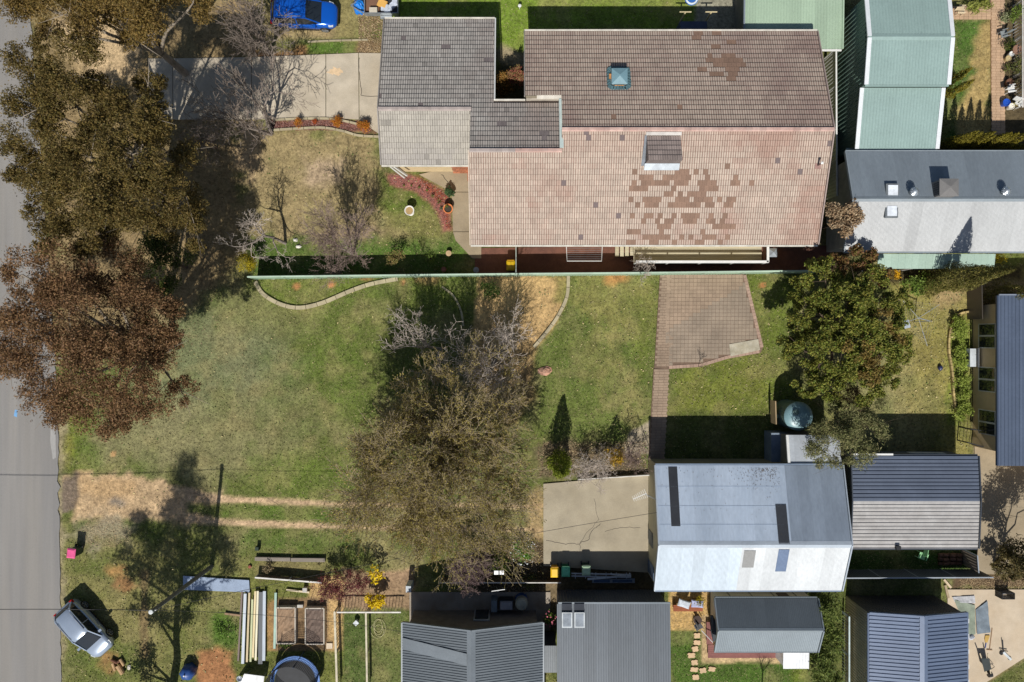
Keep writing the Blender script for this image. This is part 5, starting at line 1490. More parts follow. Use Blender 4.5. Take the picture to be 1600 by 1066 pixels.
# ------------------------------------------------------------------ trees and plants
bark_gum = M('bark_gum', G(150, 138, 122), rough=.9, var=.25)
bark_brown = M('bark_brown', G(96, 80, 66), rough=.9, var=.25)
bark_grey = M('bark_grey', G(150, 138, 128), rough=.9, var=.2)
twig_grey = M('twig_grey', G(146, 132, 120), rough=.9, var=.1, island=.2)
twig_pale = M('twig_pale', G(206, 192, 178), rough=.9, var=.1, island=.2)
twig_pink = M('twig_pink', G(164, 142, 130), rough=.9, var=.1, island=.2)
twig_brown = M('twig_brown', G(176, 158, 130), rough=.9, var=.1, island=.25)
def leafm(name, a=(.1,.1,.1), b=(.1,.1,.1), island=.35, transl=.22, var=.22, scale=.8):
    return M(name, a, rough=.65, var=var, scale=scale, var2=.05, island=island, col2=b, col2_by='island', c2lo=0, c2hi=1, transl=transl, spec=.3)
gum_olive = leafm('leaf_gum_olive', G(98, 90, 44), G(126, 104, 56))
gum_red = leafm('leaf_gum_red', G(124, 100, 64), G(150, 112, 80), var=.18)
gum_green = leafm('leaf_gum_green', G(98, 104, 54), G(130, 112, 60))
# the street gums (left)
tree_leafy('gum_tree', 'tall olive brown gum tree, second from the top along the road', (262, 272),
 [(60, 105, 10, 2.1), (120, 120, 11, 2.2), (45, 185, 10, 2.2), (110, 190, 11.5, 2.5), (175, 165, 11, 2.3), (235, 185, 10, 2.1), (75, 245, 10, 2.3), (150, 250, 12, 2.7), (215, 245, 11, 2.5), (265, 240, 9, 1.6), (30, 255, 9, 1.5), (100, 310, 10, 2.4), (170, 320, 11, 2.6), (240, 310, 10, 2.4), (290, 320, 8.5, 1.7), (75, 340, 9, 1.4), (235, 135, 8.5, 1.3), (310, 365, 8, 1.1), (90, 375, 8, 1.4), (200, 355, 9, 2.0), (140, 365, 8.5, 1.7), (265, 350, 8, 1.3)],
 gum_olive, bark_gum, 11, leaf=(.15, .062), per=270, sr=(.33, .50), nsub=6, fringe=.12, clump=.15, hvar=2.4, r0=.32, group=None)
tree_leafy('gum_tree', 'reddish brown gum tree overhanging road and lawn, lowest of the street gums', (262, 545),
 [(40, 430, 9, 1.6), (105, 430, 10, 2.2), (175, 430, 10, 2.3), (45, 500, 10, 2.2), (115, 500, 11.5, 2.6), (190, 500, 11, 2.6), (250, 500, 9, 1.9), (20, 560, 9.5, 1.8), (85, 570, 10.5, 2.5), (160, 570, 11, 2.6), (230, 560, 10, 2.3), (262, 548, 8.5, 1.4), (95, 630, 9.5, 1.8), (160, 635, 9.5, 2.1), (230, 620, 9, 1.8), (285, 610, 8, 1.1), (180, 665, 8.5, 1.2), (215, 455, 8, 1.5)],
 gum_red, bark_gum, 12, leaf=(.15, .06), per=270, sr=(.36, .56), nsub=6, fringe=.18, hvar=1.5, r0=.3)
tree_leafy('gum_tree', 'golden olive gum tree cut by the top edge of the photo', (290, 115),
 [(60, 10, 9, 2.0), (115, 25, 9.5, 2.0), (60, -40, 10, 2.2), (130, -30, 11, 2.4), (190, 20, 9.5, 2.0), (240, 35, 9, 1.8), (200, -35, 11, 2.4), (270, -20, 10, 2.0), (215, 60, 8, 1.1), (305, 8, 8.5, 1.3), (80, 50, 7.5, 1.0)],
 leafm('leaf_gum_gold', G(118, 102, 50), G(142, 114, 62)), bark_gum, 13, leaf=(.15, .062), per=260, sr=(.42, .6), clump=.15, hvar=1.3, r0=.28)
tree_leafy('shade_tree', 'dark green shrubby tree in the shade between the two big street gums', (292, 418), [(245, 400, 3.2, 1.6), (270, 385, 3.4, 1.5), (265, 430, 3, 1.2)], leafm('leaf_dark', G(66, 84, 38), G(96, 104, 40)), bark_brown, 14, leaf=(.14, .08), per=160, r0=.1)
# tree beyond the bottom edge of the frame, its shadow falls over the garden
def world_tree(name, label, base, lobes, mat, bark, seed, leaf, per, r0, cat='tree', stem_to=None):
    rng = np.random.default_rng(seed); t = T(name, label, cat, base)
    C = crown_points(lobes, rng, per, .24, .4); V, F = leaf_np(C, rng, *leaf); np_mesh('crown', V, F, mat, t)
    segs = []
    if stem_to:
        p = Vector(base); r = r0; n = 10
        for k in range(1, n + 1):
            q = Vector(base).lerp(Vector(stem_to), k / n) + Vector((rng.normal() * .1, rng.normal() * .1, 0))
            segs.append((tuple(p), tuple(q), r, r0 * (1 - .085 * k))); r = r0 * (1 - .085 * k); p = q
        for l in lobes:
            z = max(l[2] - 2.2, 1.5); k = (z - base[2]) / (stem_to[2] - base[2])
            a = Vector(base).lerp(Vector(stem_to), min(k, 1)); segs.append((tuple(a), (l[0], l[1], l[2]), .11, .04))
    V, F = tubes_np(segs, 6); np_mesh('trunk', V, F, bark, t, smooth=True)
    return t
bxx, byy = XY(268, 1098)
# shadow point of (dx, h): ground px x = 294+dx*22+h*1, y = 1098-19.15h
world_tree('gum_tree', 'tall narrow gum standing just below the frame, casting the long shadow on the garden', (bxx, byy, 0),
 [(bxx + dx, byy, h, r, r * .8, r * 1.05) for dx, h, r in ((-.6, 19.3, .75), (-.7, 18.0, 1.2), (-.5, 16.6, 1.5), (-1.0, 15.3, 1.3), (.5, 15.6, 1.3), (-3.6, 14.4, .9), (-3.0, 13.2, 1.4), (-.7, 13.6, 1.6), (1.4, 13.6, 1.3), (2.4, 12.0, 1.3), (-4.2, 11.8, .8), (-1.6, 11.6, 1.7), (.6, 11.2, 1.5), (-3.2, 10.2, 1.3), (2.9, 10.6, .8), (-.8, 9.4, 1.5), (1.0, 8.6, 1.1), (-2.8, 7.8, .9), (-1.5, 6.6, 1.1), (.2, 6.8, .9), (-2.0, 3.6, .9), (-2.2, 2.4, .9))],
 gum_olive, bark_gum, 15, (.2, .09), 105, .34, stem_to=(bxx - .5, byy + .1, 18.4))

# bare trees
tree_bare('bare_tree', 'large bare grey tree at the end of the driveway bed', 424, 210, 8.5, 3.4, 21, bark_grey, twig_grey, levels=5, spread=.44, r0=.17, lean=(-.3, .6), up=.05, nstem=3, ratio=.72, mid=.62, rmin=.014)
tree_bare('bare_tree', 'bare grey tree in front of the blue car, at the top', 421, 84, 7.5, 3.4, 23, bark_grey, twig_grey, levels=5, spread=.46, r0=.14, lean=(-.8, .3), up=.05, nstem=3, ratio=.72, mid=.62, rmin=.014)
tree_bare('bare_tree', 'small bare silver tree with crooked limbs by the yellow shrub', 446, 380, 5.4, 2.2, 26, bark_grey, twig_pale, levels=5, spread=.62, r0=.12, lean=(-1.2, .4), up=.04, jit=.28, mid=.7)
tree_bare('bare_tree', 'bare pinkish tree with fine twigs on the front lawn', 551, 398, 6.6, 2.5, 31, bark_grey, twig_pink, levels=6, spread=.40, r0=.11, nstem=3, lean=(-.6, .4), up=.07, ratio=.70, mid=.75, rmin=.007)
tree_bare('bare_shrub', 'leafless reddish shrub against the shaded green fence', 528, 424, 1.9, 1.6, 33, twig_pink, twig_pink, levels=4, spread=.6, r0=.03, nstem=4, cat='shrub', stem=.3, up=.04)
tree_bare('bare_tree', 'bare pale grey tree on the lawn left of the sandy bed', 689, 545, 7.0, 3.1, 35, bark_grey, twig_pale, levels=5, spread=.6, r0=.15, lean=(-1.0, .6), jit=.26, ratio=.70, mid=.7, nstem=2, rmin=.011)
tree_bare('bare_tree', 'bare pale grey tree standing in the sandy bed', 772, 566, 7.4, 3.4, 37, bark_grey, twig_pale, levels=5, spread=.6, r0=.16, lean=(.1, .8), jit=.28, nstem=3, ratio=.70, mid=.7, rmin=.011)
tree_bare('budding_tree', 'large spreading tree with olive buds over the wheel tracks', 706, 707, 12.6, 6.2, 41, bark_grey, twig_brown, levels=7, spread=.40, r0=.24, nstem=7, ratio=.74, stem=.22, up=.03, mid=.6, rmin=.009, jit=.10,
          buds=leafm('leaf_bud', G(156, 144, 70), G(176, 158, 84)), budn=1.7, budsize=.08)
tree_bare('bare_shrub', 'tangled bare silver branches behind the concrete slab', 925, 722, 2.6, 2.0, 43, bark_grey, twig_pale, levels=5, spread=.7, r0=.05, nstem=4, cat='shrub', jit=.35)
tree_bare('bare_shrub', 'bare pinkish shrub beside the yellow flowers at the slab corner', 985, 712, 2.6, 1.3, 44, twig_pink, twig_pink, levels=5, spread=.55, r0=.05, nstem=3, cat='shrub')
tree_bare('bare_shrub', 'bare twisted shrub poking over the fence before the timber deck', 1004, 425, 3.2, 1.1, 45, bark_grey, twig_pale, levels=4, spread=.6, r0=.06, nstem=2, cat='shrub', jit=.3)
tree_bare('bare_shrub', 'dense purple brown leafless bush over the low fence', 750, 884, 3.6, 1.9, 47, twig_grey, M('twig_purple', G(138, 116, 112), rough=.9, island=.2), levels=6, spread=.5, r0=.06, nstem=4, cat='shrub', ratio=.68)
tree_bare('bare_shrub', 'tiny bare shrub growing at the lower edge of the terrace', 1091, 573, 1.3, .5, 48, bark_brown, twig_brown, levels=3, spread=.5, r0=.025, cat='shrub')
tree_bare('bare_tree', 'thin bare young tree at the bottom edge below the cottage', 1190, 1078, 3.2, .9, 49, bark_brown, twig_brown, levels=4, spread=.55, r0=.06)
tree_bare('bare_shrub', 'bare brown shrub spreading in the gap left of the bare grey tree', 340, 232, 2.6, 1.8, 50, bark_brown, twig_grey, levels=5, spread=.6, r0=.06, nstem=3, cat='shrub')

# evergreen beside the tiled house
ev_green = leafm('leaf_evergreen', G(102, 122, 44), G(146, 138, 62), island=.4, var=.25)
ev_red = leafm('leaf_evergreen_red', G(140, 92, 66), G(126, 116, 56), island=.35)
tree_leafy('evergreen_tree', 'big round dense evergreen tree with reddish tips beside the green fence', (1278, 512),
 [(1285, 440, 4.6, 1.7), (1350, 445, 4.4, 1.6), (1260, 490, 4.3, 1.6), (1320, 490, 5.4, 2.0), (1375, 500, 4.4, 1.7), (1255, 550, 4.0, 1.4), (1310, 550, 5.2, 2.0), (1370, 560, 4.6, 1.8), (1290, 600, 4.0, 1.4), (1345, 605, 4.2, 1.5), (1385, 590, 3.4, 1.0), (1300, 625, 3.4, .8), (1250, 455, 3.4, 1.3), (1240, 525, 3.2, 1.2), (1402, 470, 3.2, 1.1), (1400, 545, 3.2, 1.3), (1262, 600, 3.0, 1.1), (1300, 520, 5.2, 1.6), (1345, 530, 5.6, 1.6), (1335, 455, 5.0, 1.4)],
 ev_green, bark_brown, 61, leaf=(.15, .085), per=200, nsub=15, sr=(.20, .31), fringe=.04, r0=.22, squash=.85,
 extra=[('red_foliage', ev_red, [(1300, 415, 4.0, 1.1), (1345, 410, 4.2, 1.3), (1376, 432, 3.8, .9)], (.15, .085), 230), ('young_foliage', leafm('leaf_ochre', G(150, 128, 64), G(130, 110, 60)), [(1388, 540, 4.0, 1.2), (1380, 500, 4.8, 1.1), (1360, 580, 5.0, 1.2), (1340, 545, 6.2, 1.1)], (.15, .085), 130)])
tree_leafy('olive_tree', 'feathery grey green tree reaching over the big metal shed roof', (1306, 655),
 [(1290, 660, 4.2, 1.3), (1330, 650, 4.4, 1.4), (1290, 700, 4.6, 1.3), (1325, 700, 5.0, 1.6), (1360, 665, 4.2, 1.2), (1270, 680, 3.8, .9), (1360, 630, 3.4, .9), (1315, 722, 4.6, .8)],
 leafm('leaf_olive', G(122, 130, 78), G(150, 142, 98)), bark_brown, 62, leaf=(.20, .045), per=170, nsub=7, sr=(.3, .5), fringe=.3, r0=.12)
shrub('red_shrub', 'dark red leaved shrub between evergreen and feathery tree', 1328, 625, 1.2, 2.6, leafm('leaf_wine', G(110, 74, 54), G(96, 94, 52)), 63, n=90)
tree_leafy('flowering_shrub', 'round cream flowered shrub beside the end of the tiled roof', (1286, 356), [(1317, 338, 4.5, 1.2), (1319, 346, 4.1, 1.1)], leafm('leaf_cream', G(196, 174, 140), G(146, 116, 86)), bark_brown, 64, leaf=(.13, .1), per=260, nsub=14, sr=(.26, .4), fringe=.05, r0=.08, cat='shrub')
yel = leafm('leaf_yellow', G(186, 164, 22), G(140, 132, 30))
shrub('yellow_shrub', 'bright yellow green shrub at the left end of the green fence', 386, 410, .85, 2.3, yel, 65, n=180, leaf=(.1, .05))
shrub('yellow_shrub', 'small golden yellow shrub between the evergreen and the flat green carport', 1395, 429, .5, 1.0, M('leaf_gold', G(232, 178, 20), island=.2, transl=.2), 66, n=100)
shrub('yellow_shrub', 'small yellow green shrub at the end of the flat green carport', 1562, 402, .55, 1.2, yel, 67, n=100)
glossy = leafm('leaf_glossy', G(98, 128, 44), G(134, 150, 66), island=.35)
shrub('green_shrub', 'wide glossy green shrub below the flat green carport', 1438, 443, 1.65, 1.6, glossy, 68, n=110, ry=1.0, leaf=(.16, .09))
hb = leafm('leaf_ground_cover', G(136, 158, 58), G(170, 182, 86), island=.3)
for k, (px, py, r, ry) in enumerate(((1500, 515, .8, 1.2), (1502, 560, .7, 1.1), (1505, 605, .8, 1.1), (1507, 645, .75, 1.0))):
    shrub('hedge_shrub', ['sunlit green hedge shrub at the top of the bed by the tan wall', 'green hedge shrub left of the wall air conditioner', 'green hedge shrub beside the middle window of the tan house', 'green hedge shrub at the lower end of the bed by the tan wall'][k], px, py, r, .8, hb, 70 + k, n=260, ry=ry, leaf=(.12, .06), group='hedge shrubs along the tan house')
# conifers
cypress = leafm('leaf_cypress', G(120, 112, 36), G(150, 138, 46), island=.3)
cypress_d = leafm('leaf_cypress_dark', G(104, 106, 48), G(138, 126, 66), island=.3)
def conifer(label, bx, by, h, r, mat, seed, group=None, n=1500, leaf=(.2, .05)):
    rng = np.random.default_rng(seed); b = (*XY(bx, by), 0.0)
    t = T('conifer', label, 'conifer', b, group)
    z = rng.beta(1.1, 1.5, n); rr = r * (1 - z) ** .7 * np.minimum(1, .5 + z * 4) * rng.uniform(.55, 1.08, n); a = rng.uniform(0, 6.283, n)
    wv = 1 + .25 * np.sin(a * 3 + z * 9 + seed)
    C = np.stack([b[0] + rr * wv * np.cos(a), b[1] + rr * wv * np.sin(a), .1 + z * h], -1)
    V, F = leaf_np(C, rng, leaf[0], leaf[1], 0, (0, 0, 1.0))
    np_mesh('foliage', V, F, mat, t)
    MB().tube([(b[0], b[1], 0), (b[0], b[1], h * .85)], [.08, .02], 6).build('trunk', bark_brown, t)
    return t
cl = ['leftmost pencil pine of the row behind the grey corrugated house', 'second pencil pine from the left behind the grey corrugated house', 'third pencil pine in the row behind the grey corrugated house', 'middle pencil pine of the row behind the grey corrugated house', 'fifth pencil pine in the row behind the grey corrugated house', 'sixth pencil pine in the row behind the grey corrugated house', 'pencil pine at the right end of the row behind the grey corrugated house']
for k, (bx, by, h) in enumerate(((1458, 237, 4.6), (1470, 236, 4.2), (1484, 237, 4.5), (1497, 236, 3.7), (1510, 237, 4.3), (1524, 236, 4.1), (1538, 237, 4.6))):
    conifer(cl[k], bx, by, h, .52, cypress, 80 + k, 'pencil pines behind the grey house', 2200, (.16, .05))
for k in range(3):
    conifer(['low golden conifer at the right edge behind the grey house', 'low golden conifer second from the right edge behind the grey house', 'low golden conifer beside the paved walk end'][k], 1590 - k * 17, 240, 2.0, .5, cypress, 90 + k, 'low conifers by the paved walk', 900, (.16, .05))
conifer('tall pencil pine casting a pointed shadow on the grey corrugated roof', 1446, 441, 8.5, 1.15, cypress_d, 95, None, 12000)
conifer('second dark conifer right of the tall one, by the tan house', 1545, 462, 4.2, 1.0, cypress_d, 96, None, 3000)
conifer('slim lime green conifer at the top left corner of the concrete slab', 871, 719, 5.2, .95, leafm('leaf_lime', G(140, 150, 44), G(110, 124, 40)), 97, None, 5000, (.18, .06))
conifer('loose conifer with yellow blossom at the top of the concrete slab', 958, 708, 3.0, .8, leafm('leaf_blossom', G(216, 164, 40), G(170, 150, 60)), 98, None, 900, (.14, .1))
conifer('slim conifer behind the green shed, top right', 1478, 150, 3.0, .4, cypress, 99, None, 900)
conifer('golden conifer tucked against the side of the teal shed', 1482, 128, 2.4, .4, cypress, 100, None, 800)
# house garden plants
orange = leafm('leaf_orange', G(200, 108, 30), G(190, 140, 50)); redl = leafm('leaf_redorange', G(206, 76, 40), G(190, 110, 50))
for k, (px, py, r, m_) in enumerate(((465, 190, .38, orange), (492, 191, .22, redl), (525, 190, .42, orange), (568, 198, .48, orange))):
    shrub('orange_shrub', ['orange shrub at the left end of the driveway bed', 'smallest red orange shrub in the driveway bed', 'orange shrub in the middle of the driveway bed', 'tallest orange shrub of the driveway bed, nearest the tiled house'][k], px, py, r, r * 2.0, m_, 110 + k, n=600, leaf=(.08, .04), group='orange shrubs of the driveway bed')
shrub('autumn_shrub', 'orange and brown shrub in the dark court of the tiled house', 786, 132, .85, 3.0, leafm('leaf_rust', G(178, 124, 60), G(124, 110, 56)), 115, n=300, leaf=(.12, .06))
shrub('autumn_shrub', 'pink tipped shrub in the dark court beside the orange one', 806, 122, .75, 3.3, leafm('leaf_rose', G(176, 96, 86), G(120, 116, 64)), 116, n=300, leaf=(.12, .06))
shrub('green_shrub', 'round clipped dark green shrub at the corner of the red mulch bed', 703, 299, .46, 1.0, leafm('leaf_bottle', G(66, 92, 56), G(90, 116, 70)), 117, n=1100, leaf=(.08, .05), clump=.06)
for k, (px, py) in enumerate(((631, 290), (643, 290), (655, 293), (667, 298), (676, 306))):
    shrub('seedling', ['first tiny plant from the porch post in the mulch bed', 'second tiny plant from the porch post in the mulch bed', 'middle tiny plant in the mulch bed row', 'fourth tiny plant from the porch post in the mulch bed', 'last tiny plant of the mulch bed row, nearest the clipped shrub'][k], px, py, .10 + .02 * k, .2 + .05 * k, glossy, 120 + k, n=300, leaf=(.06, .03), group='tiny plants in the mulch bed', clump=.05)
shrub('succulent', 'small grey green rosette plant left of the terracotta pot', 689, 325, .16, .25, leafm('leaf_sage', G(120, 140, 100), G(96, 116, 80)), 126, n=300, leaf=(.07, .05), clump=.06)
shrub('succulent', 'low green plant in the mulch bed above the rosette', 686, 315, .26, .3, glossy, 127, n=160, leaf=(.07, .05), clump=.06)
shrub('green_shrub', 'open leggy shrub in front of the long green fence', 618, 402, .8, 2.0, leafm('leaf_hazy', G(118, 124, 60), G(150, 120, 80)), 128, n=60, leaf=(.1, .06))
shrub('ivy_clump', 'dark green climber at the top of the sandy bed', 766, 452, .9, 1.6, leafm('leaf_ivy', G(74, 100, 40), G(106, 128, 54)), 129, n=90)
shrub('ornamental_grass', 'green tufts beside the fence foot in the dark strip', 674, 404, .6, .4, glossy, 130, n=60, leaf=(.14, .03))
shrub('red_bush', 'wide dark red bush between vegetable garden and yellow flowers', 534, 912, 2.4, 2.4, leafm('leaf_burgundy', G(132, 60, 62), G(104, 72, 62)), 131, n=130, leaf=(.12, .05), ry=1.5)
yf = M('flower_yellow', G(246, 214, 12), rough=.7, island=.12, transl=.2)
shrub('wattle_bush', 'bright yellow flowering bush at the corner of the pink paving', 586, 938, 1.0, 1.5, M('flower_yellow'), 132, n=110, leaf=(.15, .11), ry=.5)
shrub('wattle_bush', 'yellow blossom spray above the pink paving', 588, 898, .6, 1.8, M('flower_yellow'), 133, n=34, leaf=(.15, .11), ry=.9, clump=.1)
shrub('flowering_shrub', 'bright green shrub with white flowers left of the concrete slab', 818, 862, 1.0, 1.2, leafm('leaf_bright', G(110, 150, 50), G(84, 120, 40)), 134, n=100, flowers=white, nf=80)
shrub('green_shrub', 'dark green shrub left of the white flowers', 778, 880, 1.0, 1.4, leafm('leaf_deep', G(60, 84, 32), G(110, 116, 40)), 135, n=90)
shrub('green_shrub', 'low olive shrub behind the low white topped fence', 822, 908, 1.1, .9, leafm('leaf_dull', G(116, 108, 64), G(96, 110, 50)), 136, n=80, ry=.6)
shrub('green_shrub', 'reddish low shrub left of the yellow wheelie bin', 850, 902, .7, .8, leafm('leaf_dusty', G(112, 84, 66), G(96, 96, 52)), 137, n=80, ry=.5)
shrub('rose_bush', 'pink flowering rose between the two grey buildings', 859, 967, .55, 1.2, glossy, 138, n=70, flowers=M('flower_pink', G(222, 120, 140)), nf=26, fl=(.14, .12))
hg = leafm('leaf_hedge', G(92, 114, 46), G(128, 136, 66), island=.35)
for k, (px, py, r, h) in enumerate(((1292, 945, 1.5, 3.4), (1295, 990, 1.3, 3.0), (1284, 1030, 1.3, 3.0), (1296, 1066, 1.4, 2.6))):
    shrub('hedge_tree', ['bushy green tree right behind the cottage, highest in the photo', 'bushy green tree beside the ridge end of the cottage', 'bushy green tree beside the white locker', 'bushy green tree cut by the bottom edge beside the blue garage'][k], px, py, r, h, hg, 140 + k, n=95, leaf=(.22, .06), cat='tree', group='hedge trees beside the cottage')
shrub('brown_shrub', 'large brownish green shrub above the pale concrete apron', 1574, 885, 1.5, 2.2, leafm('leaf_brownish', G(122, 104, 64), G(96, 92, 52)), 146, n=110, leaf=(.16, .09), ry=1.1)
tree_leafy('leafy_tree', 'brownish leafy tree cut by the right edge, shading the tan concrete yard', (1566, 866), [(1600, 874, 3.0, 1.4), (1632, 872, 4.4, 1.5), (1660, 880, 4.6, 1.6), (1590, 868, 2.4, 1.1), (1690, 870, 4.0, 1.5)], MATS['leaf_brownish'], bark_brown, 147, leaf=(.16, .08), per=170, r0=.12)
shrub('patio_plant', 'yellow green plant by the cottage bench', 1094, 938, .45, .9, yel, 148, n=110)
shrub('garden_plant', 'leafy green vegetables in the left raised bed', 447, 1008, .55, .35, glossy, 149, n=100, ry=.4)
shrub('garden_plant', 'dry bushy plant beside the white rail of the vegetable garden', 418, 886, .5, .7, leafm('leaf_dry', G(150, 130, 96), G(110, 100, 70)), 150, n=70)
shrub('weed_patch', 'tall green weeds in the corner left of the timber stack', 352, 985, 1.1, .5, leafm('leaf_weed', G(88, 126, 40), G(120, 150, 60)), 151, n=60, ry=.9)
# top right garden plants
shrub('yucca', 'spiky pale green grass clump beside the paved walk', 1530, 10, 1.1, .9, leafm('leaf_spiky', G(168, 170, 84), G(130, 140, 60)), 152, n=60, leaf=(.5, .05), ry=.6)
for k, (px, py, r, m_, lb) in enumerate(((1572, 28, .5, leafm('leaf_silver', G(166, 170, 130), G(140, 150, 100)), 'silvery green shrub at the top of the pot garden'), (1592, 22, .8, glossy, 'bright green shrub in the top right corner'), (1576, 68, .5, leafm('leaf_deep'), 'dark green pot plant beside the garden chair'), (1592, 105, .7, leafm('leaf_dull'), 'brownish shrub behind the lattice on the right edge'), (1572, 107, .4, leafm('leaf_deep'), 'dark low plant under the white pots'), (1594, 130, .6, leafm('leaf_dusty'), 'reddish shrub on the right edge below the brown pot'), (1588, 163, .4, yel, 'yellow flowering pot plant on the right edge'))):
    shrub('garden_shrub', lb, px, py, r, r * 1.5, m_, 160 + k, n=100, leaf=(.12, .06))

# ------------------------------------------------------------------ vehicles and street things
def wheel(parent, x, y, r, wd, name='wheel'):
    mb = MB(); n = 20
    secs = []
    for yy, rr in ((-wd / 2, r * .9), (-wd * .35, r), (wd * .35, r), (wd / 2, r * .9)):
        secs.append([(x + rr * math.cos(6.283 * k / n), y + yy, r + rr * math.sin(6.283 * k / n)) for k in range(n)])
    mb.loft(secs); w_ = mb.build(name, black_mat, parent, local=True, smooth=False)
    s_ = 1 if y > 0 else -1
    mb = MB(); yo = y + s_ * (wd / 2 + .005)
    for k in range(5):
        a = 6.283 * k / 5
        mb.bar((x, yo, r), (x + r * .62 * math.cos(a), yo, r + r * .62 * math.sin(a)), .07, .03)
    q = [[(x + rr * math.cos(6.283 * k / n), yo + s_ * .005, r + rr * math.sin(6.283 * k / n)) for k in range(n)] for rr in (r * .58, r * .68)]
    mb.loft(q, closed=False)
    mb.build('rim', M('alloy', G(196, 200, 204), metal=.6, rough=.3), w_, local=True)
def car(name, label, loc, rz, paint, L=4.55, W=1.84, HT=1.66):
    t = T(name, label, 'car', loc, None, rz); ORG[t] = Vector((0, 0, 0))
    sx = L / 4.55; sy = W / 1.84; sz = HT / 1.66
    st = [(-2.27, .60, .50, .86), (-2.22, .72, .42, .98), (-2.05, .84, .32, 1.07), (-1.6, .905, .26, 1.08), (-.8, .915, .24, 1.05), (.2, .915, .24, 1.03), (1.0, .915, .25, 1.01), (1.5, .90, .26, .97), (1.9, .86, .3, .91), (2.12, .76, .38, .82), (2.24, .62, .42, .72), (2.28, .45, .45, .66)]
    secs = []
    for x, hw, zb, zt in st:
        secs.append([(x * sx, y * sy, z * sz) for y, z in ((-hw * .93, zb), (-hw, zb + (zt - zb) * .35), (-hw * .985, zb + (zt - zb) * .75), (-hw * .9, zt - .02), (-hw * .72, zt + .015), (-hw * .35, zt + .035), (0, zt + .042), (hw * .35, zt + .035), (hw * .72, zt + .015), (hw * .9, zt - .02), (hw * .985, zb + (zt - zb) * .75), (hw, zb + (zt - zb) * .35), (hw * .93, zb))])
    MB().loft(secs).build('body', paint, t, smooth=True, local=True)
    gh = [(-2.12, .74, 1.03, .70, 1.08), (-1.95, .80, 1.05, .70, 1.30), (-1.7, .83, 1.05, .66, 1.52), (-1.0, .855, 1.04, .66, 1.61), (-.3, .86, 1.03, .66, 1.63), (.25, .86, 1.02, .65, 1.58), (.75, .83, 1.01, .68, 1.30), (1.28, .76, .99, .70, 1.02)]
    secs = []
    for x, hb, zb, ht, zt in gh:
        secs.append([(x * sx, y * sy, z * sz) for y, z in ((-hb, zb), (-ht, zt - .03), (-ht * .8, zt), (0, zt + .02), (ht * .8, zt), (ht, zt - .03), (hb, zb))])
    MB().loft(secs).build('window_glass', glass, t, smooth=False, local=True)
    secs = []
    for x, ht, z in ((-1.86, .64, 1.42), (-1.65, .65, 1.56), (-1.0, .665, 1.625), (-.3, .665, 1.645), (.2, .65, 1.605), (.34, .62, 1.55)):
        secs.append([(x * sx, y * sy, zz * sz) for y, zz in ((-ht, z - .05), (-ht * .85, z + .004), (-ht * .4, z + .022), (0, z + .028), (ht * .4, z + .022), (ht * .85, z + .004), (ht, z - .05))])
    MB().loft(secs, closed=False).build('roof', paint, t, smooth=True, local=True)
    for s_ in (-1, 1):
        mb = MB()
        mb.bar((.3 * sx, s_ * .655 * sy, 1.56 * sz), (1.25 * sx, s_ * .76 * sy, 1.01 * sz), .07, .05)
        mb.bar((-1.75 * sx, s_ * .67 * sy, 1.5 * sz), (-2.1 * sx, s_ * .78 * sy, 1.06 * sz), .12, .06)
        mb.bar((-.35 * sx, s_ * .68 * sy, 1.6 * sz), (-.35 * sx, s_ * .87 * sy, 1.04 * sz), .06, .03)
        mb.bar((-1.7 * sx, s_ * .67 * sy, 1.545 * sz), (.3 * sx, s_ * .67 * sy, 1.575 * sz), .07, .06)
        mb.build('pillar', paint, t, local=True)
    for s_ in (-1, 1):
        MB().bar((-1.5 * sx, s_ * .60 * sy, 1.66 * sz), (.05 * sx, s_ * .60 * sy, 1.66 * sz), .04, .04).build('roof_rail', M('chrome', G(200, 204, 208), metal=.7, rough=.25), t, local=True)
        MB().hexa([(p[0] * sx, s_ * p[1] * sy, p[2] * sz) for p in ((1.75, .62, .74), (2.13, .55, .66), (2.02, .82, .66), (1.75, .885, .74), (1.75, .62, .93), (2.14, .56, .79), (2.03, .80, .80), (1.75, .875, .90))]).build('headlight', M('headlight', G(214, 220, 224), rough=.1), t, local=True)
        MB().box(-2.12 * sx, s_ * .74 * sy, .85 * sz, .22, .22, 1.0 * sz).build('tail_light', M('tail_red', G(170, 24, 20), rough=.2), t, local=True)
        MB().box(.85 * sx, s_ * 1.0 * sy, 1.0 * sz, .16, .24, 1.14 * sz).build('mirror', paint, t, local=True)
        for x in (-1.36, 1.38):
            wheel(t, x * sx, s_ * (W / 2 - .10), .35, .24)
        MB().bar((-1.0 * sx, s_ * .925 * sy, .35), (1.0 * sx, s_ * .925 * sy, .35), .04, .1).build('sill', black_mat, t, local=True)
    MB().box(2.24 * sx, 0, .36, .1, 1.2, .58).build('grille', black_mat, t, local=True)
    return t
bluep = M('paint_blue', G(20, 98, 206), rough=.16, metal=.25, var=.02, var2=.02, spec=.7)
silverp = M('paint_silver', G(176, 190, 208), rough=.2, metal=.4, var=.02, var2=.02)
cb_ = P(474, 20, .9)
car('parked_car', 'shiny blue car parked at the top behind bare branches', (cb_[0], cb_[1], .0), rad(-2), bluep)
cs_ = P(131, 984, .8)
car('parked_car', 'silver car parked on the grass verge at the lower left, nose towards the logs', (cs_[0], cs_[1], .0), rad(-48), silverp, 4.3, 1.78, 1.55)
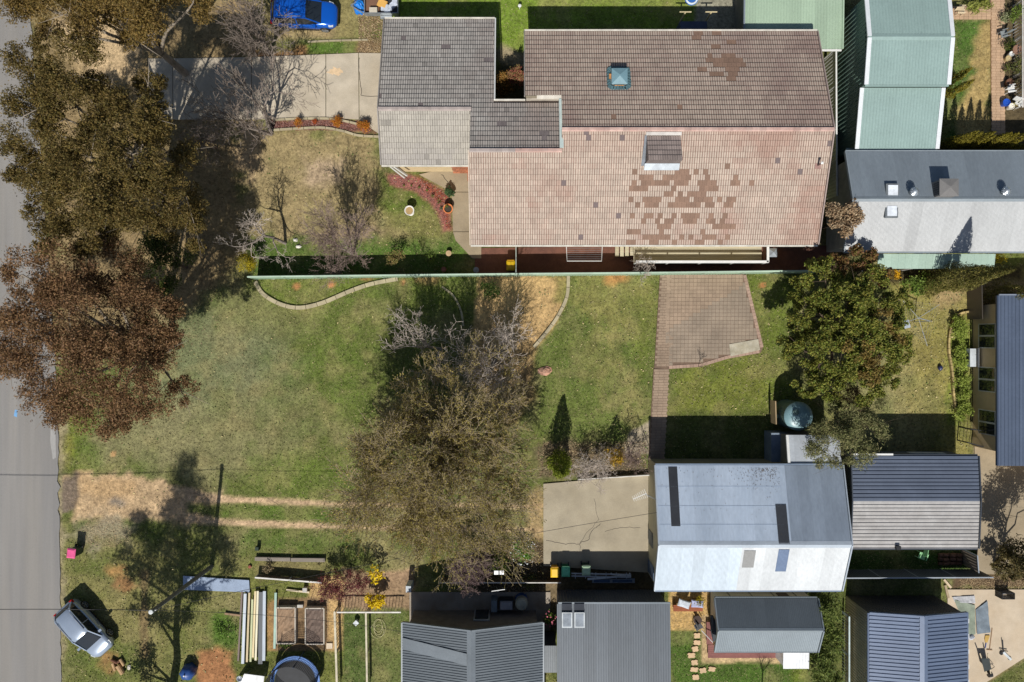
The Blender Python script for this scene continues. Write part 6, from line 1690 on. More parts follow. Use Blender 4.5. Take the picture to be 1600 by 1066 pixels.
# trailer with its load
tx, ty = P(590, 8, .8)[:2]
tr = T('box_trailer', 'galvanised box trailer with wire drawbar beside the tiled roof', 'trailer', (tx, ty, 0))
gx0, gx1, gy0, gy1 = P(570, 0, .8)[0], P(622, 0, .8)[0], P(0, 22, .8)[1], P(0, -14, .8)[1]
MB().prism([(gx0, gy0), (gx1, gy0), (gx1, gy1), (gx0, gy1)], .5, .56).build('tray_floor', dark_metal, tr)
for a, b_ in (((gx0, gy0), (gx1, gy0)), ((gx0, gy1), (gx1, gy1)), ((gx0, gy0), (gx0, gy1)), ((gx1, gy0), (gx1, gy1))):
    MB().bar((*a, .75), (*b_, .75), .05, .42).build('tray_side', galv, tr)
for s_, yy in ((-1, gy0 - .16), (1, gy1 + .16)):
    wt = MB().tube([((gx0 + gx1) / 2 + .3, yy - .09, .3), ((gx0 + gx1) / 2 + .3, yy + .09, .3)], .3, 18).build('wheel', black_mat, tr)
    MB().box((gx0 + gx1) / 2 + .3, yy, .60, .8, .22, .66).build('mudguard', galv, tr)
    MB().tube([((gx0 + gx1) / 2 + .3, yy - .10, .3), ((gx0 + gx1) / 2 + .3, yy + .10, .3)], .16, 12).build('rim', M('alloy'), wt)
hx, hy = P(548, 9, .5)[:2]
MB().bar((gx0, gy0 + .1, .5), (hx, hy, .5), .06, .08).bar((gx0, gy1 - .1, .5), (hx, hy, .5), .06, .08).build('drawbar', galv, tr)
for k in range(3): MB().bar((gx0 + .2 + k * .9, gy0 - .03, .75), (gx0 + .2 + k * .9, gy0 - .03, .98), .05, .05).build('stake', galv, tr)
def crate(name, label, cat, px, py, z0, sx, sy, hh, rz, mat, grp=None, lid=None):
    c = P(px, py, z0 + hh)
    t = T(name, label, cat, (c[0], c[1], z0), grp)
    MB().box(c[0], c[1], z0, sx, sy, z0 + hh * .9, rz, 1.0).build('body', mat, t)
    MB().box(c[0], c[1], z0 + hh * .9, sx * .96, sy * .96, z0 + hh, rz).build('top', lid or mat, t)
    return t
crate('board_sheet', 'brown board lying flat at the front of the trailer load', 'board', 582, 8, .57, .95, 1.4, .06, 0, M('ply_brown', G(126, 92, 70), var=.1))
crate('ply_sheet', 'tilted yellow timber panel on the trailer load', 'board', 597, 5, .64, .62, .5, .16, rad(-22), M('ply_yellow', G(230, 178, 92), var=.1))
crate('carton', 'small cream box on the near side of the trailer', 'box', 583, 16, .64, .55, .42, .3, 0, M('carton', G(206, 196, 176), var=.1))
mb = MB(); rt = random.Random(8)
for k in range(9): mb.box(*P(608 + rt.uniform(-9, 8), 8 + rt.uniform(-9, 9), .8)[:2], .57, rt.uniform(.2, .5), rt.uniform(.2, .5), .68 + rt.uniform(0, .14), rt.uniform(0, 3))
tag(mb.build('rubbish_sheet', M('sheet_pale', G(206, 214, 226), var=.2, rough=.4)), 'crumpled pale plastic sheeting heaped at the rear of the trailer', 'plastic sheet')
def heap(name, label, cat, px, py, r, h, mat, seed, ry=None, n=16):
    """crumpled low heap (tarps, piles)"""
    c = P(px, py, h * .6); ry = ry or r; rt = random.Random(seed); mb = MB(); rings = []
    for f in (1.0, .86, .66, .42, .18):
        ring = []
        for k in range(n):
            a = 6.283 * k / n; j = 1 + rt.uniform(-.2, .2)
            ring.append((c[0] + r * f * j * math.cos(a), c[1] + ry * f * j * math.sin(a), max(.005, h * (1 - f ** 2) + rt.uniform(-.12, .12) * h)))
        rings.append(ring)
    mb.loft(rings)
    return tag(mb.build(name, mat, None, (c[0], c[1], 0)), label, cat)
heap('blue_tarp', 'crumpled bright blue tarpaulin on the trailer drawbar', 'tarpaulin', 560, 6, .42, .62, M('tarp_blue', G(34, 132, 226), rough=.45, var=.25, scale2=12, var2=.2), 3, .6)
# power pole
pb_ = XY(331, 885)
pp = T('power_pole', 'tall grey power pole leaning out over the grass verge, seen from above', 'power pole', (*pb_, 0))
MB().tube([(pb_[0], pb_[1], 0), (pb_[0], pb_[1], 8.05)], [.15, .11], 14).build('pole', M('pole_grey', G(122, 120, 114), rough=.8, var=.1), pp)
MB().lathe(pb_[0], pb_[1], [(.13, 8.05), (.13, 8.14), (.02, 8.16)], 14).build('pole_cap', M('cap_white', G(226, 230, 228)), pp)
MB().bar((pb_[0] + .12, pb_[1] - .06, .2), (pb_[0] + .10, pb_[1] - .05, 8.0), .03, .03).build('conduit', M('conduit_white', G(206, 206, 200)), pp)
for dx in (-.12, .14): MB().lathe(pb_[0] + dx, pb_[1] + .02, [(.03, 7.75), (.045, 7.82), (.03, 7.9)], 8).build('insulator', white, pp)
wire_m = M('wire_dark', G(52, 50, 48), rough=.6)
def wire(name, label, a, b_, sag, r=.014):
    a = Vector(a); b_ = Vector(b_); pts = []
    for k in range(13):
        t = k / 12; p = a.lerp(b_, t); p.z -= sag * 4 * t * (1 - t); pts.append(p)
    return tag(MB().tube(pts, r, 5).build(name, wire_m, None, tuple(pts[6])), label, 'cable')
top = (pb_[0], pb_[1], 7.85)
wire('power_line', 'dark overhead cable running left from the power pole across the road', top, (-46, pb_[1] - .2, 8.2), .5, .022)
wire('service_line', 'thin overhead cable from the power pole to the big metal shed', top, (9.3, -11.0, 4.2), .9)
wire('service_line', 'thin overhead cable from the power pole to the grey bungalow', top, (-7.2, -18.9, 3.6), .7, .012)
# wheelie bins
def bin_(label, px, py, bodym, lidm, rz=0.0, group=None, lid_open=0.0):
    c = P(px, py, 1.0)
    t = T('wheelie_bin', label, 'wheelie bin', (c[0], c[1], 0), group, rz); ORG[t] = Vector((0, 0, 0))
    MB().box(0, 0, .06, .46, .50, .95, 0, 1.0).build('body', bodym, t, local=True)
    MB().loft([[(-.29, -.33, .95), (.29, -.33, .95), (.29, .33, .95), (-.29, .33, .95)], [(-.29, -.33, .99), (.29, -.33, .99), (.29, .33, .99), (-.29, .33, .99)], [(-.2, -.22, 1.05), (.2, -.22, 1.05), (.2, .24, 1.05), (-.2, .24, 1.05)]]).build('lid', lidm, t, local=True)
    MB().tube([(-.24, .37, .97), (.24, .37, .97)], .025, 6).build('handle', bodym, t, local=True)
    for s_ in (-1, 1): MB().tube([(s_ * .26 - .03, .27, .12), (s_ * .26 + .03, .27, .12)], .12, 12).build('wheel', black_mat, t, local=True)
    return t
binb = M('bin_green', G(40, 66, 52), rough=.5, var=.05)
gb_ = 'wheelie bins by the concrete slab'
bin_('yellow lidded wheelie bin at the left of the slab bins', 867, 895, M('bin_yellow_body', G(206, 152, 20), rough=.5), M('lid_yellow', G(246, 196, 30), rough=.45, var=.06), 0, gb_)
bin_('mint green lidded wheelie bin next to the yellow one', 884, 894, M('bin_emerald', G(20, 110, 78), rough=.5), M('lid_mint', G(96, 196, 152), rough=.45, var=.2, scale=6), 0, gb_)
bin_('dark wheelie bin with pale lid beside the steel ladders', 916, 892, binb, M('lid_pale', G(176, 206, 170), rough=.5, var=.15, scale=6), 0, gb_)
bin_('pink lidded wheelie bin on the grass verge by the road', 111, 865, binb, M('lid_pink', G(238, 92, 150), rough=.45), rad(-6))
bin_('yellow wheelie bin in the dark strip behind the green fence', 798, 415, M('bin_yellow_body'), M('lid_mustard', G(206, 170, 10), rough=.45), 0)
# ladders and pipes lying by the bins
lr = T('ladder_rack', 'grey steel ladder lying in the shade beside the bins', 'ladder', (*P(958, 898, .6)[:2], 0))
for py in (899, 903): MB().bar(P(893, py - 3, .7), P(986, py - 1, .7), .08, .06).build('rail', galv, lr)
for k in range(6): MB().bar(P(899 + k * 16, 895, .7), P(899 + k * 16, 904, .7), .05, .04).build('rung', galv, lr)
for px in (925, 955, 984): MB().bar(P(px, 896, .1), P(px, 896, .95), .07, .07).build('leg', M('leg_white', G(214, 218, 220)), lr)
tag(MB().bar(P(918, 905, .45), P(986, 899, .45), .14, .04).build('steel_channel', white_metal), 'long white steel channel lying across the ladder', 'steel channel')
wn2 = T('window_sash', 'old blue grey window sash leaning in the shade below the ladder', 'window', (*P(956, 909, .2)[:2], 0))
MB().hexa([P(925, 906, .15), P(925, 911, .05), P(992, 911, .05), P(992, 904, .15), P(925, 906, .2), P(925, 911, .1), P(992, 911, .1), P(992, 904, .2)]).build('frame', M('sash_grey', G(150, 160, 172)), wn2)
for x0_, x1_ in ((928, 953), (957, 988)): MB().poly([P(x0_, 910.2, .125), P(x1_, 910.2, .125), P(x1_, 906, .2), P(x0_, 906, .2)]).build('pane', M('pane_blue', G(90, 110, 140), rough=.1), wn2)
# antenna on the shed
an_ = T('tv_antenna', 'white television antenna sticking out over the concrete slab', 'antenna', (9.3, -10.2, 3.9))
am = P(1008, 772, 4.9)
MB().tube([(9.45, -10.4, 3.2), (am[0], am[1], 5.0)], .022, 6).build('mast', galv, an_)
a0, a1 = Vector(P(1010, 771, 5.0)), Vector(P(989, 780, 5.0))
MB().bar(a0, a1, .03, .03).build('boom', white, an_)
mb = MB(); dd = (a1 - a0).normalized(); nn = Vector((-dd.y, dd.x, 0))
for k in range(8):
    c = a0.lerp(a1, k / 7.5 + .03); l_ = .30 - .018 * k; mb.bar(c - nn * l_, c + nn * l_, .018, .018)
mb.build('element', white, an_)
# water tank
tc = P(1249, 651, 2.3)
tk = T('water_tank', 'round blue green water tank in the corner beside the evergreen', 'water tank', (tc[0], tc[1], 0))
MB().lathe(tc[0], tc[1], [(.96, 0), (.96, 2.05), (.93, 2.12)], 36).build('wall', M('tank_green', G(88, 112, 108), rough=.5, var=.08), tk, smooth=False)
MB().lathe(tc[0], tc[1], [(.98, 2.10), (.96, 2.16), (.68, 2.34), (.26, 2.44), (.05, 2.46)], 36).build('lid', M('tank_lid', G(126, 158, 164), rough=.4, var=.06), tk, smooth=True)
MB().lathe(tc[0] - .3, tc[1] + .3, [(.2, 2.42), (.2, 2.5), (.02, 2.52)], 16).build('hatch', M('tank_green'), tk)
tag(MB().bar(P(1208, 626, .9), P(1209, 662, .9), .07, .9).build('timber_screen', M('timber_pale', G(176, 152, 116), var=.15)), 'pale timber upright left of the water tank', 'timber screen')
# birdbath, pots
def lathe_thing(name, label, cat, px, py, h, prof, mat, parts=(), n=20, group=None):
    c = P(px, py, h); t = T(name, label, cat, (c[0], c[1], 0), group)
    MB().lathe(c[0], c[1], prof, n).build('body', mat, t, smooth=False)
    for nm, pr, mt_ in parts: MB().lathe(c[0], c[1], pr, n).build(nm, mt_, t)
    return t
lathe_thing('birdbath', 'white pedestal birdbath on the front lawn', 'birdbath', 639.5, 329, .75, [(.24, 0), (.22, .06), (.09, .12), (.08, .55), (.2, .62), (.33, .72), (.34, .76), (.29, .76), (.26, .71)], M('bath_white', G(236, 232, 222), rough=.6), [('water', [(.25, .715), (.2, .722)], M('bath_water', G(190, 160, 110), rough=.15))])
lathe_thing('plant_pot', 'large terracotta pot in the red mulch bed', 'plant pot', 700, 326, .6, [(.2, 0), (.31, .3), (.32, .52), (.34, .6), (.28, .6), (.27, .5)], M('terracotta', G(226, 136, 76), rough=.7), [('soil', [(.26, .5), (.2, .52)], M('soil', G(60, 52, 40)))])
shrub('pot_plant', 'small green plant growing in the terracotta pot', 699, 325, .17, .35, glossy, 170, n=240, leaf=(.07, .04), clump=.05).location.z = .5
lathe_thing('clay_pot', 'copper coloured pot at the foot of the green fence', 'plant pot', 693, 421, .4, [(.12, 0), (.2, .25), (.16, .4), (.1, .4)], M('copper_pot', G(150, 92, 70), rough=.5))
lathe_thing('hose_reel', 'pale ring ornament on the shaded lawn by the fence', 'ornament', 701, 396, .3, [(.04, 0), (.04, .25), (.18, .28), (.2, .32), (.12, .33)], M('ring_cream', G(200, 170, 130)))
lathe_thing('spare_wheel', 'grey ring hanging in the dark strip near the yellow bin', 'ring', 744, 422, .5, [(.06, .1), (.06, .46), (.2, .5), (.2, .56), (.08, .57)], M('ring_grey', G(150, 156, 170)))
for k, (px, py, r, h, c_, lb) in enumerate(((1590, 77, .32, .5, (146, 112, 92), 'wide brown pot on the right edge'), (1576, 91, .2, .35, (196, 176, 130), 'small sand coloured pot below the wide brown pot'), (1581, 84, .17, .4, (240, 240, 236), 'white pot touching the wide brown pot'), (1573, 160, .26, .45, (28, 84, 190), 'blue glazed pot on the brick walk'), (1581, 166, .22, .4, (232, 228, 214), 'cream pot right of the blue pot'), (1578, 128, .24, .4, (110, 78, 60), 'dark brown pot in the row on the right'))):
    mt_ = M('pot%d' % k, G(*c_), rough=.5)
    lathe_thing('plant_pot', lb, 'plant pot', px, py, h, [(r * .65, 0), (r * .95, h * .7), (r, h), (r * .85, h), (r * .8, h * .85)], mt_, [('soil', [(r * .78, h * .82), (r * .5, h * .84)], M('soil'))], 16)
def chair(label, px, py, rz, mat, group=None):
    c = P(px, py, .45); t = T('garden_chair', label, 'chair', (c[0], c[1], 0), group, rz); ORG[t] = Vector((0, 0, 0))
    MB().box(0, 0, .42, .46, .46, .46).build('seat', mat, t, local=True)
    MB().bar((0, .24, .46), (0, .34, .92), .46, .04).build('backrest', mat, t, local=True)
    for sx in (-1, 1):
        for sy in (-1, 1): MB().bar((sx * .2, sy * .2, 0), (sx * .2, sy * .2, .42), .04, .04).build('leg', mat, t, local=True)
        MB().bar((sx * .24, -.2, .64), (sx * .24, .26, .66), .05, .03).build('armrest', mat, t, local=True)
    return t
chair('grey slung garden chair beside the paved walk, top right', 1569, 53, rad(-75), M('chair_grey', G(140, 146, 146), rough=.6))
chair('white garden chair on the right edge below the grey chair', 1580, 139, rad(100), white)
chair('white garden chair among the flowering pots on the right edge', 1592, 160, rad(60), white)
chair('cream garden chair at the corner of the teal shed', 1502, 16, rad(90), M('chair_cream', G(224, 204, 170)))
chair('pale green plastic chair on the dark grass behind the ribbed shed', 1441, 869, rad(-20), M('chair_green', G(150, 206, 150)))
# rotary clothes line
hc = XY(1429, 503); hz_ = 1.9
hh_ = T('rotary_clothes_line', 'steel rotary clothes line on the back lawn', 'clothes line', (*hc, 0))
MB().tube([(*hc, 0), (*hc, hz_)], .03, 8).build('post', galv, hh_)
C_ = Vector((*P(1435, 497, hz_)[:2], hz_)); MB().tube([(*hc, hz_ - .1), tuple(C_)], .03, 8).build('hub', galv, hh_)
ends = [Vector(P(*p, hz_)) for p in ((1468, 476), (1449, 541), (1411, 505), (1411, 470))]
for e in ends: MB().tube([tuple(C_), tuple(e)], .016, 6).build('arm', M('galv_bright', G(200, 204, 206), rough=.35, metal=.3), hh_)
mb = MB()
for k in range(4):
    for f in (.55, .7, .85, .98): mb.bar(C_.lerp(ends[k], f), C_.lerp(ends[(k + 1) % 4], f), .006, .006)
mb.build('line', galv, hh_)
lh = T('laundry_basket', 'grey and white peg trolley by the clothes line', 'laundry trolley', (*P(1415, 507, .8)[:2], 0))
MB().box(*P(1416, 507, .8)[:2], .5, .5, .55, .8, rad(15), 1.0).build('basket', M('trolley_grey', G(176, 186, 196)), lh)
for dx, dy in ((-.2, -.2), (.2, -.2), (.2, .2), (-.2, .2)): MB().bar((*(Vector(P(1416, 507, .5)[:2]) + Vector((dx, dy))), 0), (*(Vector(P(1416, 507, .5)[:2]) + Vector((dx, dy))), .5), .03, .03).build('leg', galv, lh)
mb = MB(); bc_ = XY(1468, 575); mb.lathe(bc_[0], bc_[1], [(.12, .0), (.16, .1), (.12, .2), (.03, .24)], 10, 1, 1.3)
tag(mb.build('play_ball', M('ball_navy', G(40, 48, 84), rough=.4)), 'small dark blue ball on the dry back lawn', 'ball')
# air conditioner on the tan house and plant
ca_ = P(1519, 559, .7)
a_ = T('air_conditioner', 'pale grey air conditioner outside the tan house wall', 'air conditioner', (ca_[0], ca_[1], 0))
MB().box(ca_[0], ca_[1], .12, .42, 1.25, .8).build('casing', M('ac_white', G(206, 212, 216), rough=.5), a_)
MB().bar((ca_[0] + .34, ca_[1] - .66, .84), (ca_[0] + .34, ca_[1] + .66, .84), .1, .06).build('bracket', white, a_)
MB().box(ca_[0] - .215, ca_[1], .25, .02, .6, .7).build('grille', dark_metal, a_)
shrub('wall_plant', 'dark wiry plant beside the wall air conditioner', 1528, 558, .55, .9, leafm('leaf_wiry', G(84, 82, 74), G(120, 116, 104)), 171, n=120, leaf=(.16, .03))
ch_ = P(1207, 395, .8)
c2_ = T('gas_heater', 'grey hooded box unit at the right end of the timber deck', 'box unit', (ch_[0], ch_[1], 0))
MB().box(ch_[0], ch_[1], 0, .5, .45, .8).build('casing', M('ac_white'), c2_)
MB().loft([[(ch_[0] + sx * d, ch_[1] + sy * d, z_) for sx, sy in ((-1, -1), (1, -1), (1, 1), (-1, 1))] for d, z_ in ((.3, .8), (.3, .84), (.03, 1.05))]).build('hood', M('hood_grey', G(150, 158, 166), rough=.4), c2_)
# boulder with rust top, stones
heap('flat_rock', 'flat pink and white rock on the middle lawn', 'rock', 852, 580, .48, .22, M('rock_pink', G(214, 190, 172), var=.2, col2=G(178, 110, 70), c2scale=2, c2lo=-.6, c2hi=1.2), 5, .34, 9)
for k, (px, py) in enumerate(((425, 434), (461, 375), (466, 385))):
    heap('white_stone', ['white stones at the foot of the green fence', 'upper white stone beside the small silver tree', 'lower white stone beside the small silver tree'][k], 'stone', px, py, .18, .15, M('stone_white', G(226, 222, 210)), 20 + k, .13, 8)
# logs
lg = ['largest log lying in front of the silver car', 'short log left of the largest log by the silver car', 'upper log of the pile by the silver car', 'dark small log in the middle of the pile by the silver car', 'small log right of the pile by the silver car']
for k, (p0, p1, r, m_) in enumerate((((184, 1040), (192, 1053), .17, 0), ((176, 1036), (180, 1048), .11, 0), ((174, 1031), (184, 1036), .11, 1), ((182, 1036), (188, 1032), .10, 1), ((188, 1030), (194, 1040), .11, 0))):
    mb = MB(); mb.tube([P(*p0, r), P(*p1, r)], [r, r * .92], 10)
    o = tag(mb.build('log', [M('log_pale', G(196, 160, 116), var=.2), M('log_dark', G(110, 70, 46), var=.2)][m_]), lg[k], 'log', 'logs by the silver car')
heap('bark_scrap', 'pale bark scrap right of the logs', 'bark', 201, 1043, .16, .08, M('scrap_pale', G(206, 200, 186)), 31, .2, 8)
# corrugated sheet on the ground and timber stack
cs = T('corrugated_sheet', 'long galvanised corrugated sheet lying on the grass under the power pole', 'metal sheet', (*XY(340, 911), 0))
metal_slope(cs, (*XY(287, 921), .08), (*XY(391, 925), .08), (*XY(390, 906), .10), (*XY(287, 899), .10), .0762, .018, mk('sheet_galv', G(168, 184, 206), metal=.3), .78, 'corr', 'sheet')
stk = [((379, 924), (373, 1032), .12, .10, (122, 104, 96), 'weathered grey board at the left edge of the timber stack'), ((385, 926), (381, 1035), .20, .22, (206, 214, 222), 'white metal channel left in the timber stack'), ((391, 925), (387, 1033), .13, .16, (216, 196, 156), 'honey board next to the white channel in the timber stack'), ((396, 935), (393, 1032), .13, .2, (202, 206, 160), 'greenish board in the middle of the timber stack'), ((401, 922), (397, 1025), .14, .24, (236, 216, 166), 'pale yellow board lying on the timber stack'), ((404.5, 922), (401, 1030), .14, .2, (240, 232, 200), 'cream board right of the yellow one in the timber stack'), ((409, 924), (408, 1036), .30, .16, (96, 100, 104), 'dark grey steel channel in the timber stack'), ((415, 922), (414, 1030), .2, .24, (196, 206, 216), 'galvanised channel on the right side of the timber stack')]
for k, (p0, p1, wd, hh2, c_, lb) in enumerate(stk):
    a, b_ = Vector((*XY(*p0), hh2 - .04)), Vector((*XY(*p1), hh2 - .04))
    tag(MB().bar(a, b_, wd, .1).build('board' if k not in (1, 6, 7) else 'steel_channel', M('stk%d' % k, G(*c_), rough=.6, var=.12, stretch=(6, .4, 1))), lb, 'board' if k not in (1, 6, 7) else 'channel', 'stacked boards and channels')
tag(MB().bar((*XY(432, 925), .12), (*XY(430, 1012), .12), .16, .1).build('board', M('board_mint', G(176, 204, 190), var=.1)), 'mint green board on edge beside the left raised bed', 'board')
tag(MB().bar((*XY(448, 921), .08), (*XY(484, 925), .08), .12, .08).build('board', M('board_pale', G(222, 206, 172), var=.1)), 'short pale board lying above the raised beds', 'board')
tag(MB().bar((*XY(352, 958), .08), (*XY(376, 961), .08), .12, .08).build('board', M('board_tan', G(160, 130, 100), var=.1)), 'short tan board left of the timber stack', 'board')
tag(MB().bar((*XY(400, 872), .12), (*XY(455, 873), .12), .26, .22).build('sleeper', M('sleeper_grey', G(140, 130, 118), var=.2, stretch=(.4, 5, 1))), 'left grey timber sleeper edging the lawn', 'sleeper', 'grey sleepers')
tag(MB().bar((*XY(456, 873.5), .12), (*XY(509, 874), .12), .26, .22).build('sleeper', M('sleeper_grey')), 'right grey timber sleeper edging the lawn', 'sleeper', 'grey sleepers')
# raised beds
def raised_bed(label, x0, y0, x1, y1, soilm, seed):
    t = T('raised_bed', label, 'raised bed', (*XY((x0 + x1) / 2, (y0 + y1) / 2), 0))
    wd = M('bed_timber', G(206, 196, 180), var=.15); z = .42
    a, b_, c, d = (P(x0, y0, z), P(x1, y0, z), P(x1, y1, z), P(x0, y1, z))
    for p, q in ((a, b_), (b_, c), (c, d), (d, a)):
        MB().bar((p[0], p[1], .21), (q[0], q[1], .21), .07, .42).build('side_board', wd, t)
    rt = random.Random(seed); n = 12; v = []; f = []
    for j in range(n + 1):
        for i in range(n + 1):
            u, w_ = i / n, j / n
            v.append((d[0] + (c[0] - d[0]) * u, d[1] + (a[1] - d[1]) * w_, .30 + rt.uniform(-.04, .05)))
    for j in range(n):
        for i in range(n): k = j * (n + 1) + i; f.append((k, k + 1, k + n + 2, k + n + 1))
    mb = MB(); mb.v = v; mb.f = f; mb.build('soil', soilm, t)
    mb = MB(); mb.tube([P(x0 + 4, y0 + 2, .4), P(x0 + 4, y0 + 2, 1.15), P(x1 - 4, y0 + 2, 1.15), P(x1 - 4, y0 + 2, .4)], .02, 6); mb.build('hoop', dark_metal, t)
raised_bed('left raised garden bed with dry soil and green plants', 432, 950, 461, 1006, M('soil_dry', G(156, 128, 100), var=.2, var2=.2), 3)
raised_bed('right raised garden bed filled with dark bare soil', 477, 951, 506, 1007, M('soil_dark', G(112, 94, 82), var=.2, var2=.25), 4)
tag(MB().box(*XY(470, 946), 0, .4, .2, .19).build('cinder_block', M('block_grey', G(196, 192, 184))), 'grey concrete block between the two raised beds', 'block')
tag(MB().box(*XY(515, 1009), 0, .42, .38, .06).build('paving_stone', M('paver_pale', G(224, 206, 180))), 'single pale paving stone on the garden path', 'paving stone')
tag(MB().box(*XY(478, 920), 0, .3, .3, .3).build('post_foot', M('block_grey')), 'pale square post foot near the garden path', 'block')
# trampoline
tcx, tcy = P(461, 1064, .85)[:2]
tm = T('trampoline', 'round trampoline with blue pad and black net at the bottom edge', 'trampoline', (tcx, tcy, 0))
R_ = 1.72; n = 40
ring = lambda r, z: [(tcx + r * math.cos(6.283 * k / n), tcy + r * math.sin(6.283 * k / n), z) for k in range(n)]
MB().loft([ring(R_, .82), ring(R_, .9), ring(R_ - .30, .9), ring(R_ - .30, .84)], caps=False).build('pad', M('pad_blue', G(72, 124, 196), rough=.4, var=.15, scale2=6, var2=.15), tm)
MB().lathe(tcx, tcy, [(R_ - .32, .80), (R_ - .32, .83)], n).build('mat', M('mat_black', G(44, 46, 50), rough=.7), tm)
for k in range(6):
    a = 6.283 * k / 6 + .3; MB().tube([(tcx + R_ * math.cos(a), tcy + R_ * math.sin(a), 0), (tcx + R_ * math.cos(a), tcy + R_ * math.sin(a), 2.5)], .028, 8).build('net_pole', M('pole_foam', G(40, 58, 90)), tm)
mb = MB()
for k in range(90):
    a = 6.283 * k / 90; mb.bar((tcx + (R_ - .2) * math.cos(a), tcy + (R_ - .2) * math.sin(a), .9), (tcx + (R_ - .05) * math.cos(a), tcy + (R_ - .05) * math.sin(a), 2.35), .035, .012)
for z_ in np.arange(1.0, 2.4, .13):
    q = [(tcx + (R_ - .2 + .1 * (z_ - .9)) * math.cos(6.283 * k / 30), tcy + (R_ - .2 + .1 * (z_ - .9)) * math.sin(6.283 * k / 30), z_) for k in range(31)]
    for k in range(30): mb.bar(q[k], q[k + 1], .012, .03)
o = mb.build('net', M('net_black', G(34, 36, 40)), tm); o['kind'] = 'stuff'
# white table, blue cover
wt_ = T('folding_table', 'white rectangular table at the bottom edge by the trampoline', 'table', (*P(388, 1062, .72)[:2], 0))
pw = M('paper_white', G(244, 244, 244), rough=.6)
MB().slab([P(382, 1053, .74), P(365, 1078, .74), P(410, 1080, .74), P(413, 1057, .74)], .04).build('tabletop', pw, wt_)
for p in ((384, 1056), (368, 1076), (408, 1078), (410, 1059)): MB().bar((*P(*p, .7)[:2], 0), P(*p, .7), .04, .04).build('leg', galv, wt_)
lathe_thing('metal_bowl', 'silver bowl on the corner of the white table', 'bowl', 374, 1061, .86, [(.08, .75), (.2, .86), (.17, .86), (.06, .78)], M('chrome'))
def cover(name, label, px, py, r, h, mat, seed):
    c = P(px, py, h); t = T(name, label, 'cover', (c[0], c[1], 0)); rt = random.Random(seed); n = 18; secs = []
    for f, z_ in ((1, 0), (.98, h * .5), (.9, h * .72), (.6, h * .9), (.12, h)):
        secs.append([(c[0] + r * f * (1 + .10 * math.sin(k * 2.1 + z_ * 3)) * math.cos(6.283 * k / n), c[1] + r * f * (1 + .1 * math.sin(k * 2.1 + z_ * 3)) * math.sin(6.283 * k / n), z_) for k in range(n)])
    MB().loft(secs).build('fabric', mat, t, smooth=True)
    MB().tube([(c[0], c[1], h - .02), (c[0], c[1], h + .1)], .05, 8).build('knob', white, t)
    return t
cover('umbrella_cover', 'dark blue folded cover at the bottom edge by the orange dirt', 288, 1056, .5, .9, M('cover_blue', G(46, 84, 150), rough=.45, var=.15), 5)
# patio things of the bungalow
lathe_thing('wine_barrel', 'blue and cream cylinder tank on the shaded patio', 'tank', 815, 946, 1.2, [(.42, 0), (.44, .3), (.44, 1.0), (.36, 1.15), (.1, 1.2)], M('drum_cream', G(180, 178, 160), rough=.5), [('base_band', [(.455, .05), (.455, .5), (.44, .52)], M('drum_blue', G(44, 92, 160), rough=.5))])
bq = T('barbecue', 'silver covered barbecue on the shaded patio', 'barbecue', (*P(791, 946, 1.0)[:2], 0))
MB().box(*P(791, 946, 1.0)[:2], .1, .95, .55, .85).build('cabinet', dark_metal, bq)
MB().box(*P(791, 947, 1.0)[:2], .85, .9, .55, 1.02, 0, .9).build('hood', M('bbq_silver', G(190, 190, 196), rough=.3, metal=.3), bq)
crate('patio_cabinet', 'narrow grey box beside the patio barbecue', 'cabinet', 772, 948, 0, .4, .8, 1.1, 0, M('cab_grey', G(120, 132, 140)))
crate('patio_box', 'pale grey low box near the left end of the patio', 'box', 667, 963, .05, .7, .3, .3, 0, M('box_bluegrey', G(130, 138, 150)))
crate('meter_box', 'silver meter box at the corner of the patio wall', 'box', 638, 921, 0, .36, .45, 1.2, 0, M('meter_silver', G(206, 212, 216), metal=.3))
fl_ = T('flood_light', 'twin white panels on a short mast behind the low fence', 'lamp mast', (*XY(778, 903), 0))
MB().tube([(*XY(778, 903), 0), P(779, 905, 2.6)], .035, 8).build('mast', dark_metal, fl_)
for px in (775.5, 784): MB().slab([P(px - 3.4, 898, 2.75), P(px + 3.4, 898, 2.75), P(px + 3.4, 892, 2.8), P(px - 3.4, 892, 2.8)], .05).build('panel', pw, fl_)
st_ = T('aerial', 'small white cross aerial above the shaded patio', 'aerial', (*XY(775, 915), 0))
MB().tube([(*XY(775, 915), 0), P(778, 924, 3.2)], .025, 8).build('mast', galv, st_)
MB().bar(P(768, 924, 3.2), P(789, 921, 3.2), .04, .04).build('boom', white, st_)
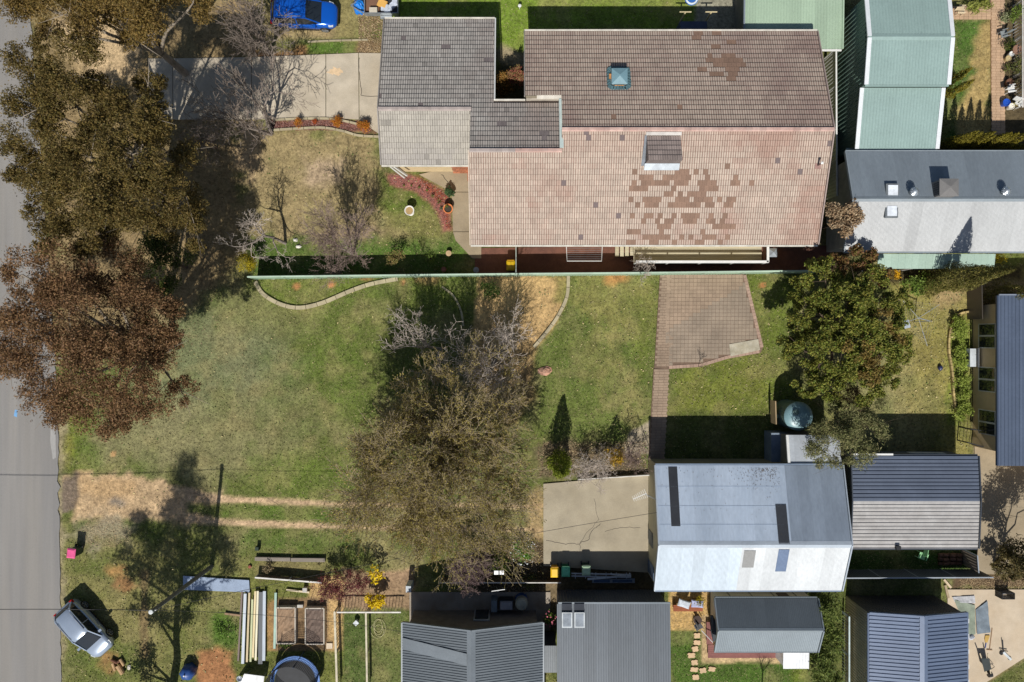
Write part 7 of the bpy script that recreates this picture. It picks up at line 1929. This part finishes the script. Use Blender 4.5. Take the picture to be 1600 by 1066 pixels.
# cottage garden: bench, cushions, stepping stones, chairs
cbn = T('garden_bench', 'reddish timber bench beside the cottage', 'bench', (*P(1079, 949, .45)[:2], 0))
for k in range(4): MB().bar(P(1052, 946.5 + k * 2.6, .45), P(1098, 947.5 + k * 2.2, .45), .1, .04).build('slat', M('bench_red', G(156, 88, 52), var=.15, rnd=.1), cbn)
for px in (1056, 1094): MB().bar((*P(px, 950, .4)[:2], 0), P(px, 950, .4), .1, .3).build('leg', M('bench_red'), cbn)
for k, (px, py, c_, lb) in enumerate(((1069, 944, (206, 214, 224), 'pale printed cushion on the left of the bench'), (1090, 944, (176, 182, 214), 'lilac grey cushion on the right of the bench'))):
    q = P(px, py, .6); mb = MB(); rz = rad(-18 if k == 0 else -3)
    ring_ = lambda f, z_: [(q[0] + (sx * math.cos(rz) - sy * math.sin(rz)) * f, q[1] + (sx * math.sin(rz) + sy * math.cos(rz)) * f, z_) for sx, sy in ((-.42, -.26), (0, -.24), (.42, -.26), (.40, 0), (.42, .26), (0, .24), (-.42, .26), (-.40, 0))]
    mb.loft([ring_(.85, .48), ring_(1, .53), ring_(1, .57), ring_(.8, .62), ring_(.3, .64)])
    tag(mb.build('cushion', M('cushion%d' % k, G(*c_), var=.2, scale=5, rough=.8), smooth=False), lb, 'cushion', 'cushions on the bench')
sp = [(1089, 993), (1089, 1004), (1086, 1014), (1080, 1024), (1085, 1035), (1084.5, 1046), (1098, 1047.5), (1112, 1045.5), (1087, 1058)]
sl_ = ['stepping stone nearest the gravel', 'second stepping stone from the gravel', 'third stepping stone from the gravel', 'stepping stone furthest left in the curve', 'fifth stepping stone from the gravel', 'upright stepping stone left of the branching pair', 'stepping stone at the branch of the two paths', 'rightmost stepping stone on the cottage lawn', 'stepping stone nearest the bottom edge']
for k, (px, py) in enumerate(sp):
    rt = random.Random(k + 50); pts = []
    a0 = rt.uniform(-.2, .2); sx, sy = rt.uniform(.24, .29), rt.uniform(.17, .22)
    for i in range(12):
        a = 6.283 * i / 12; rr_ = 1 + .22 * math.cos(4 * a) * -1 + rt.uniform(-.08, .08)
        pts.append((XY(px, py)[0] + sx * rr_ * math.cos(a + a0), XY(px, py)[1] + sy * rr_ * math.sin(a + a0)))
    tag(MB().prism(pts, -.03, .05).build('stepping_stone', M('step_stone', G(216, 184, 144), rnd=.06, var=.1)), sl_[k], 'stepping stone', 'stepping stones on the cottage lawn')
cd_ = T('cottage_deck', 'reddish brown timber deck around the garden cottage', 'deck', (*XY(1170, 1010), 0))
for k in range(6):
    MB().bar(P(1106, 1009.5 + k * 3.4, .25), P(1245, 1009.5 + k * 3.4, .25), .145, .04).build('deck_board', M('deck_red', G(136, 86, 80), var=.12, rnd=.08), cd_)
for k in range(3):
    MB().bar(P(1105.5 + k * 3.4, 972, .25), P(1105.5 + k * 3.4, 1007, .25), .145, .04).build('deck_board', M('deck_red'), cd_)
bt = T('bistro_table', 'dark round bistro table in the cottage gravel', 'table', (*P(1090, 969, .7)[:2], 0))
MB().lathe(*P(1090, 969, .7)[:2], [(.28, .68), (.3, .71), (.02, .715)], 18).build('tabletop', M('bistro_brown', G(70, 52, 44)), bt)
MB().tube([(*P(1090, 969, .7)[:2], 0), (*P(1090, 969, .7)[:2], .68)], .03, 8).build('leg', dark_metal, bt)
chair('dark metal chair below the bistro table', 1091, 979, rad(30), dark_metal)
cv = T('patio_umbrella', 'folded pale pole with dark folded canopy beside the cottage wall', 'umbrella', (*P(1110, 1000, .3)[:2], .3))
MB().tube([P(1096, 985, .5), P(1114, 1004, .9)], .03, 8).build('pole', white, cv)
MB().tube([P(1112, 962, 1.1), P(1117, 985, 1.1), P(1115, 1002, 1.0)], [.1, .3, .06], 8).build('canopy', M('canopy_dark', G(58, 64, 70)), cv)
# concrete apron things
def cloth(name, label, pts, mat, seed, cat='tarpaulin'):
    xs = [p[0] for p in pts]; ys = [p[1] for p in pts]; n = 16; rt = np.random.default_rng(seed)
    v = []; f = []
    a, b_, c, d = [np.array(p, float) for p in pts]
    for j in range(n + 1):
        for i in range(n + 1):
            u, w_ = i / n, j / n; p = (a * (1 - u) + b_ * u) * (1 - w_) + (d * (1 - u) + c * u) * w_
            x, y = XY(*p); v.append((x, y, .06 + .14 * float(fbm(x + seed, y, 2.0, 3)) ** 1.5))
    for j in range(n):
        for i in range(n): k = j * (n + 1) + i; f.append((k, k + n + 1, k + n + 2, k + 1))
    mb = MB(); mb.v = v; mb.f = f
    return tag(mb.build(name, mat, smooth=True), label, cat)
cloth('tarpaulin', 'sage green tarpaulin spread beside the blue garage roof', [(1489, 936), (1522, 945), (1523, 990), (1512, 995)], M('tarp_sage', G(138, 148, 130), rough=.7, var=.2, var2=.15), 1)
cloth('tarpaulin', 'blue grey tarpaulin with a pointed corner on the concrete apron', [(1523, 952), (1541, 938), (1546, 987), (1525, 990)], M('tarp_bluegrey', G(120, 132, 142), rough=.7, var=.2, var2=.15), 2)
cloth('flattened_box', 'printed flattened cardboard above the sage tarpaulin', [(1486, 932), (1521, 930), (1522, 942), (1490, 940)], M('card_pale', G(190, 190, 192), var=.25, scale=5), 3, 'cardboard')
heap('rag_heap', 'white and black rag heap below the tarpaulins', 'rags', 1518, 996, .3, .25, M('rag_white', G(186, 190, 200), var=.3, scale=6), 41, .26)
br = T('broom', 'straw broom head with a short blue handle on the concrete', 'broom', (*XY(1540, 1000), .05))
MB().hexa([(*XY(1537, 998), .06), (*XY(1543, 998), .06), (*XY(1545, 992), .06), (*XY(1538, 992), .06), (*XY(1537, 998), .12), (*XY(1543, 998), .12), (*XY(1545, 992), .12), (*XY(1538, 992), .12)]).hexa([(*XY(1538, 1003), .06), (*XY(1541, 1003), .06), (*XY(1543, 998), .06), (*XY(1537, 998), .06), (*XY(1538, 1003), .12), (*XY(1541, 1003), .12), (*XY(1543, 998), .12), (*XY(1537, 998), .12)]).build('bristles', M('straw', G(208, 170, 90), var=.2), br)
MB().bar((*XY(1538, 1012), .09), (*XY(1539.5, 1003), .09), .05, .04).build('handle', M('handle_blue', G(80, 96, 150)), br)
rk_ = T('rake', 'long handled timber rake lying on the concrete', 'rake', (*XY(1545, 1000), .05))
MB().bar((*XY(1549, 981), .08), (*XY(1545, 1014), .08), .045, .04).build('handle', M('timber_handle', G(170, 140, 110)), rk_)
MB().bar((*XY(1540.5, 1014.5), .08), (*XY(1549, 1015), .08), .05, .06).build('head', M('timber_handle'), rk_)
wb = T('wheelbarrow', 'black wheelbarrow with timber handles on the concrete', 'wheelbarrow', (*XY(1541, 1042), 0))
mb = MB(); wq = [P(1533, 1029, .6), P(1546, 1029, .6), P(1549, 1046, .6), P(1538, 1050, .6)]; wl = [P(1536, 1033, .25), P(1544, 1033, .25), P(1546, 1044, .25), P(1540, 1046, .25)]
mb.loft([wl, wq]); mb.build('tray', M('tray_black', G(58, 64, 62), rough=.5), wb)
for p, q in (((1531, 1021), (1542, 1053)), ((1543.5, 1021), (1548, 1053))): MB().bar(P(*p, .62), P(*q, .35), .06, .05).build('handle', M('handle_pale', G(206, 190, 160)), wb)
MB().tube([P(1543.5, 1054, .2), P(1549, 1053, .2)], .2, 16).build('wheel', black_mat, wb)
for px in (1537, 1546): MB().bar(P(px, 1036, 0), P(px, 1034, .3), .04, .04).build('leg', dark_metal, wb)
MB().tube([P(1548, 1036, .3), P(1554, 1042, .2), P(1548, 1046, .3)], .02, 6).build('brace', dark_metal, wb)
sc_ = T('kick_scooter', 'small black and white scooter lying on the concrete', 'scooter', (*XY(1567, 1022), 0))
MB().bar((*XY(1566, 1018), .1), (*XY(1578, 1030), .1), .16, .05).build('deck', M('scooter_white', G(214, 220, 220)), sc_)
MB().bar((*XY(1566, 1018), .12), (*XY(1563.5, 998), .18), .05, .05).build('stem', dark_metal, sc_)
MB().bar((*XY(1560, 1014), .16), (*XY(1572, 1016), .16), .05, .05).build('handlebar', black_mat, sc_)
for p in ((1563, 1020), (1576, 1028)): MB().tube([(*XY(*p), .05), (*XY(*p), .12)], .12, 12).build('wheel', black_mat, sc_)
cg = T('wire_cage', 'black wire cage box on the pale concrete apron', 'cage', (*XY(1563, 925), 0))
x0, y0 = XY(1554, 930); x1, y1 = XY(1573, 921); z1 = .75
for a, b_ in (((x0, y0), (x1, y0)), ((x1, y0), (x1, y1)), ((x1, y1), (x0, y1)), ((x0, y1), (x0, y0))):
    MB().bar((*a, z1), (*b_, z1), .04, .04).build('frame_bar', black_mat, cg); MB().bar((*a, 0), (*a, z1), .04, .04).build('upright', black_mat, cg)
    mb = MB()
    for k in range(1, 14): q = Vector((*a, 0)).lerp(Vector((*b_, 0)), k / 14); mb.bar((q.x, q.y, .02), (q.x, q.y, z1), .018, .018)
    for k in range(1, 9): mb.bar((*a, z1 * k / 9), (*b_, z1 * k / 9), .018, .018)
    mb.build('mesh', black_mat, cg)
MB().box((x0 + x1) / 2, (y0 + y1) / 2, .03, .5, .25, .12, .2).build('tray', pw, cg)
tag(MB().bar((*XY(1474, 905), .06), (*XY(1485, 918), .06), .14, .08).build('plank', M('plank_pale', G(214, 192, 160))), 'short pale plank on the bark strip above the garage', 'plank')
tag(MB().bar((*XY(1476, 914), .06), (*XY(1481, 934), .06), .16, .08).build('plank', M('plank_old', G(176, 156, 126))), 'weathered plank leading onto the concrete apron', 'plank')
wpn = random.Random(6)
for k in range(18):
    px, py = 1468 + (k % 6) * 5.2, 866 + (k // 6) * 6.5
    r_ = wpn.uniform(.1, .15)
    tag(MB().tube([(*XY(px - 3, py + wpn.uniform(-1, 1)), r_ + .12 * (k % 2)), (*XY(px + 4, py + wpn.uniform(-1, 1)), r_ + .12 * (k % 2))], r_, 8).build('firewood_log', M('firewood', G(104, 74, 58), var=.2, rnd=.2)), 'brown firewood log in the shaded pile behind the ribbed shed', 'log', 'firewood pile')
# wading pool, clothes line posts at the top edge
lathe_thing('wading_pool', 'small blue and white paddling pool at the top edge', 'paddling pool', 1081, -3, .2, [(.42, 0), (.46, .1), (.42, .2), (.34, .2), (.3, .08)], M('pool_white', G(226, 236, 240)), [('water', [(.31, .1), (.28, .11)], M('pool_blue', G(60, 150, 220), rough=.1)), ('rim_band', [(.47, .06), (.47, .14), (.46, .15)], M('rim_blue', G(50, 110, 190)))])
for k, px in enumerate((1062, 1101)):
    t = T('shade_post', ['left timber post of the clothes line behind the tiled house', 'right timber post of the clothes line behind the tiled house'][k], 'post', (*XY(px, 36), 0), 'clothes line posts')
    MB().bar((*XY(px, 36), 0), (*XY(px, 36), 1.6), .09, .09).build('post', M('post_cream', G(206, 190, 150)), t); MB().bar((XY(px, 36)[0] - .4, XY(px, 36)[1], 1.6), (XY(px, 36)[0] + .4, XY(px, 36)[1], 1.6), .06, .06).build('cross_arm', M('post_cream'), t)
crate('dark_bin_box', 'dark blue box shelter behind the tiled house', 'box', 1084, 40, 0, 1.9, .6, 1.0, 0, M('box_navy', G(70, 84, 110)))
lathe_thing('garden_spinner', 'thin white spinner ornament on the lawn at the top', 'ornament', 812, 9, .5, [(.02, 0), (.02, .45), (.12, .47), (.12, .5), (.02, .52)], white, n=10)
lathe_thing('plant_pot', 'white pot standing on the narrow dark lawn by the bungalow', 'plant pot', 556, 974, .35, [(.15, 0), (.2, .3), (.21, .35), (.16, .35)], M('pot_white2', G(222, 226, 230)), [('soil', [(.15, .3), (.1, .32)], M('soil'))], 4)
lathe_thing('stop_tap', 'small brick red cap on the grass left of the sleepers', 'cap', 390, 886, .1, [(.14, 0), (.14, .1), (.02, .12)], M('cap_brick', G(150, 84, 66)), n=4)
crate('green_meter_lid', 'small dark square post cap on the grass right of the pole', 'post cap', 401, 858, 0, .25, .25, .4, 0, M('cap_darkgreen', G(40, 56, 44)))
mb = MB(); q = []
for k in range(70):
    a = k * .33; rr_ = 12 + 4 * math.sin(k * .21); q.append((*XY(592 + rr_ * math.cos(a) * (.6 + k * .006) * .8, 985 + rr_ * math.sin(a) * .9 - 8 + k * .12), .03))
mb.tube(q, .014, 5); tag(mb.build('garden_hose', M('hose_cream', G(206, 200, 150))), 'loose coiled cream garden hose on the narrow lawn', 'hose')
